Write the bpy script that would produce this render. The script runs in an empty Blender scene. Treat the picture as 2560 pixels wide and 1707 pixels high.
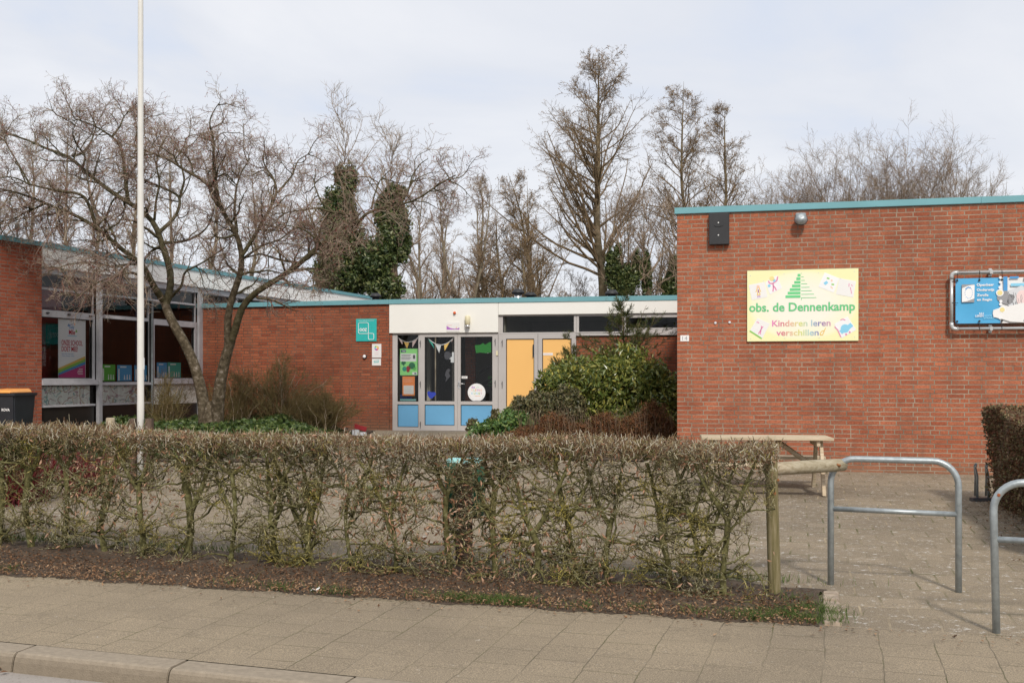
import bpy, bmesh, math, random
import numpy as np
from mathutils import Vector, Matrix

# ------------------------------------------------------------------ camera
SC = bpy.context.scene
COL = SC.collection
FOC, EYE, HOR, CX = 2755.0, 1.66, 942.0, 1280.0     # focal length and horizon measured on the 2560 px wide photograph
cam_d = bpy.data.cameras.new("camera")
cam_d.sensor_width = 36.0
cam_d.lens = FOC / 2560 * 36.0
cam_d.shift_y = (HOR - 853.5) / 2560
cam_d.clip_start = 0.05
cam_d.clip_end = 2000
cam = bpy.data.objects.new("camera", cam_d)
cam.location = (0, 0, EYE)
cam.rotation_euler = (math.pi / 2, 0, 0)
COL.objects.link(cam)
SC.camera = cam

# ------------------------------------------------------------------ light
SUN_EL, SUN_AZ = math.radians(42), math.radians(172)  # azimuth clockwise from +Y, towards the sun
W = bpy.data.worlds.new("World"); SC.world = W; W.use_nodes = True
nt = W.node_tree; N = nt.nodes; L = nt.links
bg = N["Background"]; bg.inputs[1].default_value = 0.1
sky = N.new("ShaderNodeTexSky"); sky.sky_type = 'NISHITA'; sky.sun_disc = False
sky.sun_elevation = SUN_EL; sky.sun_rotation = SUN_AZ
sky.air_density = 1.0; sky.dust_density = 1.5
tc = N.new("ShaderNodeTexCoord")
sep = N.new("ShaderNodeSeparateXYZ"); L.new(tc.outputs["Generated"], sep.inputs[0])
addz = N.new("ShaderNodeMath"); addz.operation = 'ADD'; addz.inputs[1].default_value = 0.22
L.new(sep.outputs[2], addz.inputs[0])
dx = N.new("ShaderNodeMath"); dx.operation = 'DIVIDE'; L.new(sep.outputs[0], dx.inputs[0]); L.new(addz.outputs[0], dx.inputs[1])
dy = N.new("ShaderNodeMath"); dy.operation = 'DIVIDE'; L.new(sep.outputs[1], dy.inputs[0]); L.new(addz.outputs[0], dy.inputs[1])
cmb = N.new("ShaderNodeCombineXYZ"); L.new(dx.outputs[0], cmb.inputs[0]); L.new(dy.outputs[0], cmb.inputs[1])
nz = N.new("ShaderNodeTexNoise"); nz.inputs["Scale"].default_value = 1.15; nz.inputs["Detail"].default_value = 6
nz.inputs["Roughness"].default_value = 0.52; nz.inputs["Distortion"].default_value = 0.5
L.new(cmb.outputs[0], nz.inputs["Vector"])
cr = N.new("ShaderNodeValToRGB")
cr.color_ramp.elements[0].position = 0.22; cr.color_ramp.elements[0].color = (6.3, 7.4, 9.5, 1)
cr.color_ramp.elements[1].position = 0.70; cr.color_ramp.elements[1].color = (9.9, 9.9, 10.1, 1)
e = cr.color_ramp.elements.new(0.46); e.color = (8.3, 8.55, 9.2, 1)
L.new(nz.outputs["Fac"], cr.inputs[0])
mx = N.new("ShaderNodeMix"); mx.data_type = 'RGBA'; mx.inputs[0].default_value = 0.9
L.new(sky.outputs[0], mx.inputs[6]); L.new(cr.outputs[0], mx.inputs[7])
L.new(mx.outputs[2], bg.inputs[0])

sun_d = bpy.data.lights.new("sun", 'SUN'); sun_d.energy = 2.9; sun_d.angle = math.radians(6.0)
sun_d.color = (1.0, 0.93, 0.84)
sun = bpy.data.objects.new("sun", sun_d); COL.objects.link(sun)
to_sun = Vector((math.sin(SUN_AZ) * math.cos(SUN_EL), math.cos(SUN_AZ) * math.cos(SUN_EL), math.sin(SUN_EL)))
sun.rotation_euler = (-to_sun).to_track_quat('-Z', 'Y').to_euler()
sun.location = to_sun * 60

SC.view_settings.view_transform = 'Standard'; SC.view_settings.look = 'None'
SC.view_settings.exposure = 0.0; SC.view_settings.gamma = 1.0
SC.view_settings.use_curve_mapping = False
SC.render.engine = 'CYCLES'
SC.cycles.max_bounces = 8; SC.cycles.transparent_max_bounces = 24

# ------------------------------------------------------------------ geometry of the place
def g(y):                                   # ground height: the yard rises gently from the street to the school
    return 0.0218 * max(min(y, 26.0), -30.0)

def at(px, py, Y):                          # a photographed point at a measured distance, as a point in the place
    return (( px - CX) * Y / FOC, Y, EYE + (HOR - py) * Y / FOC)

class Fr:                                   # a vertical wall: x along it, y into it, z up
    def __init__(s, ox, oy, dx, dy):
        n = math.hypot(dx, dy); s.o = (ox, oy); s.d = (dx / n, dy / n); s.n = (-dy / n, dx / n)
        s.M = Matrix(((s.d[0], s.n[0], 0, ox), (s.d[1], s.n[1], 0, oy), (0, 0, 1, 0), (0, 0, 0, 1)))
    def u(s, px, v=0):
        k = (px - CX) / FOC; ox = s.o[0] + s.n[0] * v; oy = s.o[1] + s.n[1] * v
        return (k * oy - ox) / (s.d[0] - k * s.d[1])
    def Y(s, u, v=0): return s.o[1] + s.d[1] * u + s.n[1] * v
    def z(s, px, py, v=0): return EYE + (HOR - py) * s.Y(s.u(px, v), v) / FOC
    def at(s, u, v=0, z=0): return s.M @ Matrix.Translation((u, v, z))

RW = Fr(2.394, 15.97, 4.51, -1.11)          # right wing front wall
EL = Fr(-2.627, 23.65, 0.958, -0.288)       # entrance block, brick part left of the doors
ER = Fr(-2.627, 23.65, 0.979, -0.203)       # entrance block, doors and windows
LW = Fr(-8.86, 19.07, 0.299, 0.954)         # left wing window wall

# ------------------------------------------------------------------ materials
def newmat(name):
    m = bpy.data.materials.new(name); m.use_nodes = True
    t = m.node_tree; p = t.nodes["Principled BSDF"]
    return m, t, t.nodes, t.links, p

def ramp(nodes, links, src, stops):
    r = nodes.new("ShaderNodeValToRGB")
    while len(r.color_ramp.elements) < len(stops): r.color_ramp.elements.new(0.5)
    for e, (p, c) in zip(r.color_ramp.elements, stops):
        e.position = p; e.color = tuple(c) + (1,)
    links.new(src, r.inputs[0]); return r

def noise(nodes, links, scale, detail=4, rough=0.6, coord="Object", vec=None):
    n = nodes.new("ShaderNodeTexNoise"); n.inputs["Scale"].default_value = scale
    n.inputs["Detail"].default_value = detail; n.inputs["Roughness"].default_value = rough
    if vec is None:
        tc = nodes.new("ShaderNodeTexCoord"); vec = tc.outputs[coord]
    links.new(vec, n.inputs["Vector"]); return n

def mixc(nodes, links, fac, a, b, mode='MIX'):
    m = nodes.new("ShaderNodeMix"); m.data_type = 'RGBA'; m.blend_type = mode
    for s, i in ((fac, 0), (a, 6), (b, 7)):
        if hasattr(s, "links") or hasattr(s, "is_linked"): links.new(s, m.inputs[i])
        elif isinstance(s, (int, float)): m.inputs[i].default_value = s
        else: m.inputs[i].default_value = tuple(s) + (1,)
    return m.outputs[2]

def bumpn(nodes, links, p, h, strength=0.3, dist=0.01):
    b = nodes.new("ShaderNodeBump"); b.inputs["Strength"].default_value = strength; b.inputs["Distance"].default_value = dist
    links.new(h, b.inputs["Height"]); links.new(b.outputs[0], p.inputs["Normal"]); return b

def plain(name, col, rough=0.6, var=0.12, vs=3.0, bump=0.0, bs=60, metal=0.0, spec=0.5, dirt=None):
    m, t, n, l, p = newmat(name)
    nn = noise(n, l, vs, 5)
    r = ramp(n, l, nn.outputs["Fac"], [(0.3, [c * (1 - var) for c in col]), (0.7, [min(1, c * (1 + var)) for c in col])])
    c = r.outputs[0]
    if dirt:
        d = noise(n, l, dirt[1], 6, 0.7)
        dr = ramp(n, l, d.outputs["Fac"], [(dirt[2], (0, 0, 0)), (dirt[2] + 0.12, (1, 1, 1))])
        c = mixc(n, l, dr.outputs[0], c, dirt[0])
    l.new(c, p.inputs["Base Color"])
    p.inputs["Roughness"].default_value = rough; p.inputs["Metallic"].default_value = metal
    p.inputs["Specular IOR Level"].default_value = spec
    if bump:
        b = noise(n, l, bs, 3); bumpn(n, l, p, b.outputs["Fac"], bump)
    return m

def leafmat(name, cols, rough=0.5, spec=0.4, trans=0.25):
    """each leaf takes its colour from its own random number"""
    m, t, n, l, p = newmat(name)
    a = n.new("ShaderNodeAttribute"); a.attribute_name = "rnd"
    st = [(i / (len(cols) - 1) if len(cols) > 1 else 0, c) for i, c in enumerate(cols)]
    r = ramp(n, l, a.outputs["Fac"], st); r.color_ramp.interpolation = 'LINEAR'
    l.new(r.outputs[0], p.inputs["Base Color"]); p.inputs["Roughness"].default_value = rough
    p.inputs["Specular IOR Level"].default_value = spec
    if trans:
        tr = n.new("ShaderNodeBsdfTranslucent"); l.new(r.outputs[0], tr.inputs[0])
        ms = n.new("ShaderNodeMixShader"); ms.inputs[0].default_value = trans
        l.new(p.outputs[0], ms.inputs[1]); l.new(tr.outputs[0], ms.inputs[2])
        l.new(ms.outputs[0], n["Material Output"].inputs[0])
    return m

def barkmat(name, cols, scale=30, rough=0.85, bump=0.4):
    m, t, n, l, p = newmat(name)
    a = noise(n, l, scale, 5, 0.65)
    st = [(0.28 + 0.44 * i / (len(cols) - 1), c) for i, c in enumerate(cols)]
    r = ramp(n, l, a.outputs["Fac"], st)
    l.new(r.outputs[0], p.inputs["Base Color"]); p.inputs["Roughness"].default_value = rough
    p.inputs["Specular IOR Level"].default_value = 0.2
    if bump: bumpn(n, l, p, a.outputs["Fac"], bump, 0.01)
    return m

def brickmat(name, c1, c2, mortar, dark=(0.16, 0.05, 0.03), swap=False, soot=0.5, seedoff=0.0, c3=None, low=None, streak=0.0):
    m, t, n, l, p = newmat(name)
    tc = n.new("ShaderNodeTexCoord"); sp = n.new("ShaderNodeSeparateXYZ"); l.new(tc.outputs["Object"], sp.inputs[0])
    ad = n.new("ShaderNodeMath"); ad.operation = 'ADD'; l.new(sp.outputs[0], ad.inputs[0]); l.new(sp.outputs[1], ad.inputs[1])
    cb = n.new("ShaderNodeCombineXYZ"); l.new(ad.outputs[0], cb.inputs[0]); l.new(sp.outputs[2], cb.inputs[1])
    # small waviness so courses are not ruler straight
    wn = noise(n, l, 1.7, 2, 0.5, vec=cb.outputs[0])
    wv = n.new("ShaderNodeVectorMath"); wv.operation = 'MULTIPLY_ADD'
    l.new(wn.outputs["Color"], wv.inputs[0]); wv.inputs[1].default_value = (0.016, 0.010, 0); l.new(cb.outputs[0], wv.inputs[2])
    wn2 = noise(n, l, 26, 2, 0.5, vec=cb.outputs[0])
    wv2 = n.new("ShaderNodeVectorMath"); wv2.operation = 'MULTIPLY_ADD'
    l.new(wn2.outputs["Color"], wv2.inputs[0]); wv2.inputs[1].default_value = (0.006, 0.006, 0); l.new(wv.outputs[0], wv2.inputs[2])
    br = n.new("ShaderNodeTexBrick"); l.new(wv2.outputs[0], br.inputs["Vector"])
    br.offset = 0.25 if not swap else 0.5; br.offset_frequency = 2; br.squash = 0.53; br.squash_frequency = 7
    br.inputs["Scale"].default_value = 1.0
    br.inputs["Brick Width"].default_value = 0.22; br.inputs["Row Height"].default_value = 0.0625
    br.inputs["Mortar Size"].default_value = 0.0072; br.inputs["Mortar Smooth"].default_value = 0.25
    br.inputs["Bias"].default_value = 0.0
    br.inputs["Color1"].default_value = (0, 0, 0, 1); br.inputs["Color2"].default_value = (1, 1, 1, 1); br.inputs["Mortar"].default_value = (0.5, 0.5, 0.5, 1)
    mid = tuple((a + b) / 2 for a, b in zip(c1, c2))
    rr = ramp(n, l, br.outputs["Color"], [(0.0, c3 or dark), (0.16, c1), (0.5, mid), (0.86, c2), (1.0, tuple(min(1, x * 1.18) for x in c2))])
    # face mottling
    fn = noise(n, l, 45, 5, 0.7, vec=cb.outputs[0])
    fr = ramp(n, l, fn.outputs["Fac"], [(0.32, (0.62, 0.58, 0.56)), (0.6, (1.08, 1.06, 1.04))])
    c = mixc(n, l, 1.0, rr.outputs[0], fr.outputs[0], 'MULTIPLY')
    # soot / damp patches
    sn = noise(n, l, 1.1, 6, 0.68, vec=cb.outputs[0])
    sr = ramp(n, l, sn.outputs["Fac"], [(0.50, (0, 0, 0)), (0.70, (soot, soot, soot))])
    c = mixc(n, l, sr.outputs[0], c, dark)
    if streak:                                # rain streaks running down from the roof edge
        mp_ = n.new("ShaderNodeMapping"); mp_.inputs["Scale"].default_value = (5.5, 0.5, 1); l.new(cb.outputs[0], mp_.inputs[0])
        kn = noise(n, l, 1.0, 5, 0.7, vec=mp_.outputs[0]); kr = ramp(n, l, kn.outputs["Fac"], [(0.47, (0, 0, 0)), (0.68, (streak, streak, streak))])
        c = mixc(n, l, kr.outputs[0], c, (0.22, 0.10, 0.065))
        un = noise(n, l, 0.35, 3, 0.5, vec=cb.outputs[0]); ur = ramp(n, l, un.outputs["Fac"], [(0.35, (0.88, 0.9, 0.92)), (0.65, (1.08, 1.04, 1.0))])
        c = mixc(n, l, 1.0, c, ur.outputs[0], 'MULTIPLY')
    if low:                                   # algae and splash dirt near the ground
        mr = n.new("ShaderNodeMapRange"); l.new(sp.outputs[2], mr.inputs[0])
        mr.inputs[1].default_value = low[0]; mr.inputs[2].default_value = low[1]; mr.inputs[3].default_value = 0.55; mr.inputs[4].default_value = 0.0
        c = mixc(n, l, mr.outputs[0], c, (0.20, 0.135, 0.085))
    mn = noise(n, l, 3.0, 5, 0.7, vec=cb.outputs[0])
    mrp = ramp(n, l, mn.outputs["Fac"], [(0.35, tuple(x * 0.45 for x in mortar)), (0.62, mortar)])
    c = mixc(n, l, br.outputs["Fac"], c, mrp.outputs[0])
    l.new(c, p.inputs["Base Color"]); p.inputs["Roughness"].default_value = 0.9; p.inputs["Specular IOR Level"].default_value = 0.15
    inv = n.new("ShaderNodeMath"); inv.operation = 'MULTIPLY_ADD'; l.new(br.outputs["Fac"], inv.inputs[0]); inv.inputs[1].default_value = -1.0; l.new(fn.outputs["Fac"], inv.inputs[2])
    bumpn(n, l, p, inv.outputs[0], 0.6, 0.006)
    return m

def woodmat(name, cols, stretch=(1, 1, 1), scale=14, rough=0.85):
    m, t, n, l, p = newmat(name)
    tc = n.new("ShaderNodeTexCoord"); mp = n.new("ShaderNodeMapping"); mp.inputs["Scale"].default_value = stretch
    l.new(tc.outputs["Object"], mp.inputs[0])
    a = noise(n, l, scale, 6, 0.7, vec=mp.outputs[0])
    b = noise(n, l, scale * 0.25, 3, 0.6)
    r = ramp(n, l, a.outputs["Fac"], [(0.3 + 0.4 * i / (len(cols) - 1), c) for i, c in enumerate(cols)])
    rb = ramp(n, l, b.outputs["Fac"], [(0.35, (0.75, 0.78, 0.72)), (0.65, (1.1, 1.08, 1.05))])
    c = mixc(n, l, 1.0, r.outputs[0], rb.outputs[0], 'MULTIPLY')
    l.new(c, p.inputs["Base Color"]); p.inputs["Roughness"].default_value = rough; p.inputs["Specular IOR Level"].default_value = 0.2
    bumpn(n, l, p, a.outputs["Fac"], 0.4, 0.004)
    return m

def glassmat():
    m, t, n, l, p = newmat("window glass")
    n.remove(p)
    tr = n.new("ShaderNodeBsdfTransparent"); tr.inputs[0].default_value = (0.94, 0.95, 0.945, 1)
    gl = n.new("ShaderNodeBsdfGlossy"); gl.inputs["Roughness"].default_value = 0.01; gl.inputs["Color"].default_value = (0.9, 0.92, 0.92, 1)
    fr = n.new("ShaderNodeFresnel"); fr.inputs[0].default_value = 1.38
    ms = n.new("ShaderNodeMixShader"); l.new(fr.outputs[0], ms.inputs[0]); l.new(tr.outputs[0], ms.inputs[1]); l.new(gl.outputs[0], ms.inputs[2])
    l.new(ms.outputs[0], n["Material Output"].inputs[0])
    return m

def tilemat(name, base, joint, lichen, ang, origin, bw=0.3, rh=0.3, lich=0.5, jsize=0.006, mossy=(0.10, 0.10, 0.045), tone_v=0.05):
    m, t, n, l, p = newmat(name)
    tc = n.new("ShaderNodeTexCoord"); mp = n.new("ShaderNodeMapping"); mp.vector_type = 'TEXTURE'
    mp.inputs["Location"].default_value = (origin[0], origin[1], 0); mp.inputs["Rotation"].default_value = (0, 0, ang)
    l.new(tc.outputs["Object"], mp.inputs[0])
    wn = noise(n, l, 0.8, 2, 0.5, vec=mp.outputs[0])
    wv = n.new("ShaderNodeVectorMath"); wv.operation = 'MULTIPLY_ADD'
    l.new(wn.outputs["Color"], wv.inputs[0]); wv.inputs[1].default_value = (0.06, 0.06, 0); l.new(mp.outputs[0], wv.inputs[2])
    wn2 = noise(n, l, 9, 2, 0.5, vec=mp.outputs[0])
    wv2 = n.new("ShaderNodeVectorMath"); wv2.operation = 'MULTIPLY_ADD'
    l.new(wn2.outputs["Color"], wv2.inputs[0]); wv2.inputs[1].default_value = (0.02, 0.02, 0); l.new(wv.outputs[0], wv2.inputs[2])
    br = n.new("ShaderNodeTexBrick"); l.new(wv2.outputs[0], br.inputs["Vector"])
    br.offset = 0.5; br.offset_frequency = 2; br.squash = 1.0
    for k, v in (("Scale", 1.0), ("Brick Width", bw), ("Row Height", rh), ("Mortar Size", jsize), ("Mortar Smooth", 0.3)): br.inputs[k].default_value = v
    br.inputs["Color1"].default_value = (0, 0, 0, 1); br.inputs["Color2"].default_value = (1, 1, 1, 1)
    tone = ramp(n, l, br.outputs["Color"], [(0.0, [c * (1 - tone_v) for c in base]), (0.5, base), (1.0, [c * (1 + tone_v) for c in base])])
    big = noise(n, l, 0.45, 4, 0.6)
    bigr = ramp(n, l, big.outputs["Fac"], [(0.35, (0.80, 0.79, 0.79)), (0.65, (1.10, 1.08, 1.04))])
    c = mixc(n, l, 1.0, tone.outputs[0], bigr.outputs[0], 'MULTIPLY')
    fine = noise(n, l, 130, 3, 0.8)
    fr = ramp(n, l, fine.outputs["Fac"], [(0.30, (0.50, 0.48, 0.46)), (0.5, (1, 1, 1)), (0.66, (1.85, 1.8, 1.7))])
    c = mixc(n, l, 0.8, c, fr.outputs[0], 'MULTIPLY')
    st = noise(n, l, 4.5, 6, 0.75)
    sr = ramp(n, l, st.outputs["Fac"], [(0.56, (0, 0, 0)), (0.72, (0.5, 0.5, 0.5))])
    c = mixc(n, l, sr.outputs[0], c, [x * 0.6 for x in base])
    li = noise(n, l, 17, 6, 0.8)
    lr = ramp(n, l, li.outputs["Fac"], [(0.665 - 0.08 * lich, (0, 0, 0)), (0.70 - 0.06 * lich, (0.75, 0.75, 0.75))])
    c = mixc(n, l, lr.outputs[0], c, lichen)
    jn = noise(n, l, 2.2, 4, 0.6)
    jr = ramp(n, l, jn.outputs["Fac"], [(0.38, mossy), (0.55, joint), (0.75, [x * 1.9 for x in joint])])
    jf = noise(n, l, 1.3, 3, 0.6)
    jfr = ramp(n, l, jf.outputs["Fac"], [(0.36, (0.25, 0.25, 0.25)), (0.6, (1, 1, 1))])
    jm = n.new("ShaderNodeMath"); jm.operation = 'MULTIPLY'; l.new(br.outputs["Fac"], jm.inputs[0]); l.new(jfr.outputs[0], jm.inputs[1])
    c = mixc(n, l, jm.outputs[0], c, jr.outputs[0])
    l.new(c, p.inputs["Base Color"]); p.inputs["Roughness"].default_value = 0.95; p.inputs["Specular IOR Level"].default_value = 0.15
    iv = n.new("ShaderNodeMath"); iv.operation = 'MULTIPLY_ADD'; l.new(br.outputs["Fac"], iv.inputs[0]); iv.inputs[1].default_value = -1.2; l.new(fine.outputs["Fac"], iv.inputs[2])
    bumpn(n, l, p, iv.outputs[0], 0.5, 0.004)
    return m

MT = {}
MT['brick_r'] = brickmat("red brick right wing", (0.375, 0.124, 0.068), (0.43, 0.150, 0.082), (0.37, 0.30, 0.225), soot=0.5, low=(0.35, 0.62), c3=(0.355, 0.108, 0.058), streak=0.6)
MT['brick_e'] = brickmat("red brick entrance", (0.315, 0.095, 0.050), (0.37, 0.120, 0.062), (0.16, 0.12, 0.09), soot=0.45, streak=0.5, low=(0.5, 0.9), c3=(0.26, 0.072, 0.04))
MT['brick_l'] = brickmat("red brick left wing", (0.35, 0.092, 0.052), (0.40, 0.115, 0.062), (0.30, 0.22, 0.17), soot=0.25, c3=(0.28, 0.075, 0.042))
MT['teal'] = plain("teal roof trim", (0.155, 0.36, 0.40), 0.55, 0.07, 1.5, dirt=((0.12, 0.22, 0.22), 6, 0.62))
MT['white'] = plain("white fascia board", (0.83, 0.82, 0.77), 0.5, 0.025, 0.8, dirt=((0.66, 0.65, 0.58), 2.5, 0.66))
MT['white_l'] = plain("weathered white fascia board", (0.87, 0.86, 0.82), 0.6, 0.04, 1.5, dirt=((0.6, 0.59, 0.52), 3.0, 0.64))
MT['frame'] = plain("grey aluminium frame", (0.47, 0.445, 0.43), 0.5, 0.05, 2.0)
MT['frame_l'] = plain("weathered grey window frame", (0.42, 0.41, 0.42), 0.5, 0.14, 5.0, dirt=((0.2, 0.18, 0.15), 8, 0.62))
MT['gasket'] = plain("black rubber gasket", (0.018, 0.018, 0.018), 0.6, 0.0)
MT['glass'] = glassmat()
MT['blue'] = plain("blue panel", (0.14, 0.38, 0.62), 0.5, 0.06, 1.2, dirt=((0.10, 0.25, 0.40), 9, 0.70))
MT['yellow'] = plain("yellow orange panel", (0.88, 0.51, 0.165), 0.5, 0.02, 0.8)
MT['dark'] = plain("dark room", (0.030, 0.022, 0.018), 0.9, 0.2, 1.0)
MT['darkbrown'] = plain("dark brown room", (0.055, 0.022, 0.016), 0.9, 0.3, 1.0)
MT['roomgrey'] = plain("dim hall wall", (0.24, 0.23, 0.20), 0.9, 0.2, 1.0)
MT['roomcream'] = plain("cream painted post", (0.40, 0.38, 0.31), 0.8, 0.1, 2.0)
MT['black'] = plain("black paint", (0.022, 0.022, 0.024), 0.55, 0.15, 6, bump=0.1)
MT['darkmetal'] = plain("dark metal", (0.06, 0.06, 0.065), 0.5, 0.15, 6)
MT['plinth'] = plain("black plinth panel", (0.020, 0.017, 0.015), 0.35, 0.2, 2)
MT['galv'] = plain("galvanised steel", (0.34, 0.375, 0.385), 0.42, 0.2, 22, metal=0.5, bump=0.05, dirt=((0.26, 0.29, 0.31), 14, 0.60))
MT['galv2'] = plain("grey plastic pipe", (0.52, 0.53, 0.52), 0.32, 0.06, 9, metal=0.35)
MT['silver'] = plain("bright metal", (0.72, 0.72, 0.72), 0.3, 0.05, metal=0.8)
MT['rust'] = plain("rusty bolt", (0.28, 0.085, 0.03), 0.9, 0.3, 30)
MT['offwhite'] = plain("white sign board", (0.80, 0.79, 0.77), 0.45, 0.02)
MT['polewhite'] = plain("flagpole paint", (0.66, 0.645, 0.60), 0.35, 0.06, 4, dirt=((0.42, 0.46, 0.38), 3, 0.62))
def flat(name, col, rough=0.5): 
    MT[name] = plain(name, col, rough, 0.03, 4.0); return MT[name]

# ------------------------------------------------------------------ mesh helpers
class MB:
    """collects shapes; build() links them as one mesh object"""
    def __init__(s): s.v = []; s.f = []; s.mi = []; s.cur = 0; s.sm = []
    def _add(s, vs, fs, smooth=False):
        o = len(s.v); s.v += [tuple(v) for v in vs]
        for f in fs: s.f.append([i + o for i in f]); s.mi.append(s.cur); s.sm.append(smooth)
        return s
    def box(s, x0, x1, y0, y1, z0, z1, M=None):
        vs = [(x, y, z) for x in (x0, x1) for y in (y0, y1) for z in (z0, z1)]
        if M is not None: vs = [tuple(M @ Vector(v)) for v in vs]
        return s._add(vs, [(0, 1, 3, 2), (4, 6, 7, 5), (0, 4, 5, 1), (2, 3, 7, 6), (0, 2, 6, 4), (1, 5, 7, 3)])
    def poly(s, pts): return s._add(pts, [list(range(len(pts)))])
    def prism(s, pts, y0, y1, M=None):
        """pts: outline in x,z; extruded along y"""
        n = len(pts); vs = [(x, y0, z) for x, z in pts] + [(x, y1, z) for x, z in pts]
        if M is not None: vs = [tuple(M @ Vector(v)) for v in vs]
        fs = [list(range(n)), list(range(2 * n - 1, n - 1, -1))] + [(i, i + n, (i + 1) % n + n, (i + 1) % n) for i in range(n)]
        return s._add(vs, fs)
    def tube(s, pts, r, sides=12, cap=True):
        pts = [Vector(p) for p in pts]; n = len(pts)
        rs = r if isinstance(r, (list, tuple)) else [r] * n
        ts = []
        for i in range(n):
            a = pts[max(i - 1, 0)]; b = pts[min(i + 1, n - 1)]; ts.append((b - a).normalized())
        ref = Vector((0, 0, 1)) if abs(ts[0].z) < 0.9 else Vector((1, 0, 0))
        A = ts[0].cross(ref).normalized(); vs = []
        for i in range(n):
            A = (A - ts[i] * A.dot(ts[i])).normalized(); B = ts[i].cross(A)
            for k in range(sides):
                th = 2 * math.pi * k / sides
                vs.append(tuple(pts[i] + (A * math.cos(th) + B * math.sin(th)) * rs[i]))
        fs = [(i * sides + k, i * sides + (k + 1) % sides, (i + 1) * sides + (k + 1) % sides, (i + 1) * sides + k) for i in range(n - 1) for k in range(sides)]
        s._add(vs, fs, True)
        if cap:
            o = len(s.v) - n * sides
            s.f.append([o + k for k in range(sides)][::-1]); s.mi.append(s.cur); s.sm.append(False)
            s.f.append([o + (n - 1) * sides + k for k in range(sides)]); s.mi.append(s.cur); s.sm.append(False)
        return s
    def lathe(s, prof, c=(0, 0, 0), sides=20, axis='z'):
        vs = []
        for r, h in prof:
            for k in range(sides):
                th = 2 * math.pi * k / sides
                if axis == 'z': vs.append((c[0] + r * math.cos(th), c[1] + r * math.sin(th), c[2] + h))
                else: vs.append((c[0] + r * math.cos(th), c[1] + h, c[2] + r * math.sin(th)))
        n = len(prof)
        fs = [(i * sides + k, i * sides + (k + 1) % sides, (i + 1) * sides + (k + 1) % sides, (i + 1) * sides + k) for i in range(n - 1) for k in range(sides)]
        s._add(vs, fs, True); o = len(s.v) - n * sides
        s.f.append([o + k for k in range(sides)]); s.mi.append(s.cur); s.sm.append(False)
        s.f.append([o + (n - 1) * sides + k for k in range(sides)]); s.mi.append(s.cur); s.sm.append(False)
        return s
    def build(s, name, mat, parent=None, M=None, bevel=0.0):
        me = bpy.data.meshes.new(name); me.from_pydata(s.v, [], s.f); me.update()
        mats = mat if isinstance(mat, (list, tuple)) else [mat]
        for m in mats: me.materials.append(MT[m] if isinstance(m, str) else m)
        me.polygons.foreach_set("material_index", s.mi); me.polygons.foreach_set("use_smooth", s.sm)
        bm = bmesh.new(); bm.from_mesh(me); bmesh.ops.recalc_face_normals(bm, faces=bm.faces[:])
        if bevel:
            bmesh.ops.bevel(bm, geom=[e for e in bm.edges if len(e.link_faces) == 2 and e.calc_face_angle(0) > 0.6], offset=bevel, segments=2, affect='EDGES', clamp_overlap=True)
        bm.to_mesh(me); bm.free()
        o = bpy.data.objects.new(name, me); COL.objects.link(o)
        if parent is not None: o.parent = parent
        if M is not None: o.matrix_local = M
        return o

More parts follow.
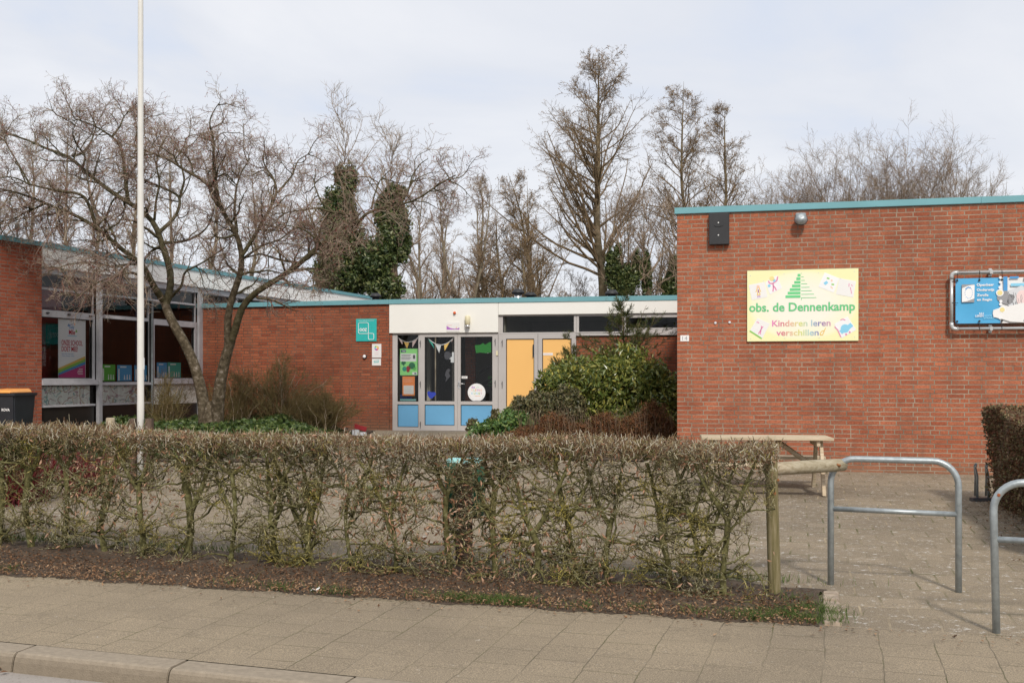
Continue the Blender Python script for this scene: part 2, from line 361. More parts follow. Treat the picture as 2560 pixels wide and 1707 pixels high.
class TB:
    """many branches or leaves at once, built with numpy as one mesh"""
    def __init__(s): s.V = []; s.F = []; s.R = []; s.n = 0; s.S = []
    def tubes(s, P, R, sides=3, rnd=None):
        P = np.asarray(P, float); R = np.asarray(R, float)
        if P.ndim == 2: P = P[None]; R = R[None]
        M, K, _ = P.shape
        if M == 0: return s
        T = np.gradient(P, axis=1); T /= np.linalg.norm(T, axis=2, keepdims=True) + 1e-9
        mean = T.mean(1); ref = np.where(np.abs(mean[:, 2:3]) > 0.75, np.array([[1.0, 0.13, 0]]), np.array([[0.1, 0, 1.0]]))[:, None, :]
        A = np.cross(T, np.broadcast_to(ref, T.shape)); A /= np.linalg.norm(A, axis=2, keepdims=True) + 1e-9
        B = np.cross(T, A)
        th = np.arange(sides) * 2 * np.pi / sides
        V = P[:, :, None, :] + R[:, :, None, None] * (np.cos(th)[None, None, :, None] * A[:, :, None, :] + np.sin(th)[None, None, :, None] * B[:, :, None, :])
        V = V.reshape(-1, 3)
        m = np.arange(M)[:, None, None]; k = np.arange(K - 1)[None, :, None]; j = np.arange(sides)[None, None, :]
        b = (m * K + k) * sides; j2 = (j + 1) % sides
        F = np.stack([b + j, b + j2, b + sides + j2, b + sides + j], -1).reshape(-1, 4) + s.n
        s.V.append(V); s.F.append(F); s.n += len(V)
        rr = np.random.rand(M) if rnd is None else np.broadcast_to(rnd, (M,))
        s.R.append(np.repeat(rr, (K - 1) * sides)); s.S.append(np.ones(len(F), bool))
        return s
    def leaves(s, C, size, rng, elong=1.0, width=0.5, flat=None, rnd=None, fold=0.0, droop=0.0):
        C = np.asarray(C, float); n = len(C)
        if n == 0: return s
        u = rng.normal(size=(n, 3)); u[:, 2] -= droop
        if flat is not None: u[:, 2] *= (1 - flat)
        u /= np.linalg.norm(u, axis=1, keepdims=True)
        w = rng.normal(size=(n, 3))
        if flat is not None: w = w * (1 - flat) + np.array([0, 0, 1.0]) * flat * 2
        v = np.cross(w, u); v /= np.linalg.norm(v, axis=1, keepdims=True) + 1e-9
        nn = np.cross(u, v)
        sz = np.broadcast_to(size, (n,))[:, None] * rng.uniform(0.6, 1.3, (n, 1))
        a = C + u * sz * elong; b = C - u * sz * elong; c = C + v * sz * width + nn * sz * fold; d = C - v * sz * width + nn * sz * fold
        V = np.stack([a, c, b, d], 1).reshape(-1, 3)
        F = np.arange(4 * n).reshape(-1, 4) + s.n
        s.V.append(V); s.F.append(F); s.n += 4 * n
        s.R.append(rng.random(n) if rnd is None else np.clip(rnd, 0, 1)); s.S.append(np.zeros(n, bool))
        return s
    def build(s, name, mat, parent=None, origin=(0, 0, 0)):
        V = np.concatenate(s.V) - np.asarray(origin, float); F = np.concatenate(s.F)
        me = bpy.data.meshes.new(name)
        me.vertices.add(len(V)); me.vertices.foreach_set("co", V.astype(np.float32).ravel())
        me.loops.add(len(F) * 4); me.loops.foreach_set("vertex_index", F.astype(np.int32).ravel())
        me.polygons.add(len(F)); me.polygons.foreach_set("loop_start", np.arange(0, len(F) * 4, 4, dtype=np.int32))
        me.polygons.foreach_set("loop_total", np.full(len(F), 4, np.int32))
        me.polygons.foreach_set("use_smooth", np.concatenate(s.S))
        a = me.attributes.new("rnd", 'FLOAT', 'FACE'); a.data.foreach_set("value", np.concatenate(s.R).astype(np.float32))
        me.update(calc_edges=True); me.materials.append(MT[mat] if isinstance(mat, str) else mat)
        o = bpy.data.objects.new(name, me); COL.objects.link(o)
        if parent is not None: o.parent = parent
        return o

def grow(P, R, n, rng, length, t0=0.25, t1=1.0, ang=50, up=0.3, wig=0.25, K=5, rf=0.5, rmax=1.0, rend=0.3, curl=0.0, taper=0.5, flaty=1.0, rmin=0.0):
    """n child branches on every branch of P; returns their points and radii"""
    M, Kp, _ = P.shape
    idx = np.repeat(np.arange(M), n) if np.isscalar(n) else np.repeat(np.arange(M), n)
    m = len(idx)
    if m == 0: return np.zeros((0, K, 3)), np.zeros((0, K))
    t = rng.uniform(t0, t1, m) * (Kp - 1); i = np.minimum(t.astype(int), Kp - 2); f = (t - i)[:, None]
    p0 = P[idx, i] * (1 - f) + P[idx, i + 1] * f
    r0 = R[idx, i] * (1 - f[:, 0]) + R[idx, i + 1] * f[:, 0]
    tan = P[idx, i + 1] - P[idx, i]; tan /= np.linalg.norm(tan, axis=1, keepdims=True) + 1e-9
    rv = rng.normal(size=(m, 3)); rv[:, 1] *= flaty
    pe = rv - tan * (rv * tan).sum(1, keepdims=True); pe /= np.linalg.norm(pe, axis=1, keepdims=True) + 1e-9
    a = np.radians(ang) * rng.uniform(0.6, 1.35, m)[:, None]
    d = tan * np.cos(a) + pe * np.sin(a); d[:, 2] += up; d /= np.linalg.norm(d, axis=1, keepdims=True)
    tt = t / (Kp - 1)
    ln = (length if np.isscalar(length) else np.asarray(length)[idx]) * (1 - taper * tt) * rng.uniform(0.55, 1.25, m)
    out = np.zeros((m, K, 3)); out[:, 0] = p0; p = p0.copy()
    for k in range(1, K):
        d = d + rng.normal(size=(m, 3)) * wig * np.array([1, flaty, 1]); d[:, 2] += curl
        d /= np.linalg.norm(d, axis=1, keepdims=True)
        p = p + d * (ln / (K - 1))[:, None]; out[:, k] = p
    rs = np.minimum(r0 * rf, rmax); rs = np.maximum(rs, rmin)
    Rr = rs[:, None] * (1 - (1 - rend) * np.linspace(0, 1, K)[None])
    return out, Rr

def plen(P): return np.linalg.norm(np.diff(P, axis=1), axis=2).sum(1)

def resample(pts, rad, K):
    pts = np.asarray(pts, float); rad = np.asarray(rad, float)
    s = np.r_[0, np.cumsum(np.linalg.norm(np.diff(pts, axis=0), axis=1))]
    q = np.linspace(0, s[-1], K)
    # smooth with Catmull-like interpolation
    P = np.stack([np.interp(q, s, pts[:, i]) for i in range(3)], 1)
    for _ in range(2): P[1:-1] = (P[:-2] + 2 * P[1:-1] + P[2:]) / 4
    return P, np.interp(q, s, rad), s[-1]

# ------------------------------------------------------------------ tagging
def tag(o, label=None, cat=None, group=None, kind=None):
    if label: o["label"] = label
    if cat: o["category"] = cat
    if group: o["group"] = group
    if kind: o["kind"] = kind
    return o
def thing(name, label, cat, M=None, loc=None, group=None):
    o = bpy.data.objects.new(name, None); COL.objects.link(o); o.empty_display_size = 0.2
    if M is not None: o.matrix_world = M
    if loc is not None: o.location = loc
    return tag(o, label, cat, group)
def struct(o): o["kind"] = "structure"; return o

def text_part(s, x0, x1, z0, z1, y, mat, parent, name="lettering", bold=0.0, ext=0.0015, mirror=False, shear=0.0):
    """lettering fitted into the box x0..x1, z0..z1 on the plane y of its parent"""
    c = bpy.data.curves.new("t", 'FONT'); c.body = s; c.size = 1; c.offset = bold; c.extrude = 0; c.shear = shear
    c.resolution_u = 3
    t = bpy.data.objects.new("t", c); COL.objects.link(t)
    dg = bpy.context.evaluated_depsgraph_get(); dg.update()
    me = bpy.data.meshes.new_from_object(t.evaluated_get(dg))
    bpy.data.objects.remove(t); bpy.data.curves.remove(c)
    n = len(me.vertices); co = np.zeros(n * 3, np.float32); me.vertices.foreach_get("co", co); co = co.reshape(-1, 3)
    mn = co.min(0); mxx = co.max(0); w = max(mxx[0] - mn[0], 1e-6); h = max(mxx[1] - mn[1], 1e-6)
    X = (co[:, 0] - mn[0]) / w
    if mirror: X = 1 - X
    out = np.stack([x0 + X * (x1 - x0), np.full(n, y), z0 + (co[:, 1] - mn[1]) / h * (z1 - z0)], 1)
    me.vertices.foreach_set("co", out.astype(np.float32).ravel()); me.update()
    me.materials.clear(); me.materials.append(MT[mat] if isinstance(mat, str) else mat); me.name = name
    o = bpy.data.objects.new(name, me); COL.objects.link(o); o.parent = parent
    return o
# ------------------------------------------------------------------ ground, road, kerb, pavement, yard
MT['pavement'] = tilemat("pavement slabs", (0.256, 0.214, 0.157), (0.15, 0.125, 0.09), (0.60, 0.57, 0.52), math.radians(73), (-2.95, 6.35), lich=0.3, jsize=0.004, tone_v=0.035)
MT['yard'] = tilemat("yard slabs", (0.236, 0.198, 0.148), (0.27, 0.22, 0.15), (0.60, 0.58, 0.54), math.radians(-14.5), (1.89, 6.77), lich=1.15, jsize=0.009, tone_v=0.10)
MT['road'] = plain("road surface", (0.31, 0.28, 0.25), 0.95, 0.12, 2, bump=0.5, bs=90, dirt=((0.16, 0.14, 0.12), 60, 0.56))
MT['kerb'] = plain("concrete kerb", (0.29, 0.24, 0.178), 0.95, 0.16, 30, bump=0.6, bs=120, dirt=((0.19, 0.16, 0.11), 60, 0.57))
_kt = MT['kerb'].node_tree; _n = _kt.nodes; _l = _kt.links; _p = _n['Principled BSDF']      # shade of the steep road-side face painted into the colour
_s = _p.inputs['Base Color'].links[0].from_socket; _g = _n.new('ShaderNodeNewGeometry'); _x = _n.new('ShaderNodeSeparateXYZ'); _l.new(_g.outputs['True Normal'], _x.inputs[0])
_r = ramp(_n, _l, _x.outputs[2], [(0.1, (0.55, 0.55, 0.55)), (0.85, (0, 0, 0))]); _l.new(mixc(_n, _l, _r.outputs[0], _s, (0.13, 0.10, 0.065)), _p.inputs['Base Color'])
MT['soil'] = plain("dark soil", (0.072, 0.050, 0.032), 0.95, 0.45, 14, bump=0.9, bs=40, dirt=((0.05, 0.06, 0.02), 5, 0.62))
MT['earth'] = plain("grass and earth", (0.07, 0.08, 0.035), 0.95, 0.3, 1.5, bump=0.5, bs=12)
MT['klinker'] = plain("old paving bricks", (0.33, 0.265, 0.20), 0.95, 0.3, 12, bump=0.4, bs=60)

def sheet(name, pts, off, mat, bury=0.0):
    me = bpy.data.meshes.new(name); me.from_pydata([(x, y, g(y) + off) for x, y in pts], [], [list(range(len(pts)))]); me.update()
    me.materials.append(MT[mat]); o = bpy.data.objects.new(name, me); COL.objects.link(o); return struct(o)

KD = (0.952, -0.305); KN = (0.305, 0.952)                 # along the kerb, away from the street
K0 = (-2.95, 6.35)                                        # back edge of the kerb
BD = (0.9645, -0.2641)                                    # along the hedge border
B0 = (-1.04, 7.51)
def kp(s, t=0): return (K0[0] + KD[0] * s + KN[0] * t, K0[1] + KD[1] * s + KN[1] * t)
def bp(s, t=0): return (B0[0] + BD[0] * s - BD[1] * t, B0[1] + BD[1] * s + BD[0] * t)

gm = MB()
gm.poly([(-300, -60, g(-30) - 0.18), (300, -60, g(-30) - 0.18), (300, -30, g(-30) - 0.18), (-300, -30, g(-30) - 0.18)])
gm.poly([(-300, -30, g(-30) - 0.18), (300, -30, g(-30) - 0.18), (300, 26, g(26) - 0.18), (-300, 26, g(26) - 0.18)])
gm.poly([(-300, 26, g(26) - 0.18), (300, 26, g(26) - 0.18), (300, 500, g(26) - 0.18), (-300, 500, g(26) - 0.18)])
struct(gm.build("ground", 'earth'))
sheet("road", [kp(-16, -0.10), kp(-16, -9), kp(20, -9), kp(20, -0.10)], -0.105, 'road')
sheet("pavement", [kp(-16, 0.0), kp(20, 0.0), bp(17), bp(-14)], 0.0, 'pavement')
YL = (-13, 9.6)
sheet("yard", [bp(-14), bp(17), (17, 25.5), (-14, 25.5)], 0.0, 'yard')

# kerb stones one metre long with a rounded front edge
kb = MB()
prof = [(0.0, -0.3), (0.0, -0.001), (-0.145, -0.003), (-0.16, -0.010), (-0.171, -0.024), (-0.180, -0.05), (-0.195, -0.13), (-0.2, -0.3)]
for i in range(-14, 20):
    s0 = i * 1.0 + 0.255; a, b = s0 + 0.004, s0 + 0.996
    jit = random.Random(i).uniform(-0.003, 0.003)
    vs = []
    for s_ in (a, b):
        for t, h in prof:
            x, y = kp(s_, t); vs.append((x, y, g(y) + h + jit * 0.5))
    n = len(prof)
    kb._add(vs, [list(range(n)), list(range(2 * n - 1, n - 1, -1))] + [(k, k + n, (k + 1) % n + n, (k + 1) % n) for k in range(n)])
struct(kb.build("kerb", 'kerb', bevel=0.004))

# soil bed under the hedge: lumpy mesh from the pavement border to just behind the hedge
rg = np.random.default_rng(5)
def hump(x, y):
    return 0.018 * math.sin(5.1 * x + 1.3 * y) * math.sin(3.7 * y - 2.1 * x) + 0.012 * math.sin(13 * x + 4) * math.sin(11 * y)
def soil_strip(name, s0, s1, t0, t1, ns, ntt, crown, f0=None):
    vs = []; fs = []
    for i in range(ns + 1):
        s_ = s0 + (s1 - s0) * i / ns
        for j in range(ntt + 1):
            q = j / ntt; t = t0 + (t1 - t0) * q
            if j == 0: t += 0.022 * math.sin(s_ * 7.3) + 0.018 * math.sin(s_ * 17.0) + rg.normal() * 0.012
            if j == ntt: t += 0.05 * math.sin(s_ * 3.1) + 0.03 * math.sin(s_ * 9.0)
            x, y = bp(s_, t)
            e = min(1, 5 * q) * min(1, 5 * (1 - q)); 
            if s_ > 2.2 and j > ntt * .6: y -= (j / ntt - .6) * .55 * min(1, (s_ - 2.2) / .5)
            vs.append((x, y, g(y) + 0.003 + e * (crown + hump(x * 2, y * 2) + rg.normal() * 0.006)))
    for i in range(ns):
        for j in range(ntt):
            a = i * (ntt + 1) + j; fs.append((a, a + ntt + 1, a + ntt + 2, a + 1))
    m = MB(); m._add(vs, fs, True); return m.build(name, 'soil')
struct(soil_strip("soil_bed", -13, 3.02, -0.03, 1.25, 900, 26, 0.028))

# edging stones at the end of the bed
ed = MB()
for i in range(9):
    t0 = 0.02 + i * 0.105
    w = 0.105
    pts = [bp(3.045, t0), bp(3.045 + w, t0), bp(3.045 + w, t0 + 0.096), bp(3.045, t0 + 0.096)]
    hh = 0.022 + 0.006 * math.sin(i * 2.3)
    vs = [(x, y, g(y) - 0.05) for x, y in pts] + [(x, y, g(y) + hh) for x, y in pts]
    ed._add(vs, [(0, 1, 2, 3), (4, 5, 6, 7), (0, 1, 5, 4), (1, 2, 6, 5), (2, 3, 7, 6), (3, 0, 4, 7)])
struct(ed.build("edging_stones", 'klinker', bevel=0.006))

# planting beds
def bed(name, pts, off=0.02):
    m = MB(); m.poly([(x, y, g(y) + off) for x, y in pts]); return struct(m.build(name, 'soil'))
bed("planting_bed", [(-8.6, 17.0), (-3.0, 16.6), (-2.9, 23.4), (-7.2, 24.6), (-8.3, 20.6)])
bed("planting_bed_entrance", [(-0.9, 17.4), (2.72, 16.6), (4.0, 22.2), (1.4, 22.5), (0.7, 20.0)])

# hedge leaf litter, grass tufts, dead leaves on the road
MT['litter'] = leafmat("dead leaves", [(0.06, 0.034, 0.02), (0.15, 0.078, 0.042), (0.27, 0.155, 0.085), (0.42, 0.29, 0.18)], 0.8, 0.1, 0.1)
MT['grass'] = leafmat("grass blades", [(0.05, 0.09, 0.02), (0.10, 0.16, 0.035), (0.20, 0.25, 0.08)], 0.6, 0.2, 0.3)
lt = TB(); rl = np.random.default_rng(11)
n = 15000; s_ = rl.uniform(-6.5, 3.0, n); t_ = np.abs(rl.normal(0.0, 0.38, n)) - 0.05 - np.abs(rl.normal(0, .035, n)) * (rl.random(n) < .5)
pc = np.array([bp(a, b) + (0,) for a, b in zip(s_, t_)]); pc[:, 2] = 0.0218 * pc[:, 1] + 0.012 + rl.random(n) * 0.03 + 0.03 * np.clip(t_ * 4, 0, 1)
lt.leaves(pc, 0.0095, rl, 1.3, 0.55, flat=0.6, fold=0.35, rnd=np.where(t_ < .22, rl.beta(2.6, 1.6, n), rl.beta(1.2, 2.4, n)))
n = 420; s_ = rl.uniform(-6.5, 6, n); t_ = -np.abs(rl.normal(0, 0.14, n)) - 0.02
pc = np.array([bp(a, b) + (0,) for a, b in zip(s_, t_)]); pc[:, 2] = 0.0218 * pc[:, 1] + 0.012
lt.leaves(pc, 0.011, rl, 1.3, 0.6, flat=0.85, fold=0.2)
o = lt.build("leaf_litter", 'litter'); tag(o, "brown dead leaves scattered over the soil under the bare hedge", "leaf litter", kind="stuff")
lt = TB(); spots = [(-0.9, -0.22), (-0.98, -0.25), (0.2, -0.3), (-2.0, -0.26), (-0.3, -0.25), (0.1, -0.21), (-2.6, -0.24), (-2.9, -0.3)]
pc = np.array([kp(a + rl.normal() * 0.05, b + rl.normal() * 0.03) + (0,) for a, b in spots for _ in range(3)]); pc[:, 2] = 0.0218 * pc[:, 1] - 0.09
lt.leaves(pc, 0.02, rl, 1.3, 0.7, flat=0.85, fold=0.3, rnd=rl.random(len(pc)) * 0.5 + 0.2)
o = lt.build("gutter_leaves", 'litter'); tag(o, "few rusty brown leaves lying in the gutter below the kerb", "leaf litter", kind="stuff")

gr = TB()
tufts = [(-1.9, .12, .10, 60), (-1.0, .10, .10, 90), (-0.62, .05, .06, 120), (-.18, .02, .08, 120), (0.45, .07, .07, 80), (0.75, .04, .10, 420), (0.98, .03, .09, 380), (1.12, .05, .07, 260), (1.9, .10, .05, 60),
         (2.25, .08, .06, 90), (2.55, .10, .08, 150), (2.75, .14, .12, 380), (2.92, .22, .12, 500), (2.95, .06, .07, 220), (2.98, .35, .10, 500), (2.9, .6, .10, 300), (3.12, .05, .05, 90), (-.5, -.02, .3, 60), (1.4, -.02, .4, 90), (2.6, .03, .07, 150), (-3.4, .02, .12, 120), (-2.9, .08, .1, 80), (-4.2, .05, .15, 80), (1.55, .06, .06, 70)]
for s0, t0, sp, cnt in tufts:
    cnt = int(cnt * 0.6)
    a = rl.normal(s0, sp, cnt); b = np.clip(rl.normal(t0, sp * 0.5, cnt), -0.015, 3)
    base = np.array([bp(x, y) + (0,) for x, y in zip(a, b)]); base[:, 2] = 0.0218 * base[:, 1] + 0.008
    d = rl.normal(size=(cnt, 3)) * 0.35; d[:, 2] = 1; h = rl.uniform(0.025, 0.075, cnt)[:, None]
    P = np.stack([base, base + d * h * 0.6, base + d * h * np.array([1.5, 1.5, 0.85])], 1)
    R = np.array([0.0018, 0.0013, 0.0004])[None] * np.ones((cnt, 1)); gr.tubes(P, R, 3)
# moss and grass along the back of the hedge and round the posts in the yard
for s0, t0, sp, cnt in [(-3.8, 1.3, .5, 700), (-2.2, 1.3, .4, 400), (0.4, 1.28, .7, 600), (2.2, 1.25, .4, 500), (-2.05, 5.5, .35, 500)]:
    a = rl.normal(s0, sp, cnt); b = rl.normal(t0, 0.05, cnt)
    base = np.array([bp(x, y) + (0,) for x, y in zip(a, b)]); base[:, 2] = 0.0218 * base[:, 1] + 0.006
    d = rl.normal(size=(cnt, 3)) * 0.35; d[:, 2] = 1; h = rl.uniform(0.02, 0.06, cnt)[:, None]
    P = np.stack([base, base + d * h * 0.6, base + d * h * 1.1], 1)
    gr.tubes(P, np.array([0.002, 0.0016, 0.0006])[None] * np.ones((cnt, 1)), 3)
o = gr.build("grass_tufts", 'grass'); tag(o, "short green grass tufts growing along the soil edge by the pavement", "grass", kind="stuff")

# crumpled white paper on the soil edge
pm = MB(); rr = random.Random(3)
px_, py_ = bp(0.28 - 0.62, 0.02)
pt = thing("paper_scrap", "crumpled white paper scrap on the pavement edge below the hedge", "litter", loc=(px_, py_, g(py_) + 0.012))
pm._add([(-.035, 0, 0), (-.012, -.012, .018), (.012, -.016, .006), (.036, -.004, .024), (.03, .02, .03), (.004, .014, .014), (-.02, .016, .02)], [(0, 1, 6), (1, 2, 5, 6), (2, 3, 4, 5)])
pm.build("crumpled_sheet", 'offwhite', pt)
# ------------------------------------------------------------------ the school building
school = thing("school_building", "low red brick school with teal roof edge, white fascia boards and three wings", "building", loc=(0, 0, 0))
def part(mb, name, mat, F=None, parent=None, bevel=0.0, label=None):
    o = mb.build(name, mat, parent or school, F.M if F is not None else None, bevel)
    if label: o["label"] = label
    return o
def sub(mb, name, mat, parent, bevel=0.0): return mb.build(name, mat, parent, None, bevel)

def wall_cells(u0, u1, z0, z1, holes, y0, y1):
    us = sorted({u0, u1, *[h[0] for h in holes], *[h[1] for h in holes]}); zs = sorted({z0, z1, *[h[2] for h in holes], *[h[3] for h in holes]})
    m = MB()
    for a, b in zip(us, us[1:]):
        for c, d in zip(zs, zs[1:]):
            cu, cz = (a + b) / 2, (c + d) / 2
            if a < u0 or b > u1 or c < z0 or d > z1: continue
            if any(h[0] < cu < h[1] and h[2] < cz < h[3] for h in holes): continue
            m.box(a, b, y0, y1, c, d)
    return m

TOPH = EYE + 2.445; TRIM = 0.088
# ---- right wing
m = MB(); m.box(0, 12, 0, 0.3, 0.2, TOPH - TRIM); m.box(0, 0.3, 0.3, 9, 0.2, TOPH - TRIM); m.box(11.7, 12, 0.3, 9, 0.2, TOPH - TRIM); m.box(0, 12, 9, 9.3, 0.2, TOPH - TRIM)
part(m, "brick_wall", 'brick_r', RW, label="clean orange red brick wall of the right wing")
m = MB(); m.box(-0.035, 4.1, -0.035, 9.3, TOPH - TRIM + 0.001, TOPH); m.box(4.103, 12.03, -0.035, 9.3, TOPH - TRIM + 0.001, TOPH - 0.001)
m.box(-0.02, 12, -0.02, 9.3, TOPH - TRIM - 0.006, TOPH - TRIM + 0.001)
part(m, "roof_trim", 'teal', RW)

# ---- entrance block
EH = EYE + (942 - 749) / 2755 * 23.65                    # top of its teal trim
ET = 0.098
uEL0 = EL.u(506)                                         # where it meets the left wing (negative)
uR = ER.u(1693)
m = MB(); m.box(uEL0 - 0.6, 0, 0, 0.3, 0.3, EH - ET)
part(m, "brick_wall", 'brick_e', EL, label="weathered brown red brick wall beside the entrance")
m = MB(); m.box(uEL0 - 0.55, 0.0, -0.05, 0.4, EH - ET + 0.001, EH)
part(m, "roof_trim", 'teal', EL)
m = MB(); m.box(0.0, 3.9, -0.052, 0.4, EH - ET + 0.001, EH + 0.001); m.box(3.903, uR + 0.8, -0.05, 0.4, EH - ET, EH)
part(m, "roof_trim", 'teal', ER)
zF1 = ER.z(1110, 832); zF2 = ER.z(1245, 787.5); uF = ER.u(1246); uF2 = ER.u(1532)
m = MB(); m.box(0.004, uF, -0.035, 0.08, zF1, EH - ET); 
part(m, "fascia_board", 'white', ER, bevel=0.004, label="deep white fascia board over the glazed entrance doors")
m = MB(); m.box(uF + 0.006, uF2, -0.035, 0.08, zF2, EH - ET); m.box(uF2 + 0.006, uR + 0.7, -0.035, 0.08, zF2, EH - ET - 0.001)
part(m, "fascia_board", 'white', ER, bevel=0.004)
# roof deck and back of the block
m = MB(); m.box(uEL0 - 0.5, uR + 0.7, 0.4, 8, EH - 0.25, EH - 0.12)
part(m, "flat_roof", 'black', ER)
# low brick under the windows on the right
uW = ER.u(1441); zS = ER.z(1560, 839)
m = MB(); m.box(uW, uR + 1.0, 0.0, 0.25, 0.3, zS)
part(m, "brick_wall", 'brick_e', ER, label="brick wall under the high windows beside the yellow doors")

def glazed(parent, name, u0, u1, z0, z1, w=(0.05, 0.05, 0.05, 0.05), y=(0.02, 0.08), fill='glass', rails=(), label=None, gasket=0.012, fmat='frame', panels=None):
    """frame with a pane; w = left, right, bottom, top member widths; rails = (z0, z1) cross members; panels: fills between rails, bottom up"""
    F = parent
    m = MB(); a, b = u0 + w[0], u1 - w[1]; c, d = z0 + w[2], z1 - w[3]
    m.box(u0, a, y[0], y[1], z0, z1); m.box(b, u1, y[0], y[1], z0, z1)
    m.box(a, b, y[0], y[1] - 0.001, z0, c); m.box(a, b, y[0], y[1] - 0.001, d, z1)
    for r0, r1 in rails: m.box(a, b, y[0], y[1] - 0.001, r0, r1)
    fr = part(m, name, fmat, F, label=label)
    zs = [c] + [q for r in rails for q in r] + [d]
    fills = panels or [fill] * (len(zs) // 2)
    ym = (y[0] + y[1]) / 2
    for i, fl in enumerate(fills):
        p, q = zs[2 * i], zs[2 * i + 1]; gk = MB(); s = gasket
        if s:
            gk.box(a + .0005, a + s, ym - .018, ym + .018, p, q); gk.box(b - s, b - .0005, ym - .018, ym + .018, p, q)
            gk.box(a + s, b - s, ym - .018, ym + .018, p + .0005, p + s); gk.box(a + s, b - s, ym - .018, ym + .018, q - s, q - .0005)
            sub(gk, "gasket", 'gasket', fr)
        pn = MB()
        if fl == 'glass': pn._add([(a + s, ym, p + s), (b - s, ym, p + s), (b - s, ym, q - s), (a + s, ym, q - s)], [(0, 1, 2, 3)])
        else: pn.box(a + s, b - s, ym - .008, ym + .008, p + s, q - s)
        sub(pn, "pane" if fl == 'glass' else "panel", fl, fr)
    return fr

def hinge(F, u, z, parent):
    m = MB(); m.box(u - .005, u + .005, -0.004, 0.018, z - .06, z + .06); m.box(u - .02, u + .002, -0.002, 0.018, z + .012, z + .022); m.lathe([(.007, 0), (.007, .012)], (u, 0.0, z - .08), 8)
    return m.build("hinge", 'darkmetal', parent)

def zz(py, px=1100): return ER.z(px, py)
zb = zz(1077); zr0, zr1 = zz(1011), zz(1004); zt = zF1 + 0.0
# fixed side light, two doors
uA = [ER.u(p) for p in (980, 1049, 1143.5, 1246)]
sl = glazed(ER, "side_window", uA[0] + .005, uA[1] - .002, zb, zt, (0.11, 0.03, 0.075, 0.035), rails=[(zr0, zr1)], panels=['blue', 'glass'])
d1 = glazed(ER, "door", uA[1] + .002, uA[2] - .002, zb + 0.005, zt, (0.105, 0.065, 0.11, 0.085), rails=[(zr0, zr1 + .01)], panels=['blue', 'glass'], y=(0.012, 0.075))
d2 = glazed(ER, "door", uA[2] + .002, uA[3] - 0.012, zb + 0.005, zt, (0.065, 0.12, 0.11, 0.085), rails=[(zr0, zr1 + .01)], panels=['blue', 'glass'], y=(0.012, 0.075))
for z_ in (zz(858), zz(960), zz(1061)): hinge(ER, ER.u(1051), z_, d1)
for z_ in (zz(855), zz(958)): hinge(ER, ER.u(1238), z_, d2)
hd = MB(); uh = ER.u(1147); zh = zz(958)
hd.tube([(uh, 0.012, zh), (uh, -0.045, zh)], .009, 8); hd.tube([(uh - .006, -0.045, zh + 0.01), (uh + 0.06, -0.05, zh - .004), (uh + .145, -0.045, zh - .012)], [.010, .009, .007], 8)
hd.box(uh - .016, uh + .016, 0.004, 0.012, zh - .11, zh + .05)
hd.build("handle", 'silver', d2)
m = MB(); m.box(-0.0 + ER.u(975), uA[0] + .004, 0.0, 0.2, 0.3, zF1); part(m, "brick_reveal", 'brick_e', ER)
# second set: yellow doors with a transom window
uB = [ER.u(p) for p in (1248, 1339, 1345, 1440)]
zq = ER.z(1345, 834)
tw = glazed(ER, "transom_window", uA[3] - 0.008, ER.u(1441), ER.z(1345, 834), zF2, (0.10, 0.055, 0.03, 0.03), y=(0.02, 0.08))
def yl(u0, u1, wl, wr):
    return glazed(ER, "door", u0, u1, zb, zq - .003, (wl, wr, 0.12, 0.10), y=(0.012, 0.075), fill='yellow', panels=['yellow'], gasket=.014, label="grey framed door with yellow orange panel")
y1 = yl(uA[3] - .004, ER.u(1344), 0.165, 0.075); y2 = yl(ER.u(1345), ER.u(1440), 0.085, 0.105)
for z_ in (zz(858), zz(960)): hinge(ER, ER.u(1255.5), z_, y1)
ph = MB(); ph.box(ER.u(1332), ER.u(1333.5), -0.012, 0.03, ER.z(1332, 892), ER.z(1332, 861)); ph.build("pull_handle", 'darkmetal', y1)
# windows above the low wall
zs0 = ER.z(1560, 831)
w1 = glazed(ER, "window", ER.u(1441.5), ER.u(1557), zs0, zF2, (0.045, 0.02, 0.02, 0.045), y=(0.02, 0.08))
w2 = glazed(ER, "window", ER.u(1558), uR + 0.6, zs0 + 0.06, zF2, (0.06, 0.045, 0.03, 0.085), y=(0.01, 0.08), label="high window with thick upper frame beside the right wing")
m = MB(); m.box(ER.u(1441.5), uR + 0.7, -0.05, 0.26, zS + .002, zs0 - 0.012); part(m, "window_sill", 'frame', ER, bevel=.005)
m = MB(); m.box(ER.u(1558), uR + .65, -0.012, 0.1, zs0 - 0.010, zs0 + 0.055); part(m, "window_sill", 'frame', ER)
# threshold
m = MB(); m.box(uA[0], ER.u(1441), -0.35, 0.1, 0.3, zb - .004); part(m, "threshold", 'kerb', ER, bevel=.01)
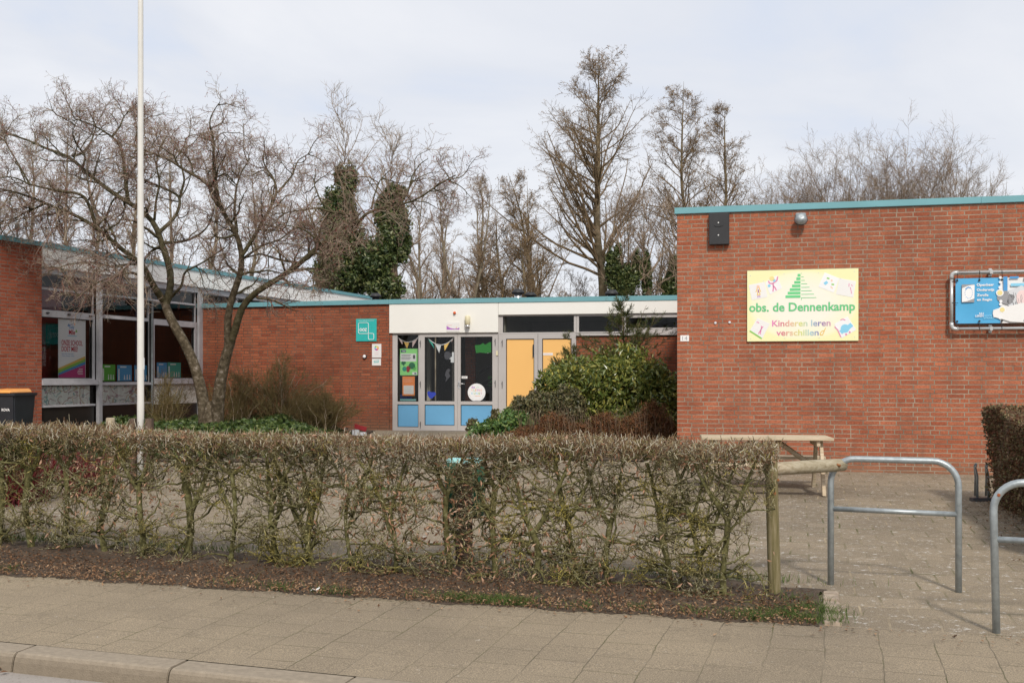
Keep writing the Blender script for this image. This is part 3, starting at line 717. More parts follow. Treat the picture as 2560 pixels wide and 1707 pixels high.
# hall interior
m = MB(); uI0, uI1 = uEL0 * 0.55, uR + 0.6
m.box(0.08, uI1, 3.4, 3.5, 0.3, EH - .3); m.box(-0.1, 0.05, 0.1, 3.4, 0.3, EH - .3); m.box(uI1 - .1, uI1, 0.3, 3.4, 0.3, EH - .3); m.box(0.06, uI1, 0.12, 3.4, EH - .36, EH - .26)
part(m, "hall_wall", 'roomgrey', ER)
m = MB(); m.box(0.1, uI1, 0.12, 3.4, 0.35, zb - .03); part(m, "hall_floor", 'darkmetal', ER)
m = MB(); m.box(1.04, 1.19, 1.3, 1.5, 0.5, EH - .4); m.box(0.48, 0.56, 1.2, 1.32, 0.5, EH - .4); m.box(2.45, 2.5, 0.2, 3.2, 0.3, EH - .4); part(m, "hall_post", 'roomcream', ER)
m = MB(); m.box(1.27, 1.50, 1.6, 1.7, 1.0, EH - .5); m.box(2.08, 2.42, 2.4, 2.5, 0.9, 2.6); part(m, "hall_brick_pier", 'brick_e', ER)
m = MB()
m.box(0.55, 1.02, 2.0, 2.05, 0.5, EH - .5)
for a, b in [((1.62, 1.5, 1.75), (2.05, 1.5, 2.02)), ((2.05, 1.5, 2.02), (2.42, 1.5, 1.86)), ((1.70, 1.5, 1.50), (2.42, 1.5, 1.88)), ((1.70, 1.5, 1.50), (2.45, 1.5, 1.50)), ((1.70, 1.5, 0.5), (1.70, 1.5, 1.50))]:
    m.tube([a, b], .025, 6)
part(m, "stair_rail", 'black', ER)
flat("green_card", (0.10, 0.42, 0.08)); flat("orange_card", (0.75, 0.16, 0.03))
m = MB(); m.box(1.66, 1.76, 2.2, 2.22, 1.45, 1.68); part(m, "notice_board", 'green_card', ER)
m = MB(); m.box(1.80, 1.98, 2.6, 2.62, 1.35, 1.68); part(m, "notice_board", 'orange_card', ER)

# ---- left wing
LT = EYE + 2.45; LTB = LT - 0.085
uL = {p: LW.u(p) for p in (0, 103, 107, 241, 254, 379, 386, 495, 505, 597)}
uEnd = 15.6
m = MB(); m.box(-9, uL[103], -0.012, 0.3, 0.25, LTB)
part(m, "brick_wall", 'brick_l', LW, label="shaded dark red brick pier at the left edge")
m = MB(); m.box(-9, uEnd, -0.055, 8, LTB + .001, LT); part(m, "roof_trim", 'teal', LW)
zWB = EYE + 2.015
m = MB(); m.box(uL[103] + .003, 7.2, -0.03, 0.14, zWB, LTB); m.box(7.206, 11.4, -0.031, 0.14, zWB, LTB); m.box(11.406, uEnd, -0.03, 0.14, zWB, LTB)
part(m, "fascia_board", 'white_l', LW, bevel=.003)
m = MB(); m.box(-9, uEnd, 7.7, 8, 0.3, LTB); m.box(-9, -8.8, 0.3, 8, 0.3, LTB); m.box(uEnd - .2, uEnd, 0.14, 8, 0.3, LTB)
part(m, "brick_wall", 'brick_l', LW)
m = MB(); m.box(uL[103], uEnd - .3, 0.02, 0.16, zWB - 0.12, zWB - .001); part(m, "lintel", 'frame_l', LW)
Z = lambda d: EYE + d
# windows: one casement with a sill, one fixed, one casement; upper lights over each
def upper(u0, u1, zt1, n=1, parent=LW):
    return glazed(LW, "window", u0, u1, Z(1.225) + .002, zWB - .122, (0.012, 0.012, 0.005, 0.015), y=(0.06, 0.12), rails=[(Z(1.60), Z(1.64))], gasket=0, fmat='frame_l')
upper(uL[103] + .004, uL[241] - .002, 0); upper(uL[254] + .002, uL[379], 0); upper(uL[379] + .05, uL[495] - .002, 0)
c1 = glazed(LW, "casement_window", uL[103] + .004, uL[241] - .004, Z(-0.05), Z(1.223), (0.03, 0.05, 0.02, 0.12), y=(0.03, 0.12), fmat='frame_l', label="casement window with a tall poster behind the glass")
for q in (0.12, 0.5, 0.9):
    h = MB(); uu = uL[103] + (uL[241] - uL[103]) * q; h.box(uu - .03, uu + .04, 0.0, 0.028, Z(1.165), Z(1.185)); h.box(uu - .012, uu + .012, -0.01, 0.028, Z(1.15), Z(1.19)); h.build("hinge", 'darkmetal', c1)
c2 = glazed(LW, "fixed_window", uL[254] + .002, uL[379] - .002, Z(-0.11), Z(1.223), (0.006, 0.01, 0.006, 0.06), y=(0.06, 0.11), fmat='frame_l')
c3 = glazed(LW, "casement_window", uL[386], uL[495] - .004, Z(-0.05), Z(1.223), (0.05, 0.07, 0.02, 0.12), y=(0.03, 0.12), fmat='frame_l')
m = MB(); m.box(uL[103] + .002, uL[241] + .01, -0.03, 0.13, Z(-0.155), Z(-0.052)); m.box(uL[103] + .002, uL[241] + .02, -0.045, -0.03, Z(-0.155), Z(-0.11)); m.box(uL[254], uL[379], 0.0, 0.13, Z(-0.165), Z(-0.113)); m.box(uL[386], uL[505], -0.03, 0.13, Z(-0.155), Z(-0.052))
part(m, "window_sill", 'frame_l', LW, bevel=.004)
m = MB(); m.box(uL[241] + .03, uL[254] - .03, -0.045, 0.03, 0.3, zWB - .122); part(m, "mullion_post", 'frame_l', LW)
m = MB(); m.box(uL[495] + .04, uL[505] + .02, -0.01, 0.05, 0.3, zWB - .122); part(m, "mullion_post", 'frame_l', LW)
m = MB(); m.box(uL[379] + .002, uL[379] + .012, -0.03, 0.01, 0.6, Z(1.63)); m.box(uL[254], uL[379] + .012, -0.03, 0.01, Z(1.60), Z(1.63)); part(m, "awning_rail", 'galv', LW)
m = MB(); m.box(uL[379] + .014, uL[386] - .002, 0.02, 0.14, 0.3, Z(1.6)); part(m, "dark_post", 'gasket', LW)
for u0, u1 in ((uL[103] + .002, uL[241] - .002), (uL[254], uL[379])):
    m = MB(); m.box(u0, u1, 0.02, 0.10, Z(-0.56), Z(-0.52)); part(m, "lower_rail", 'frame_l', LW)
m = MB(); m.box(uL[103] + .002, uL[241] - .002, 0.05, 0.09, 0.3, Z(-0.565)); m.box(uL[254], uL[379], 0.05, 0.09, 0.3, Z(-0.565)); m.box(uL[386], uL[505], 0.05, 0.09, 0.3, Z(-0.585)); part(m, "plinth_panel", 'plinth', LW)
flat("pebble", (0.40, 0.39, 0.35))
MT['pebble'] = plain("pebbled white board", (0.62, 0.61, 0.56), 0.9, 0.35, 40, bump=0.6, bs=60)
m = MB(); m.box(uL[386] + .03, uL[505] - .03, 0.045, 0.085, Z(-0.58), Z(-0.16)); part(m, "pebbled_panel", 'pebble', LW)
# glass lower lights over the curtains
for u0, u1 in ((uL[103] + .004, uL[241] - .004), (uL[254] + .002, uL[379] - .002)):
    pn = MB(); pn._add([(u0, 0.06, Z(-0.52)), (u1, 0.06, Z(-0.52)), (u1, 0.06, Z(-0.16)), (u0, 0.06, Z(-0.16))], [(0, 1, 2, 3)]); part(pn, "pane", 'glass', LW)
# high strip windows above the entrance roof
us = [uL[505] + .02, uL[597], LW.u(700), LW.u(800), LW.u(880)]
for a, b in zip(us, us[1:]):
    glazed(LW, "window", a + .01, b - .01, Z(1.0), zWB - .122, (0.02, 0.02, 0.05, 0.015), y=(0.05, 0.11), gasket=0, fmat='frame_l')
m = MB(); m.box(uL[505] + .02, uEnd - .2, 0.02, 0.14, 0.3, Z(0.995)); part(m, "brick_wall", 'brick_l', LW)
m = MB(); m.box(LW.u(880), uEnd - .2, 0.03, 0.14, Z(0.996), zWB - .121); part(m, "brick_wall", 'brick_l', LW)
# classroom interior
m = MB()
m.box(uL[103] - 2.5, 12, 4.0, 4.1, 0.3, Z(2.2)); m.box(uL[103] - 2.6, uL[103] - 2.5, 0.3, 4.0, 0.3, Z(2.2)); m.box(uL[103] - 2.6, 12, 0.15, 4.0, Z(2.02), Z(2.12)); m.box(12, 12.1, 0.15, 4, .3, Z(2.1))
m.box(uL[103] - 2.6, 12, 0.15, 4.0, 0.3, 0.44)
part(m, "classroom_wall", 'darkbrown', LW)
flat("navy", (0.012, 0.03, 0.07)); flat("deepred", (0.20, 0.012, 0.02)); flat("deepteal", (0.015, 0.08, 0.065))
m = MB(); m.box(uL[379] - .2, uL[379] - .02, 0.25, 0.27, .5, Z(1.55)); part(m, "blue_drape", 'navy', LW)

# curtains with drawn swirls behind the lower lights
def curtainmat():
    m, t, n, l, p = newmat("white curtain with drawn swirls")
    tc = n.new("ShaderNodeTexCoord")
    c = (0.86, 0.85, 0.80)
    prev = None
    base = n.new("ShaderNodeRGB"); base.outputs[0].default_value = c + (1,); prev = base.outputs[0]
    for i, (sc, col) in enumerate([(3.2, (0.35, 0.10, 0.08)), (4.1, (0.10, 0.32, 0.33)), (2.6, (0.52, 0.33, 0.12)), (5.0, (0.40, 0.16, 0.22))]):
        mp = n.new("ShaderNodeMapping"); mp.inputs["Location"].default_value = (i * 7.3, 0, i * 3.1); l.new(tc.outputs["Object"], mp.inputs[0])
        nn = noise(n, l, sc, 1.5, 0.5, vec=mp.outputs[0])
        r = ramp(n, l, nn.outputs["Fac"], [(0.485, (0, 0, 0)), (0.495, (0.75,) * 3), (0.505, (0.75,) * 3), (0.515, (0, 0, 0))])
        prev = mixc(n, l, r.outputs[0], prev, col)
    l.new(prev, p.inputs["Base Color"]); p.inputs["Roughness"].default_value = 0.9
    return m
MT['curtain'] = curtainmat()
for i, (u0, u1) in enumerate(((uL[103] + .02, uL[241] - .06), (uL[254] + .02, uL[379] - .1))):
    N_ = 90; vs = []; fs = []
    for k in range(N_ + 1):
        q = k / N_; u = u0 + (u1 - u0) * q; yy = 0.10 + 0.028 * math.sin(q * 2 * math.pi * 9 + i) + 0.01 * math.sin(q * 40)
        vs += [(u, yy, Z(-0.52)), (u, yy, Z(-0.17))]
    for k in range(N_): fs.append((2 * k, 2 * k + 2, 2 * k + 3, 2 * k + 1))
    m = MB(); m._add(vs, fs, True)
    t = thing("curtain", ["white half curtain with coloured swirls under the poster window", "white half curtain with coloured swirls under the row of green and blue cards"][i], "curtain", LW.at(0), group="swirl curtains behind the low panes")
    m.build("folded_cloth", 'curtain', t)

# roof vents
def vent(px, yt, yb, yneck, w, Fy, lab, neck=False):
    Y = Fy; X = (px - CX) * Y / FOC; s = FOC / Y
    zt = EYE + (HOR - yt) / s; zbm = EYE + (HOR - yb) / s; r = w / 2 / s
    t = thing("roof_vent", lab, "roof vent", loc=(X, Y, EH - .12), group="black mushroom vents on the flat roof")
    o = -(EH - .12); m = MB()
    m.lathe([(r * .75, zbm + o), (r, zbm + o + .01), (r * .97, zbm + o + .05), (r * .8, zt + o - .035), (r * .66, zt + o - .01), (r * .6, zt + o)], sides=28)
    m.build("cap", 'black', t)
    m = MB(); m.lathe([(r * .6, 0), (r * .6, zbm + o + .02)], sides=24); m.build("neck", 'silver' if neck else 'black', t)
vent(1295, 723, 735, 0, 32, 24.6, "tall black roof vent with a shiny metal neck, left of its pair", True)
vent(1326, 731, 741, 0, 31, 24.6, "low black roof vent right beside the one with a shiny neck")
vent(1529, 725, 738, 0, 34, 24.2, "black roof vent above the high window, behind the conifer tip")
vent(939, 733, 744, 0, 29, 26.0, "black roof vent where the left roof meets the entrance roof")
t = thing("flue_pipe", "thin black flue pipe standing on the far left roof", "flue", loc=((43 - CX) * 21.0 / FOC - .0, 21.0, LT))
m = MB(); zz1 = (HOR - 562) * 21 / FOC + EYE - LT; m.lathe([(.02, 0), (.02, zz1 - .1)], sides=10); m.build("pipe", 'black', t)
m = MB(); m.lathe([(.02, zz1 - .12), (.042, zz1 - .11), (.042, zz1), (.03, zz1 + .02)], sides=12); m.build("cap", 'black', t)

# air brick low in the wall
m = MB(); u_ = EL.u(867); z_ = EL.z(867, 1072); m.box(-.035, .035, -.004, .02, -.02, .02)
o = m.build("air_grille", 'gasket', None, EL.at(u_, -.003, z_)); tag(o, "small dark air grille at the foot of the brick wall", "air grille")
# ------------------------------------------------------------------ signs, lamps and posters on the walls
for nm, c in dict(green1=(0.14, 0.60, 0.24), green2=(0.06, 0.38, 0.16), pink=(0.72, 0.25, 0.42), red1=(0.50, 0.025, 0.06), sky=(0.25, 0.60, 0.80), peach=(0.85, 0.55, 0.40), lilac=(0.74, 0.68, 0.80), orange=(0.88, 0.32, 0.09), gold=(0.78, 0.50, 0.12), grass1=(0.25, 0.55, 0.10),
                  bannerblue=(0.075, 0.38, 0.66), white1=(0.83, 0.83, 0.83), grey1=(0.30, 0.30, 0.31), darkgrey=(0.10, 0.105, 0.11), palegrey=(0.62, 0.64, 0.66), turq=(0.03, 0.46, 0.43), navy1=(0.02, 0.04, 0.16), magenta=(0.52, 0.05, 0.22), blue1=(0.06, 0.30, 0.62),
                  limegreen=(0.18, 0.62, 0.16), postergreen=(0.36, 0.80, 0.30), tomato=(0.42, 0.03, 0.04), broc=(0.03, 0.22, 0.10), mint=(0.30, 0.62, 0.60), violet=(0.42, 0.16, 0.52), cream=(0.72, 0.66, 0.45), lampred=(0.75, 0.12, 0.02), paper=(0.82, 0.82, 0.83), teal1=(0.03, 0.35, 0.27), cardblue=(0.07, 0.35, 0.60), cardgreen=(0.10, 0.42, 0.06), cardteal=(0.05, 0.42, 0.33), ink=(0.05, 0.05, 0.06), brightgreen=(0.02, 0.30, 0.03), strongblue=(0.01, 0.04, 0.45), binorange=(0.85, 0.38, 0.10), brushred=(0.30, 0.012, 0.018), lightpink=(0.80, 0.62, 0.60), lyellow=(0.80, 0.68, 0.30)).items(): flat(nm, c)

def on_wall(name, F, px0, px1, py0, py1, label, cat, v=-0.012, pxm=None, group=None):
    """Empty at the lower left corner of a thing fixed to a wall, plus its width and height"""
    pm = pxm or (px0 + px1) / 2
    u0, u1 = F.u(px0, v), F.u(px1, v); z0, z1 = F.z(pm, py1, v), F.z(pm, py0, v)
    return thing(name, label, cat, M=F.at(u0, v, z0), group=group), u1 - u0, z1 - z0

# ---- big yellow school sign
t, w, h = on_wall("school_sign", RW, 1868, 2146, 674, 852.5, "large pale yellow school name sign with green lettering and children's drawings on the brick wall", "sign", v=-0.03, pxm=2007)
def sign_yellow():
    m, t_, n, l, p = newmat("pale yellow sign board")
    tc = n.new("ShaderNodeTexCoord"); mp = n.new("ShaderNodeMapping"); mp.inputs["Location"].default_value = (-w / 2 / (w / 2), 0, -1)
    mp.inputs["Scale"].default_value = (2 / w, 0, 2 / h); l.new(tc.outputs["Object"], mp.inputs[0])
    vl = n.new("ShaderNodeVectorMath"); vl.operation = 'LENGTH'; l.new(mp.outputs[0], vl.inputs[0])
    r = ramp(n, l, vl.outputs["Value"], [(0.50, (0.86, 0.835, 0.72)), (0.9, (0.86, 0.84, 0.60)), (1.0, (0.85, 0.83, 0.46))])
    r.color_ramp.elements[2].position = 1.0
    gr_ = n.new("ShaderNodeTexGradient"); gr_.gradient_type = 'RADIAL'; mp2 = n.new("ShaderNodeMapping"); mp2.inputs["Location"].default_value = (-1, 0, -1); mp2.inputs["Scale"].default_value = (2 / w, 0, 2 / h)
    l.new(r.outputs[0], p.inputs["Base Color"]); p.inputs["Roughness"].default_value = 0.4
    return m
MT['signyellow'] = sign_yellow()
m = MB(); m.box(0, w, 0, 0.02, 0, h); m.build("sign_board", 'signyellow', t)
def P(zx, zy):   # point on the sign from its position in the enlarged view (135..2208, 1440..110)
    return ((zx - 137) / 2072 * w, (1443 - zy) / 1340 * h)
x0, z0 = P(175, 935); x1, z1 = P(2148, 718)
text_part("obs. de Dennenkamp", x0, x1, z0, z1, -0.0025, 'green2', t, bold=0.022)
text_part("obs. de Dennenkamp", x0 + .004, x1 - .004, z0 + .004, z1 - .004, -0.0045, 'green1', t, bold=0.004)
def rainbow():
    m, t_, n, l, p = newmat("rainbow lettering")
    tc = n.new("ShaderNodeTexCoord"); sp = n.new("ShaderNodeSeparateXYZ"); l.new(tc.outputs["Object"], sp.inputs[0])
    mr = n.new("ShaderNodeMapRange"); l.new(sp.outputs[0], mr.inputs[0]); mr.inputs[1].default_value = P(600, 0)[0]; mr.inputs[2].default_value = P(1700, 0)[0]
    r = ramp(n, l, mr.outputs[0], [(0.0, (0.75, 0.22, 0.50)), (0.2, (0.66, 0.20, 0.24)), (0.34, (0.78, 0.52, 0.35)), (0.5, (0.66, 0.70, 0.22)), (0.66, (0.42, 0.62, 0.66)), (0.80, (0.24, 0.22, 0.45)), (1.0, (0.62, 0.30, 0.42))])
    l.new(r.outputs[0], p.inputs["Base Color"]); return m
MT['rainbow'] = rainbow()
x0, z0 = P(610, 1165); x1, z1 = P(1700, 1048); text_part("Kinderen leren", x0, x1, z0, z1, -0.0025, 'rainbow', t, bold=0.015)
x0, z0 = P(690, 1340); x1, z1 = P(1480, 1225); text_part("verschillen", x0, x1, z0, z1, -0.0025, 'rainbow', t, bold=0.015)
x0, z0 = P(1500, 1340); x1, z1 = P(1615, 1200); text_part("d", x0, x1, z0, z1, -0.0025, 'gold', t, shear=0.5)
tr = MB()
for i, (xl, yt, yb) in enumerate([(1088, 183, 232), (1066, 248, 298), (1026, 315, 363), (985, 382, 431), (943, 449, 498), (903, 515, 563), (862, 581, 630)]):
    a = P(xl, yb); b = P(1142, yt); tr.box(a[0], b[0], -0.003, 0, a[1], b[1])
for xr, y in [(1200, 240), (1222, 305), (1266, 370), (1310, 435), (1350, 500), (1392, 565), (1436, 630)]:
    a = P(1155, y + 5); b = P(xr, y - 5); tr.box(a[0], b[0], -0.003, 0, a[1], b[1])
a = P(1156, 672); b = P(1166, 630); tr.box(a[0], b[0], -0.003, 0, a[1], b[1]); a = P(1152, 180); b = P(1166, 170); tr.box(a[0], b[0], -0.003, 0, a[1], b[1])
tr.build("tree_emblem", 'green1', t)
def drawing(pts, mat, doodles, lab):
    m = MB(); q = [P(*p) for p in pts]; m.prism(q, -0.0022, -0.0002); d = m.build("drawing_print", mat, t); d["label"] = lab
    for mt, strokes, wd in doodles:
        k = MB()
        for s in strokes:
            pp = [(P(*p)[0], -0.003, P(*p)[1]) for p in s]
            if len(pp) == 1: k.lathe([(wd, -0.0035), (wd, -0.0023)], (pp[0][0], 0, pp[0][2]), 14, axis='y')
            else:
                for (xa, _, za), (xb, _, zb_) in zip(pp, pp[1:]):
                    dxx, dzz = xb - xa, zb_ - za; ln = math.hypot(dxx, dzz) + 1e-6; nx, nz_ = -dzz / ln * wd / 2, dxx / ln * wd / 2
                    k.prism([(xa + nx, za + nz_), (xa - nx, za - nz_), (xb - nx, zb_ - nz_), (xb + nx, zb_ + nz_)], -0.0032, -0.0024)
        k.build("doodle", mt, d)
drawing([(165, 372), (470, 318), (522, 605), (225, 662)], 'offwhite', [('peach', [[(345, 410)]], .022), ('gold', [[(330, 420), (318, 480), (300, 510)], [(362, 420), (380, 480), (400, 505)], [(345, 470), (330, 570), (385, 560), (350, 470)]], .012), ('violet', [[(348, 460), (352, 520)], [(345, 580), (340, 612)], [(372, 580), (380, 606)]], .014)], "tilted print of a girl in an orange skirt")
drawing([(480, 330), (700, 200), (800, 440), (570, 558)], 'white1', [('lyellow', [[(605, 262)]], .035), ('pink', [[(540, 300), (560, 350), (620, 355), (700, 300), (715, 225)], [(625, 340), (635, 430), (625, 505)], [(630, 400), (665, 430), (690, 485)]], .018), ('sky', [[(555, 395)], [(650, 298)]], .02)], "tilted print of a figure with a raised pink arm")
drawing([(1590, 165), (1860, 280), (1755, 545), (1475, 430)], 'white1', [('sky', [[(1585, 385), (1640, 340)]], .04), ('grass1', [[(1630, 270), (1680, 285)], [(1715, 390), (1765, 395)]], .02), ('peach', [[(1720, 320)], [(1700, 430), (1740, 470)]], .014)], "tilted print with a blue blob and green scribbles")
drawing([(1860, 278), (2168, 340), (2115, 640), (1800, 575)], 'offwhite', [('pink', [[(2040, 380), (2035, 440)], [(2080, 400), (2100, 430)], [(2062, 450), (2072, 500), (2085, 570)]], .010)], "tilted pale print of a thin pink flower")
drawing([(335, 1000), (570, 1110), (420, 1395), (180, 1245)], 'offwhite', [('pink', [[(315, 1075), (365, 1090)], [(410, 1150), (405, 1210), (350, 1300)], [(440, 1160), (400, 1215), (385, 1310)]], .014), ('grass1', [[(185, 1240), (415, 1390)]], .02)], "tilted print of two pink figures above a green strip")
drawing([(1765, 1130), (2010, 990), (2170, 1240), (1905, 1395)], 'white1', [('sky', [[(1965, 1215)], [(1885, 1290), (1930, 1250)], [(2020, 1200), (2090, 1140)]], .06), ('pink', [[(1880, 1060), (1920, 1040), (1970, 1060)], [(1775, 1180), (1830, 1240), (1890, 1375)], [(1985, 1325)], [(2050, 1285)]], .014)], "tilted print of a figure in a round blue dress")
sc_ = MB()
for zx, zy in [(200, 195), (835, 180), (1480, 175), (2135, 158), (205, 1388), (845, 1385), (1490, 1382), (2140, 1372), (205, 762), (445, 300), (1885, 285)]:
    q = P(zx, zy); sc_.lathe([(.006, -.004), (.006, 0)], (q[0], 0, q[1]), 8, axis='y')
sc_.build("screws", 'palegrey', t)

# ---- blue banner in a pipe frame
v = -0.10
uB0, uB1 = RW.u(2379, v), RW.u(2379, v) + 2.35
zt_, zb_ = RW.z(2430, 681, v), RW.z(2430, 821.5, v)
t = thing("banner_frame", "grey pipe frame with elbow corners mounted on the brick wall around the blue banner", "frame", M=RW.at(uB0, v, zb_)); W_, H_ = uB1 - uB0, zt_ - zb_
m = MB(); r = .021
m.tube([(0.06, 0, H_), (W_ - .06, 0, H_)], r, 14); m.tube([(0.06, 0, 0), (W_ - .06, 0, 0)], r, 14); m.tube([(0, 0, .06), (0, 0, H_ - .06)], r, 14); m.tube([(W_, 0, .06), (W_, 0, H_ - .06)], r, 14)
m.build("pipe", 'galv2', t)
for cx, cz, sx, sz in ((0, 0, 1, 1), (0, H_, 1, -1), (W_, 0, -1, 1), (W_, H_, -1, -1)):
    m = MB(); m.tube([(cx, 0, cz + sz * .085)] + [(cx + sx * .05 * (1 - math.cos(a)), 0, cz + sz * .05 * (1 - math.sin(a))) for a in [i * math.pi / 12 for i in range(7)]] + [(cx + sx * .085, 0, cz)], .028, 14); m.build("elbow", 'galv2', t)
for uu in (RW.u(2478, v) - uB0, RW.u(2478, v) - uB0 + 1.2):
    for zc in (0, H_):
        m = MB(); m.box(uu - .018, uu + .018, -.026, .10, zc - .026, zc + .026); m.box(uu - .02, uu + .02, .07, .099, zc - .055, zc + .055); m.build("clamp", 'galv2', t)
b = thing("blue_banner", "blue and white schoolboard banner with a pupil photo, tied inside the pipe frame", "banner", M=RW.at(RW.u(2389, v), v, RW.z(2389, 809, v)))
ub = RW.u(2389, v); bw = RW.u(2501, v) - ub; bh = RW.z(2430, 695, v) - RW.z(2430, 808, v); bW = 2.1
def wavy(x0, x1, z0, z1, mt, nm, yo=0.0, nx=24, nz=8, par=None):
    vs = []; fs = []
    for i in range(nx + 1):
        for j in range(nz + 1):
            x = x0 + (x1 - x0) * i / nx; z = z0 + (z1 - z0) * j / nz
            vs.append((x, yo + 0.006 * math.sin(x * 9 + z * 3) + 0.004 * math.sin(z * 11 + x * 2), z))
    for i in range(nx):
        for j in range(nz): a = i * (nz + 1) + j; fs.append((a, a + nz + 1, a + nz + 2, a + 1))
    m = MB(); m._add(vs, fs, True); return m.build(nm, mt, par)
wavy(0, bw, 0, bh, 'bannerblue', "blue_field", par=b); ph_ = wavy(bw, bW, 0, bh, 'offwhite', "photo_field", par=b)
def Q(zx, zy): return ((zx - 320) / (1285 - 320) * bw, (1290 - zy) / (1290 - 300) * bh)
yy = -0.014
m = MB(); a = Q(450, 828); c_ = Q(722, 435); m.box(a[0], c_[0], yy, yy + .001, a[1], c_[1]); lg = m.build("logo_square", 'grey1', b)
pts = [Q(455, 520), Q(560, 475), Q(640, 455), Q(727, 445), Q(722, 745), Q(640, 775), Q(560, 805), Q(455, 818)]
m = MB(); m.prism(pts, yy - .0015, yy - .0002); m.build("logo_field", 'white1', b)
m = MB()
for k in range(16):
    an = math.radians(200 - k * 22); q = Q(600 + 82 * math.cos(an), 620 - 120 * math.sin(an)); m.lathe([(.010 if k in (3, 4, 5, 6) else .005, yy - .0035), (.010 if k in (3, 4, 5, 6) else .005, yy - .0016)], (q[0], 0, q[1]), 10, axis='y')
m.build("dot_ring", 'blue1', b)
for s, (xa, ya, xb, yb) in (("Openbaar", (772, 495, 1145, 420)), ("Onderwijs", (772, 605, 1150, 530)), ("Zwolle", (775, 700, 1025, 645)), ("en Regio", (778, 815, 1105, 745))):
    a = Q(xa, ya); c_ = Q(xb, yb); text_part(s, a[0], c_[0], a[1], c_[1], yy, 'white1', b, bold=.03)
for s, (xa, ya, xb, yb), mt in (("NU", (828, 1100, 925, 1055), 'white1'), ("LEREN", (745, 1150, 918, 1105), 'white1'), ("VOOR", (935, 1145, 1105, 1105), 'sky'), ("STRAKS", (925, 1195, 1150, 1155), 'sky')):
    a = Q(xa, ya); c_ = Q(xb, yb); text_part(s, a[0], c_[0], a[1], c_[1], yy, mt, b, bold=.02)
# the photo: a pupil bent over a desk, printed in pale greys
def blob(zx, zy, rx, rz, mt, nm, y=yy - .002, n=18, wob=0.12, seed=1, par=None):
    rr = random.Random(seed); c = Q(zx, zy); pts = []
    for k in range(n):
        a = 2 * math.pi * k / n; f = 1 + rr.uniform(-wob, wob); pts.append((c[0] + rx * f * math.cos(a), c[1] + rz * f * math.sin(a)))
    m = MB(); m.prism(pts, y, y + .001); return m.build(nm, mt, par or b)
m = MB(); a = Q(1345, 620); c_ = Q(1432, 280); m.box(a[0], c_[0], yy - .001, yy, a[1], c_[1]); a = Q(1480, 325); c_ = Q(1670, 280); m.box(a[0], c_[0], yy - .001, yy, a[1], c_[1]); m.build("photo_curtain", 'blue1', b)
m = MB(); a = Q(1500, 490); c_ = Q(2600, 430); m.box(a[0], c_[0], yy - .001, yy, a[1], c_[1]); m.build("photo_shelf", 'sky', b)
blob(1385, 740, .10, .085, 'grey1', "photo_figure", seed=2, wob=.2)
blob(1680, 760, .15, .17, 'palegrey', "photo_hair", seed=3); blob(1760, 770, .085, .12, 'lightpink', "photo_face", y=yy - .004, seed=4, wob=.05)
blob(1850, 1080, .42, .13, 'offwhite', "photo_sleeve", y=yy - .005, seed=5, wob=.08)
m = MB()
rr = random.Random(8)
for k in range(26):
    x_, z_ = Q(rr.uniform(1520, 1720), rr.uniform(600, 940)); m.prism([(x_, z_), (x_ + .006, z_), (x_ + .02, z_ - .07), (x_ + .016, z_ - .07)], yy - .0045, yy - .0035)
m.build("photo_strands", 'grey1', b)
for zx, zy, rr_, mt in ((1280, 300, .018, 'white1'), (1278, 400, .018, 'white1'), (1275, 515, .022, 'white1'), (1268, 632, .048, 'lyellow'), (1290, 815, .020, 'white1'), (1285, 880, .02, 'white1'), (1318, 1000, .045, 'lyellow'), (1275, 1170, .022, 'white1')):
    blob(zx, zy, rr_, rr_, 'white1', "bead", y=yy - .006, wob=0)
    if mt != 'white1': blob(zx, zy, rr_ * .7, rr_ * .7, mt, "bead", y=yy - .008, wob=0)
tie = MB(); ex = []
ty_t = H_ + (zb_ - RW.z(2389, 809, v)); ty_b = zb_ - RW.z(2389, 809, v)
for zx in (350, 830, 1312, 1795, 2270, 2750):
    x_ = Q(zx, 0)[0]; tie.tube([(x_, -.02, bh - .03), (x_ + .004, -.026, bh + .06), (x_, -.024, ty_t)], .0035, 6); tie.tube([(x_, -.02, .03), (x_ - .004, -.026, -.05), (x_, -.024, ty_b)], .0035, 6)
    for zc in (ty_t, ty_b): tie.tube([(x_ + .024 * 0, -.024 * math.cos(a), zc + .024 * math.sin(a)) for a in [i * math.pi / 4 for i in range(9)]], .0035, 5)
    for zc in (bh - .03, .03): tie.lathe([(.014, -.022), (.014, -.012)], (x_, 0, zc), 10, axis='y')
xl_ = uB0 - ub
for zc in (bh * .97, bh * .49): tie.tube([(.03, -.02, zc - .02), (xl_ / 2, -.02, zc - .02), (xl_, -.024, zc - .02)], .0035, 6)
tie.build("tie", 'gasket', b)

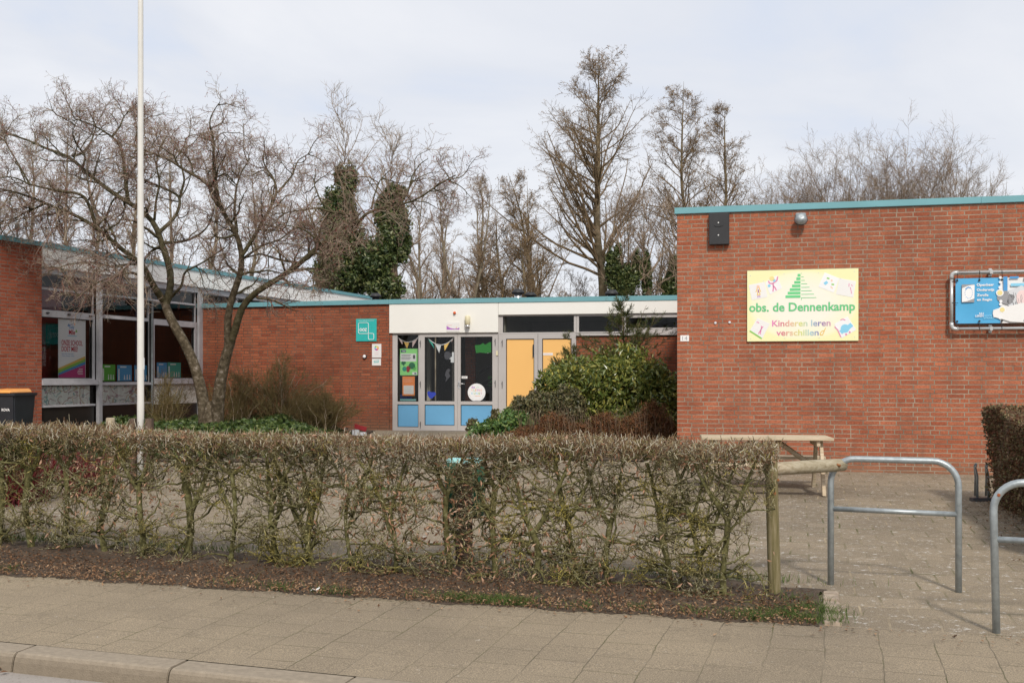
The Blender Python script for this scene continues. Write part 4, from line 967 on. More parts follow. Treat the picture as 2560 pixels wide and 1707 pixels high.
# ---- black box, floodlight, house number
t, w, h = on_wall("wall_box", RW, 1772.5, 1822.5, 531, 611, "flat black box with two screws high on the corner of the right wing", "box", v=-0.10)
m = MB(); m.box(0, w, 0, .1, 0, h); m.build("casing", 'black', t, bevel=.006)
m = MB()
for q in (.68, .29): m.lathe([(.009, -.004), (.009, 0)], (w * .47, 0, h * q), 10, axis='y')
m.build("screw", 'offwhite', t)
m = MB(); m.tube([(w * .25, -.002, h * .585), (w * .36, -.003, h * .565), (w * .48, -.003, h * .555), (w * .6, -.003, h * .567), (w * .7, -.002, h * .588)], .004, 6); m.build("moulded_mark", 'gasket', t)
u_ = RW.u(2002); z_ = RW.z(2002, 546)
t = thing("floodlight", "small round-fronted metal floodlight under the roof edge of the right wing", "wall lamp", M=RW.at(u_, 0, z_))
m = MB(); m.box(-.07, .07, -.035, 0, -.02, .075); m.box(-.05, .05, -.075, -.035, -.01, .06); m.build("bracket", 'galv', t, bevel=.008)
m = MB(); R_ = Matrix.Translation((0, -.13, -.03)) @ Matrix.Rotation(math.radians(62), 4, 'X')
vs = []
m.lathe([(.03, .07), (.055, .06), (.078, .03), (.086, 0), (.088, -.012)], sides=24)
m.v = [tuple(R_ @ Vector(q)) for q in m.v]; m.build("head", 'galv', t)
m = MB(); m.lathe([(.089, -.006), (.094, -.012), (.089, -.024), (.08, -.028), (.078, -.018)], sides=24); m.v = [tuple(R_ @ Vector(q)) for q in m.v]; m.build("rim", 'black', t)
MT['lens'] = plain("lamp lens", (0.45, 0.40, 0.26), 0.15, .1, 20)
m = MB(); m.lathe([(.078, -.019), (.06, -.030), (.02, -.036)], sides=24); m.v = [tuple(R_ @ Vector(q)) for q in m.v]; m.build("lens", 'lens', t)
t, w, h = on_wall("house_number", RW, 1701, 1722.5, 838, 853, "small white house number plate reading 14 at the corner of the right wing", "house number", v=-0.008)
m = MB(); m.box(0, w, 0, .008, 0, h); m.build("plate", 'offwhite', t); text_part("14", w * .22, w * .82, h * .2, h * .82, -.001, 'grey1', t)
for px_, py_ in ((1788.5, 807.5), (1824, 806)):
    m = MB(); m.lathe([(.013, -.02), (.02, -.006), (.02, 0)], sides=12, axis='y'); o = m.build("wall_anchor", 'palegrey', None, RW.at(RW.u(px_), 0, RW.z(px_, py_)))
    tag(o, "left one of two small anchor caps in the brick beside the yellow sign" if px_ < 1800 else "right one of two small anchor caps in the brick beside the yellow sign", "anchor cap", "anchor caps in the brick wall")

# ---- signs beside the entrance
t, w, h = on_wall("teal_sign", EL, 890, 941, 797, 853, "square teal sign with white looping line and three white letters beside the entrance", "sign", v=-0.02)
m = MB(); m.box(0, w, 0, .02, 0, h); m.build("board", 'turq', t, bevel=.002)
def lp(x, y): return ((x - 315) / (845 - 315) * w, (762 - y) / (762 - 180) * h)
def rr_path(x0, y0, x1, y1, r, corners):
    pts = []
    for (cx, cy, a0) in corners: pts += [(cx + r * math.cos(math.radians(a0 + k * 15)), cy - r * math.sin(math.radians(a0 + k * 15))) for k in range(7)]
    return pts
path = [(638, 560), (750, 560)] + [(740 + 38 * math.cos(math.radians(90 - k * 15)), 598 - 38 * math.sin(math.radians(90 - k * 15))) for k in range(7)] + [(778, 680)] + [(740 + 38 * math.cos(math.radians(-k * 15)), 682 - 38 * math.sin(math.radians(-k * 15))) for k in range(7)] + [(680, 720)] + [(676 + 38 * math.cos(math.radians(-90 - k * 15)), 682 - 38 * math.sin(math.radians(-90 - k * 15))) for k in range(7)] + [(638, 560), (638, 330)] + [(600 + 38 * math.cos(math.radians(-k * -15)), 318 - 38 * math.sin(math.radians(k * 15))) for k in range(7)] + [(430, 280)] + [(418 + 38 * math.cos(math.radians(90 + k * 15)), 318 - 38 * math.sin(math.radians(90 + k * 15))) for k in range(7)] + [(380, 500)] + [(418 + 38 * math.cos(math.radians(180 + k * 15)), 525 - 38 * math.sin(math.radians(180 + k * 15))) for k in range(7)] + [(638, 562)]
m = MB(); m.tube([(lp(*q)[0], -.001, lp(*q)[1]) for q in path], .0065, 6); m.build("loop_line", 'white1', t)
a = lp(408, 505); c_ = lp(603, 420); text_part("OOZ", a[0], c_[0], a[1], c_[1], -.002, 'white1', t, bold=.04)
a = lp(372, 240); c_ = lp(790, 218); text_part("OPENBAAR ONDERWIJS ZWOLLE EN REGIO", a[0], c_[0], a[1], c_[1], -.002, 'white1', t)
t, w, h = on_wall("notice_plate", EL, 930, 953, 859.5, 894, "white upright notice plate with a multicoloured ring under the teal sign", "sign", v=-0.012)
m = MB(); m.box(0, w, 0, .012, 0, h); m.build("plate", 'offwhite', t)
for k, mt in enumerate(['gold', 'lyellow', 'grass1', 'sky', 'violet', 'magenta', 'orange']):
    pts = []
    for a in range(0, 6): pts.append((w * .5 + .052 * math.cos(math.radians(k * 51.4 + a * 10.3)), h * .7 + .052 * math.sin(math.radians(k * 51.4 + a * 10.3))))
    for a in range(5, -1, -1): pts.append((w * .5 + .018 * math.cos(math.radians(k * 51.4 + a * 10.3)), h * .7 + .018 * math.sin(math.radians(k * 51.4 + a * 10.3))))
    m = MB(); m.prism(pts, -.002, -.0003); m.build("ring_segment", mt, t)
m = MB()
for k in range(4): m.box(w * .28, w * (.72 - .06 * (k % 2)), -.0015, -.0002, h * (.38 - .06 * k), h * (.395 - .06 * k))
m.build("print_lines", 'lightpink', t)
t, w, h = on_wall("small_notice", EL, 930, 952, 896.5, 913.5, "small white plate with a teal picture, lowest of the signs by the entrance", "sign", v=-0.012)
m = MB(); m.box(0, w, 0, .012, 0, h); m.build("plate", 'offwhite', t)
m = MB(); m.prism([(w * .22, h * .38), (w * .78, h * .42), (w * .78, h * .85), (w * .18, h * .72)], -.002, -.0003); m.build("picture", 'mint', t)
m = MB(); m.prism([(w * .3, h * .55), (w * .7, h * .58), (w * .7, h * .76), (w * .28, h * .68)], -.003, -.0021); m.build("picture_text", 'palegrey', t)
u_ = EL.u(913); z_ = EL.z(913, 891)
t = thing("door_bell", "round white wall button with a dark rim between teal sign and plates", "bell", M=EL.at(u_, 0, z_))
m = MB(); m.lathe([(.045, 0), (.045, -.03), (.038, -.045)], sides=20, axis='y'); m.build("housing", 'darkmetal', t)
m = MB(); m.lathe([(.036, -.044), (.034, -.056), (.018, -.062)], sides=20, axis='y'); m.build("button", 'white1', t)
# fascia: alarm light, plaque, wall lamp
u_ = ER.u(1138); z_ = ER.z(1138, 782.5)
t = thing("alarm_light", "small round orange alarm light on the white fascia", "alarm light", M=ER.at(u_, -.036, z_))
m = MB(); m.lathe([(.034, 0), (.034, -.012)], sides=16, axis='y'); m.build("base", 'palegrey', t)
m = MB(); m.lathe([(.031, -.012), (.029, -.035), (.018, -.052), (.004, -.056)], sides=16, axis='y'); m.build("dome", 'lampred', t)
t, w, h = on_wall("fascia_plaque", ER, 1116, 1149, 805.5, 828.5, "small white and purple plaque on the fascia over the doors", "sign", v=-0.045)
m = MB(); m.box(0, w, 0, .009, 0, h); m.build("plate", 'offwhite', t)
m = MB(); m.prism([(0.004, h * .2), (w - .004, h * .2), (w - .004, h * .42), (w * .86, h * .33), (w * .6, h * .29), (w * .3, h * .38), (0.004, h * .62)], -.0015, -.0002); m.build("purple_band", 'violet', t)
m = MB(); m.box(w * .05, w * .42, -.001, -.0002, h * .63, h * .73); m.build("print_lines", 'lightpink', t)
m = MB(); m.lathe([(.014, -.003), (.014, -.0016)], (w * .76, 0, h * .42), 14, axis='y'); m.build("portrait", 'peach', t)
u_ = ER.u(1172); z_ = ER.z(1172, 819)
t = thing("wall_lamp", "cream cylindrical wall lamp with metal foot on the white fascia", "wall lamp", M=ER.at(u_, -.036, z_))
m = MB(); m.lathe([(.045, .05), (.058, .06), (.058, .225), (.05, .24), (.03, .25)], (0, -.075, 0), 22); m.build("shade", 'cream', t)
m = MB(); m.lathe([(.03, 0), (.048, .008), (.05, .05)], (0, -.075, 0), 20); m.box(-.03, .03, -.04, 0, 0.005, .06); m.build("foot", 'silver', t)
u_ = ER.u(1242.5); z_ = ER.z(1242, 883)
m = MB(); m.box(-.02, .02, -.02, 0, -.05, .05); o = m.build("intercom", 'cream', None, ER.at(u_, .010, z_), bevel=.004); tag(o, "small cream bell plate on the frame right of the glazed doors", "intercom")

# ---- things behind the entrance glass
PV = 0.056
def poster(name, px0, px1, py0, py1, label, cat="poster", F=ER, vv=PV, mt='offwhite', board="sheet", group=None):
    t, w, h = on_wall(name, F, px0, px1, py0, py1, label, cat, v=vv, group=group)
    m = MB(); m.box(0, w, 0, .003, 0, h); m.build(board, mt, t); return t, w, h
t, w, h = poster("green_poster", 1000, 1044, 871.5, 938, "bright green vegetable poster in the narrow window left of the doors", mt='postergreen')
m = MB(); m.box(w * .06, w * .34, -.002, -.0002, h * .87, h * .955); m.build("label_tab", 'navy1', t); text_part("Yes!", w * .10, w * .31, h * .885, h * .94, -.003, 'white1', t, bold=.03)
m = MB(); m.box(w * .03, w * .92, -.002, -.0002, h * .52, h * .82); m.build("text_box", 'white1', t)
m = MB()
for k in range(4): m.box(w * .08, w * (.62 - .05 * (k % 2)), -.003, -.0021, h * (.76 - .055 * k), h * (.775 - .055 * k))
m.box(w * .74, w * .86, -.003, -.0021, h * .62, h * .76); m.build("print_lines", 'darkgrey', t)
def disc(x, z, r, mt, nm, y=-.002): 
    m = MB(); m.lathe([(r, y - .001), (r, y)], (x, 0, z), 16, axis='y'); m.build(nm, mt, t)
m = MB(); m.lathe([(.035, -.003), (.035, -.002)], (w * .16, 0, h * .46), 12, axis='y'); m.lathe([(.028, -.003), (.028, -.002)], (w * .27, 0, h * .47), 12, axis='y'); m.box(w * .18, w * .25, -.003, -.002, h * .36, h * .46); m.build("broccoli", 'broc', t)
disc(w * .68, h * .36, .072, 'broc', "melon"); disc(w * .48, h * .27, .048, 'tomato', "tomato"); disc(w * .26, h * .24, .050, 'teal1', "pepper"); disc(w * .82, h * .26, .042, 'limegreen', "pear"); disc(w * .46, h * .18, .036, 'tomato', "tomato", -.003)
m = MB(); m.box(w * .70, w * .97, -.002, -.0002, h * .02, h * .12); m.build("logo_box", 'white1', t)
m = MB(); m.box(w * .82, w * .93, -.003, -.0021, h * .045, h * .09); m.build("logo_mark", 'navy1', t)
t, w, h = poster("orange_notice", 1006, 1037, 940.5, 989, "orange and white notice sheet below the green vegetable poster", mt='orange')
m = MB(); m.box(w * .1, w * .92, -.002, -.0002, h * .08, h * .53); m.build("text_box", 'offwhite', t)
m = MB()
for k in range(4): m.box(w * .18, w * (.8 - .1 * (k % 2)), -.003, -.0021, h * (.44 - .095 * k), h * (.455 - .095 * k))
m.build("print_lines", 'palegrey', t)
m = MB()
for k in range(4): m.box(w * .08, w * (.85 - .1 * (k % 2)), -.003, -.0005, h * (.86 - .055 * k), h * (.875 - .055 * k))
m.build("heading_lines", 'peach', t)
t, w, h = poster("blue_card", 1000, 1040, 997, 1003, "pale blue strip card at the bottom of the narrow window", "card", mt='mint', vv=PV + .02)
t, w, h = poster("dark_card", 1000, 1030, 985, 997, "dark card behind the orange notice in the narrow window", "card", mt='navy1', vv=PV + .05)
# round sticker
t, w, h = on_wall("round_sticker", ER, 1169.5, 1213.5, 958, 1004, "round white sticker with coloured lettering on the right glass door", "sticker", v=0.038)
m = MB(); m.lathe([(w / 2, 0), (w / 2, -.002)], (w / 2, 0, h / 2), 40, axis='y'); m.build("disc", 'white1', t)
S_ = lambda x, y: ((x - 1188) / 276 * w, (1092 - y) / 292 * h)
def st(s, b4, mt, bold=.0): a = S_(b4[0], b4[1]); c = S_(b4[2], b4[3]); text_part(s, a[0], c[0], a[1], c[1], -.003, mt, t, bold=bold)
st("de", (1243, 878, 1300, 845), 'violet', .02)
m = MB(); 
for p_, q_ in (((1318, 872), (1345, 852)), ((1345, 852), (1368, 872))):
    a = S_(*p_); c_ = S_(*q_); m.tube([(a[0], -.003, a[1]), (c_[0], -.003, c_[1])], .0022, 5)
m.build("roof_mark", 'green1', t)
for s, b4, mt in (("K", (1245, 922, 1272, 890), 'peach'), ("L", (1280, 922, 1300, 890), 'grass1'), ("E", (1305, 922, 1325, 890), 'orange'), ("I", (1334, 922, 1340, 890), 'violet'), ("N", (1350, 922, 1380, 890), 'pink'), ("E", (1390, 922, 1412, 890), 'peach'),
                  ("K", (1245, 975, 1272, 943), 'sky'), ("U", (1282, 975, 1308, 943), 'grass1'), ("N", (1318, 975, 1345, 943), 'sky'), ("S", (1355, 975, 1378, 943), 'grass1'), ("T", (1386, 975, 1412, 943), 'pink')):
    st(s, b4, mt, .01)
m = MB(); m.tube([(S_(x, y)[0], -.003, S_(x, y)[1]) for x, y in ((1295, 995), (1325, 1002), (1360, 1003), (1388, 996))], .003, 5); m.build("smile_stroke", 'orange', t)
word = "IKC De Dennenkamp"
for i, ch in enumerate(word):
    if ch == " ": continue
    an = math.radians(200 + i * 140 / (len(word) - 1)); R2 = .42
    x_, z_ = w / 2 + w * R2 * math.cos(an), h / 2 + h * R2 * math.sin(an); sz = .008
    o = text_part(ch, -sz * .6, sz * .6, -sz, sz, 0, 'grey1', t, name="rim_letter"); o.matrix_local = Matrix.Translation((x_, -.003, z_)) @ Matrix.Rotation(-(an - math.radians(270)), 4, 'Y')
t, w, h = poster("door_label", 1154, 1168.5, 940, 946, "small white label strip on the right glass door", "label", vv=0.038)
m = MB(); m.box(w * .15, w * .8, -.001, -.0001, h * .35, h * .6); m.build("print_lines", 'grey1', t)
t, w, h = poster("yellow_door_label", 1358, 1382, 882, 888, "small white label strip on the yellow door panel", "label", vv=0.030)
m = MB(); m.box(w * .15, w * .8, -.001, -.0001, h * .35, h * .6); m.build("print_lines", 'lightpink', t)
# bunting
def bunting(px0, px1, py0, sag, flags, lab):
    u0, u1 = ER.u(px0, .07), ER.u(px1, .07); z0 = ER.z(px0, py0, .07); s = 2755 / 23.3
    t = thing("bunting", lab, "bunting", M=ER.at(u0, .07, z0), group="paper flag garlands behind the entrance glass"); wv = u1 - u0
    m = MB(); m.tube([(wv * q, 0, -sag * 4 * q * (1 - q)) for q in [i / 12 for i in range(13)]], .0075, 6); m.build("cord", 'white1', t)
    for q, mt, wd, ln in flags:
        x = wv * q; z = -sag * 4 * q * (1 - q); sl = -sag * 4 * (1 - 2 * q) / wv
        m = MB(); m.prism([(x - wd / 2, z - sl * wd / 2 - .004), (x + wd / 2, z + sl * wd / 2 - .004), (x + sl * ln * -0.6, z - ln)], 0.003, .0045); m.build("flag", mt, t)
bunting(994.5, 1046, 843, .105, [(.12, 'lightpink', .09, .12), (.42, 'gold', .12, .15), (.84, 'lightpink', .12, .17)], "short bunting with orange and pale pink flags in the narrow window")
bunting(1068, 1136, 843, .165, [(.08, 'teal1', .13, .20), (.40, 'palegrey', .13, .18), (.72, 'gold', .12, .16), (.97, 'lightpink', .07, .09)], "wider bunting with teal, striped and orange flags in the left glass door")
# paper shapes in the glass doors
def cut(name, pts, mt, lab, vv=0.055, cat="paper cut-out"):
    us_ = [(ER.u(a, vv), ER.z(a, b, vv)) for a, b in pts]; ox = min(p[0] for p in us_); oz = min(p[1] for p in us_)
    m = MB(); m.prism([(p[0] - ox, p[1] - oz) for p in us_], 0, .002); o = m.build(name, mt, None, ER.at(ox, vv, oz)); tag(o, lab, cat)
cut("blue_cutout", [(1068, 981), (1072, 977), (1078, 980), (1088, 980), (1090, 986), (1086, 990), (1080, 996), (1074, 995), (1070, 989)], 'strongblue', "bright blue paper cut-out low in the left glass door")
cut("green_cutout", [(1187, 863), (1200, 862), (1208, 857), (1212, 862), (1222, 856), (1228, 855), (1228, 881), (1215, 883), (1200, 881), (1190, 883)], 'brightgreen', "green paper tree top high in the right glass door")
cut("white_cutout", [(1213, 880), (1219, 878.5), (1224, 881), (1219, 883.5)], 'white1', "white oval paper under the green cut-out")
cut("paper_notes", [(1130, 880), (1135, 880), (1135, 906), (1127, 906), (1127, 898), (1123, 897), (1123, 892), (1130, 892)], 'palegrey', "overlapping white and blue notes at the edge of the left glass door")
cut("black_cutout", [(1112, 881), (1116, 878.5), (1122, 878.5), (1128, 884), (1127, 894), (1120, 899), (1113, 897), (1110, 889)], 'ink', "round black paper cut-out in the left glass door")
cut("black_figure", [(1116, 925), (1122, 921), (1126, 924), (1122, 932), (1126, 940), (1119, 948), (1113, 955), (1116, 944), (1112, 938)], 'ink', "jagged black figure cut-out in the left glass door")

# ---- poster and cards in the left wing windows
t, w, h = poster("school_poster", 145.5, 214, 797, 945, "tall white school poster with red lettering and rainbow band in the left window", F=LW, vv=0.095, mt='paper')
K = lambda x, y: ((x - 343) / (705 - 343) * w, (872 - y) / (872 - 90) * h)
def seg(pts, mt, nm): m = MB(); m.prism([K(*p) for p in pts], -.002, -.0002); m.build(nm, mt, t)
seg([(343, 835), (700, 690), (700, 866), (345, 866)], 'magenta', "pink_field"); seg([(345, 808), (700, 650), (700, 688), (345, 834)], 'blue1', "blue_band"); seg([(343, 770), (700, 612), (700, 650), (343, 808)], 'grass1', "green_band"); seg([(343, 745), (698, 578), (700, 612), (343, 770)], 'gold', "orange_band")
def pt_(s, b4, mt, bold=0.0): a = K(b4[0], b4[1]); c = K(b4[2], b4[3]); text_part(s, a[0], c[0], a[1], c[1], -.003, mt, t, bold=bold)
pt_("ONZE SCHOOL", (385, 442, 662, 372), 'red1', .01); pt_("DOET MEE!", (385, 522, 596, 455), 'red1', .01)
pt_("Daily", (485, 232, 552, 180), 'blue1', .01); pt_("Mile", (480, 300, 562, 235), 'red1', .02); pt_("The", (498, 178, 526, 158), 'blue1')
pt_("Doe ook mee met", (388, 560, 540, 545), 'blue1'); pt_("The Daily Mile", (388, 592, 552, 574), 'blue1')
seg([(462, 190), (482, 152), (496, 190)], 'blue1', "hill_mark"); seg([(565, 265), (578, 225), (594, 262)], 'grass1', "tree_mark"); seg([(546, 160), (556, 148), (568, 160), (556, 172)], 'orange', "sun_mark"); seg([(462, 312), (585, 312), (585, 320), (462, 320)], 'sky', "underline")
m = MB()
for k, xx in enumerate((612, 598, 590, 600)): a = K(xx, 752 + 22 * k + 4); c_ = K(664, 752 + 22 * k - 4); m.box(a[0], c_[0], -.003, -.0021, a[1], c_[1])
m.build("print_lines", 'white1', t)
CARDS = [(254.5, 288, 911, 952, 'cardgreen', "green card with white figures, first in the row on the window ledge"), (293, 329.5, 912.5, 952, 'cardblue', "blue card with a tall white column, second on the window ledge"), (336, 371, 913, 952, 'cardblue', "blue card partly behind the flagpole on the window ledge"), (392, 417.5, 906, 945, 'cardblue', "blue card in the third window beside a teal card"), (419, 452, 906, 945, 'cardteal', "teal card in the third window, last of the row")]
for i, (a, b_, c_, d, mt, lab) in enumerate(CARDS):
    t, w, h = poster("window_card", a, b_, c_, d, lab, "card", F=LW, vv=0.10, mt=mt, group="coloured cards on the window ledge")
    m = MB(); rr = random.Random(i)
    m.box(w * .06, w * .16, -.002, -.0003, h * .03, h * .75); m.box(w * .2, w * .62, -.002, -.0003, h * .84, h * .92)
    for k in range(3):
        x_ = w * (.45 + .18 * k); m.prism([(x_, h * .08), (x_ + w * .09, h * .08), (x_ + w * .07, h * (.32 + .1 * rr.random())), (x_ + w * .02, h * .4)], -.002, -.0003)
    m.build("white_figures", 'offwhite', t)
# red banner stand just inside the first window
v_ = 0.45; t = thing("indoor_banner", "deep red roll-up banner with mirrored teal square standing inside the left window", "banner", M=LW.at(LW.u(103, v_), v_, Z(-0.6)))
m = MB(); m.box(0, .55, 0, .01, 0, 2.3); m.build("cloth", 'deepred', t)
m = MB(); m.box(.12, .62, -.012, -.002, 1.13, 1.62); m.build("teal_square", 'deepteal', t); text_part("OOZ", .30, .45, 1.36, 1.44, -.014, 'grey1', t, mirror=True)
m = MB(); m.tube([(.22, -.014, 1.5), (.52, -.014, 1.55), (.52, -.014, 1.25), (.22, -.014, 1.25), (.22, -.014, 1.5)], .004, 5); m.tube([(.22, -.014, 1.25), (.08, -.014, 1.25), (.08, -.014, 1.1), (.22, -.014, 1.1), (.22, -.014, 1.25)], .004, 5); m.build("loop_line", 'grey1', t)
# ------------------------------------------------------------------ free-standing objects
MT['wood_post'] = woodmat("green weathered post wood", [(0.10, 0.09, 0.035), (0.20, 0.165, 0.085), (0.31, 0.255, 0.17)], (22, 22, 1.6), 2.2)
MT['wood_grey'] = woodmat("silver weathered wood", [(0.24, 0.19, 0.12), (0.42, 0.35, 0.26), (0.52, 0.46, 0.37)], (1.2, 14, 14), 3.0)
MT['wood_dark'] = woodmat("dark brown post wood", [(0.06, 0.04, 0.035), (0.13, 0.09, 0.07), (0.20, 0.15, 0.12)], (18, 18, 1.5), 2.5)
MT['wood_table'] = woodmat("pale table wood", [(0.40, 0.31, 0.21), (0.56, 0.46, 0.34), (0.66, 0.57, 0.46)], (1.0, 16, 16), 3.0)
MT['bingreen'] = plain("green bin shell", (0.012, 0.10, 0.055), 0.4, 0.1, 5)
MT['bindark'] = plain("charcoal bin plastic", (0.022, 0.026, 0.032), 0.5, 0.15, 4)
MT['bronze'] = plain("bronze bolt", (0.25, 0.10, 0.03), 0.7, 0.3, 30)

def wobble_post(m, r, h, sides=16, seed=0, top=0.012):
    rr = random.Random(seed); prof = [(r * 1.01, -0.15)]
    for k in range(7): prof.append((r * (1 + rr.uniform(-.02, .02)), h * k / 6.0 - (top if k == 6 else 0)))
    prof.append((r * .86, h)); m.lathe(prof, sides=sides)

# gate post and log rail
X, Y, _ = at(1937, 0, 7.5)
t = thing("gate_post", "greenish round wooden post at the right end of the bare hedge", "post", loc=(X, Y, g(Y)))
m = MB(); wobble_post(m, .043, .925, seed=1); p = m.build("post", 'wood_post', t); 
o = p; o.rotation_euler = (0, math.radians(-1.6), 0)
m = MB(); m.lathe([(.009, -.05), (.009, -.046), (.004, -.055)], (.012, 0, .80), 8, axis='y'); m.lathe([(.012, -.043), (.012, -.047)], (-.012, 0, .71), 8, axis='y'); m.build("bolt", 'bronze', t)
A = Vector(at(1945, 1171, 7.60)); Bv = Vector(at(2108, 1161.5, 7.90))
t = thing("log_rail", "silvery round log rail running from the gate post to the first bicycle stand", "rail", loc=tuple(A))
d = (Bv - A); nrm = d.normalized()
m = MB(); m.tube([(-nrm * .10)[:], (0, 0, 0), (d * .5)[:], (d * .86)[:], (d)[:]], [.045, .046, .047, .046, .044], 16); m.build("log", 'wood_grey', t, bevel=.0)
m = MB(); q = d * .88; s_ = nrm
m.tube([(q - s_ * .01 + Vector((0, -.044, .01)))[:], (q + Vector((.02, -.051, 0)))[:]], .010, 10); m.build("bolt", 'bronze', t)

# bicycle stands: bent tube hoops with a cross bar
def hoop_pts(w, h, r, lean=0.0):
    pts = [(0, 0, -.12), (0, 0, h - r)]
    pts += [(r - r * math.cos(a), 0, h - r + r * math.sin(a)) for a in [i * math.pi / 16 for i in range(1, 9)]]
    pts += [(w - r + r * math.sin(a), 0, h - r + r * math.cos(a)) for a in [i * math.pi / 16 for i in range(0, 9)]]
    return pts + [(w, 0, -.12)]
def bike_stand(x0, y0, x1, y1, h, zc, lean, label):
    F_ = Fr(x0, y0, x1 - x0, y1 - y0); w = math.hypot(x1 - x0, y1 - y0)
    t = thing("bicycle_stand", label, "bicycle stand", M=F_.at(0, 0, g(y0)), group="galvanised hoop bicycle stands at the entrance gap")
    dz = (g(y1) - g(y0)) / w
    def sh(p): return (p[0] + lean * p[2], p[1], p[2] + dz * p[0])
    m = MB(); m.tube([sh(p) for p in hoop_pts(w, h, .17)], .0225, 16); m.build("hoop", 'galv', t)
    m = MB(); m.tube([sh((0.01, 0, zc)), sh((w - .01, 0, zc - .005))], .0185, 14); m.build("crossbar", 'galv', t)
    m = MB(); m.lathe([(.010, -.026), (.010, -.021), (.004, -.03)], sh((.028, 0, h - .075)), 8, axis='y'); m.build("bolt", 'rust', t)
bike_stand(2.285, 7.90, 3.10, 7.65, .905, .545, .0, "galvanised steel hoop bicycle stand bolted to the log rail")
bike_stand(2.875, 6.54, 3.69, 6.29, .895, .555, -.022, "nearer galvanised hoop bicycle stand cut by the right edge")

# kerb-side wheel rack by the right hedge
t = thing("wheel_rack", "small dark bent-tube wheel rack on the paving beside the right hedge", "bicycle rack", loc=(*at(2428, 0, 12.35)[:2], g(12.35)))
m = MB(); m.box(0, .75, -.05, .05, 0, .04); m.build("base_bar", 'darkmetal', t)
for k in range(5):
    x_ = .06 + .125 * k
    m = MB(); m.tube([(x_, -.02, .03), (x_, -.02, .28), (x_ - .04, -.06, .38), (x_ - .04, -.08, .42), (x_ + .0, 0.05, .40), (x_ + .08, .22, .24), (x_ + .1, .28, .03)], .013, 10); m.build("wheel_loop", 'galv', t)

# picnic table (child size)
th = math.radians(-8); 
t = thing("picnic_table", "weathered wooden picnic table with benches in front of the right brick wall", "picnic table", M=Matrix.Translation((3.05, 13.30, g(13.3))) @ Matrix.Rotation(th, 4, 'Z'))
TL, TW, TH = 1.52, .74, .655
def rotb(m, x0, x1, y0, y1, z0, z1): m.box(x0, x1, y0, y1, z0, z1)
m = MB()
for k in range(5): y0_ = -TW / 2 + k * TW / 5; m.box(-TL / 2, TL / 2, y0_ + .004, y0_ + TW / 5 - .004, TH - .03, TH + .0015 * (k % 2))
m.build("table_top", 'wood_table', t, bevel=.003)
for sy in (-1, 1):
    m = MB()
    for k in range(2): m.box(-TL / 2 + .02, TL / 2 + .03, sy * .62 - .10 + k * .10 + .003, sy * .62 + k * .10 - .003, .345, .375)
    m.build("bench_seat", 'wood_table', t, bevel=.003)
for sx in (-1, 1):
    xe = sx * (TL / 2 - .13)
    for sy in (-1, 1):
        m = MB(); a = Vector((xe, sy * .20, TH - .03)); b_ = Vector((xe, sy * .47, -.003)); dd = .042
        vs = [(xe - .02, a.y - dd, a.z), (xe - .02, a.y + dd, a.z), (xe - .02, b_.y + dd, b_.z), (xe - .02, b_.y - dd, b_.z)]
        vs += [(xe + .02, v_[1], v_[2]) for v_ in vs]
        m._add(vs, [(0, 1, 2, 3), (4, 5, 6, 7), (0, 1, 5, 4), (1, 2, 6, 5), (2, 3, 7, 6), (3, 0, 4, 7)]); m.build("leg", 'wood_table', t, bevel=.003)
    m = MB(); m.box(xe - .02 + sx * -.041, xe + .02 + sx * -.041, -.70, .70, .265, .344); m.build("seat_bearer", 'wood_table', t, bevel=.003)
    m = MB(); m.box(xe - .02 + sx * -.041, xe + .02 + sx * -.041, -.33, .33, TH - .10, TH - .032); m.build("top_batten", 'wood_table', t, bevel=.003)
    m = MB(); a = Vector((xe - sx * .065, 0, .30)); b_ = Vector((sx * .12, 0, TH - .035))
    m.tube([a[:], b_[:]], [.03, .03], 4); m.build("brace", 'wood_table', t)

# flagpole with posts
X, Y, _ = at(351.5, 0, 13.3)
t = thing("flagpole", "tall slim white metal flagpole rising in front of the bare tree", "flagpole", loc=(X, Y, g(Y)))
hs = [0, 1.15, 1.16, 2.50, 2.51, 3.75, 3.76, 8.2]; 
m = MB(); m.lathe([(.042, -.1), (.042, 1.06), (.0405, 1.08), (.0405, 2.30), (.037, 2.33), (.037, 3.75), (.0345, 3.79), (.0325, 5.6), (.022, 8.2), (.004, 8.24)], sides=28); m.build("pole", 'polewhite', t)
m = MB(); m.box(.03, .046, -.008, .008, 1.46, 1.60); m.build("halyard_cleat", 'palegrey', t)
for dx_, lab in ((-.075, "short dark square post clamping the flagpole from the left"), (.085, "short dark square post clamping the flagpole from the right")):
    t2 = thing("flagpole_post", lab, "post", loc=(X + dx_ + (0.015 if dx_ > 0 else -.01), Y, g(Y)), group="short posts holding the flagpole")
    m = MB(); m.box(-.035 if dx_ < 0 else -.032, .03 if dx_ < 0 else .045, -.05, .05, -.1, .87); m.build("post", 'wood_dark', t2, bevel=.006)
    m = MB(); m.tube([(-.02, -.056, .7), (-.02, -.05, .7)], .011, 8); m.build("bolt", 'galv', t2)
X2, Y2, _ = at(276, 0, 13.6)
t = thing("wooden_bollard", "short round weathered bollard with mossy top left of the flagpole", "bollard", loc=(X2, Y2, g(Y2)))
m = MB(); wobble_post(m, .052, .86, seed=4); m.build("post", 'wood_grey', t)

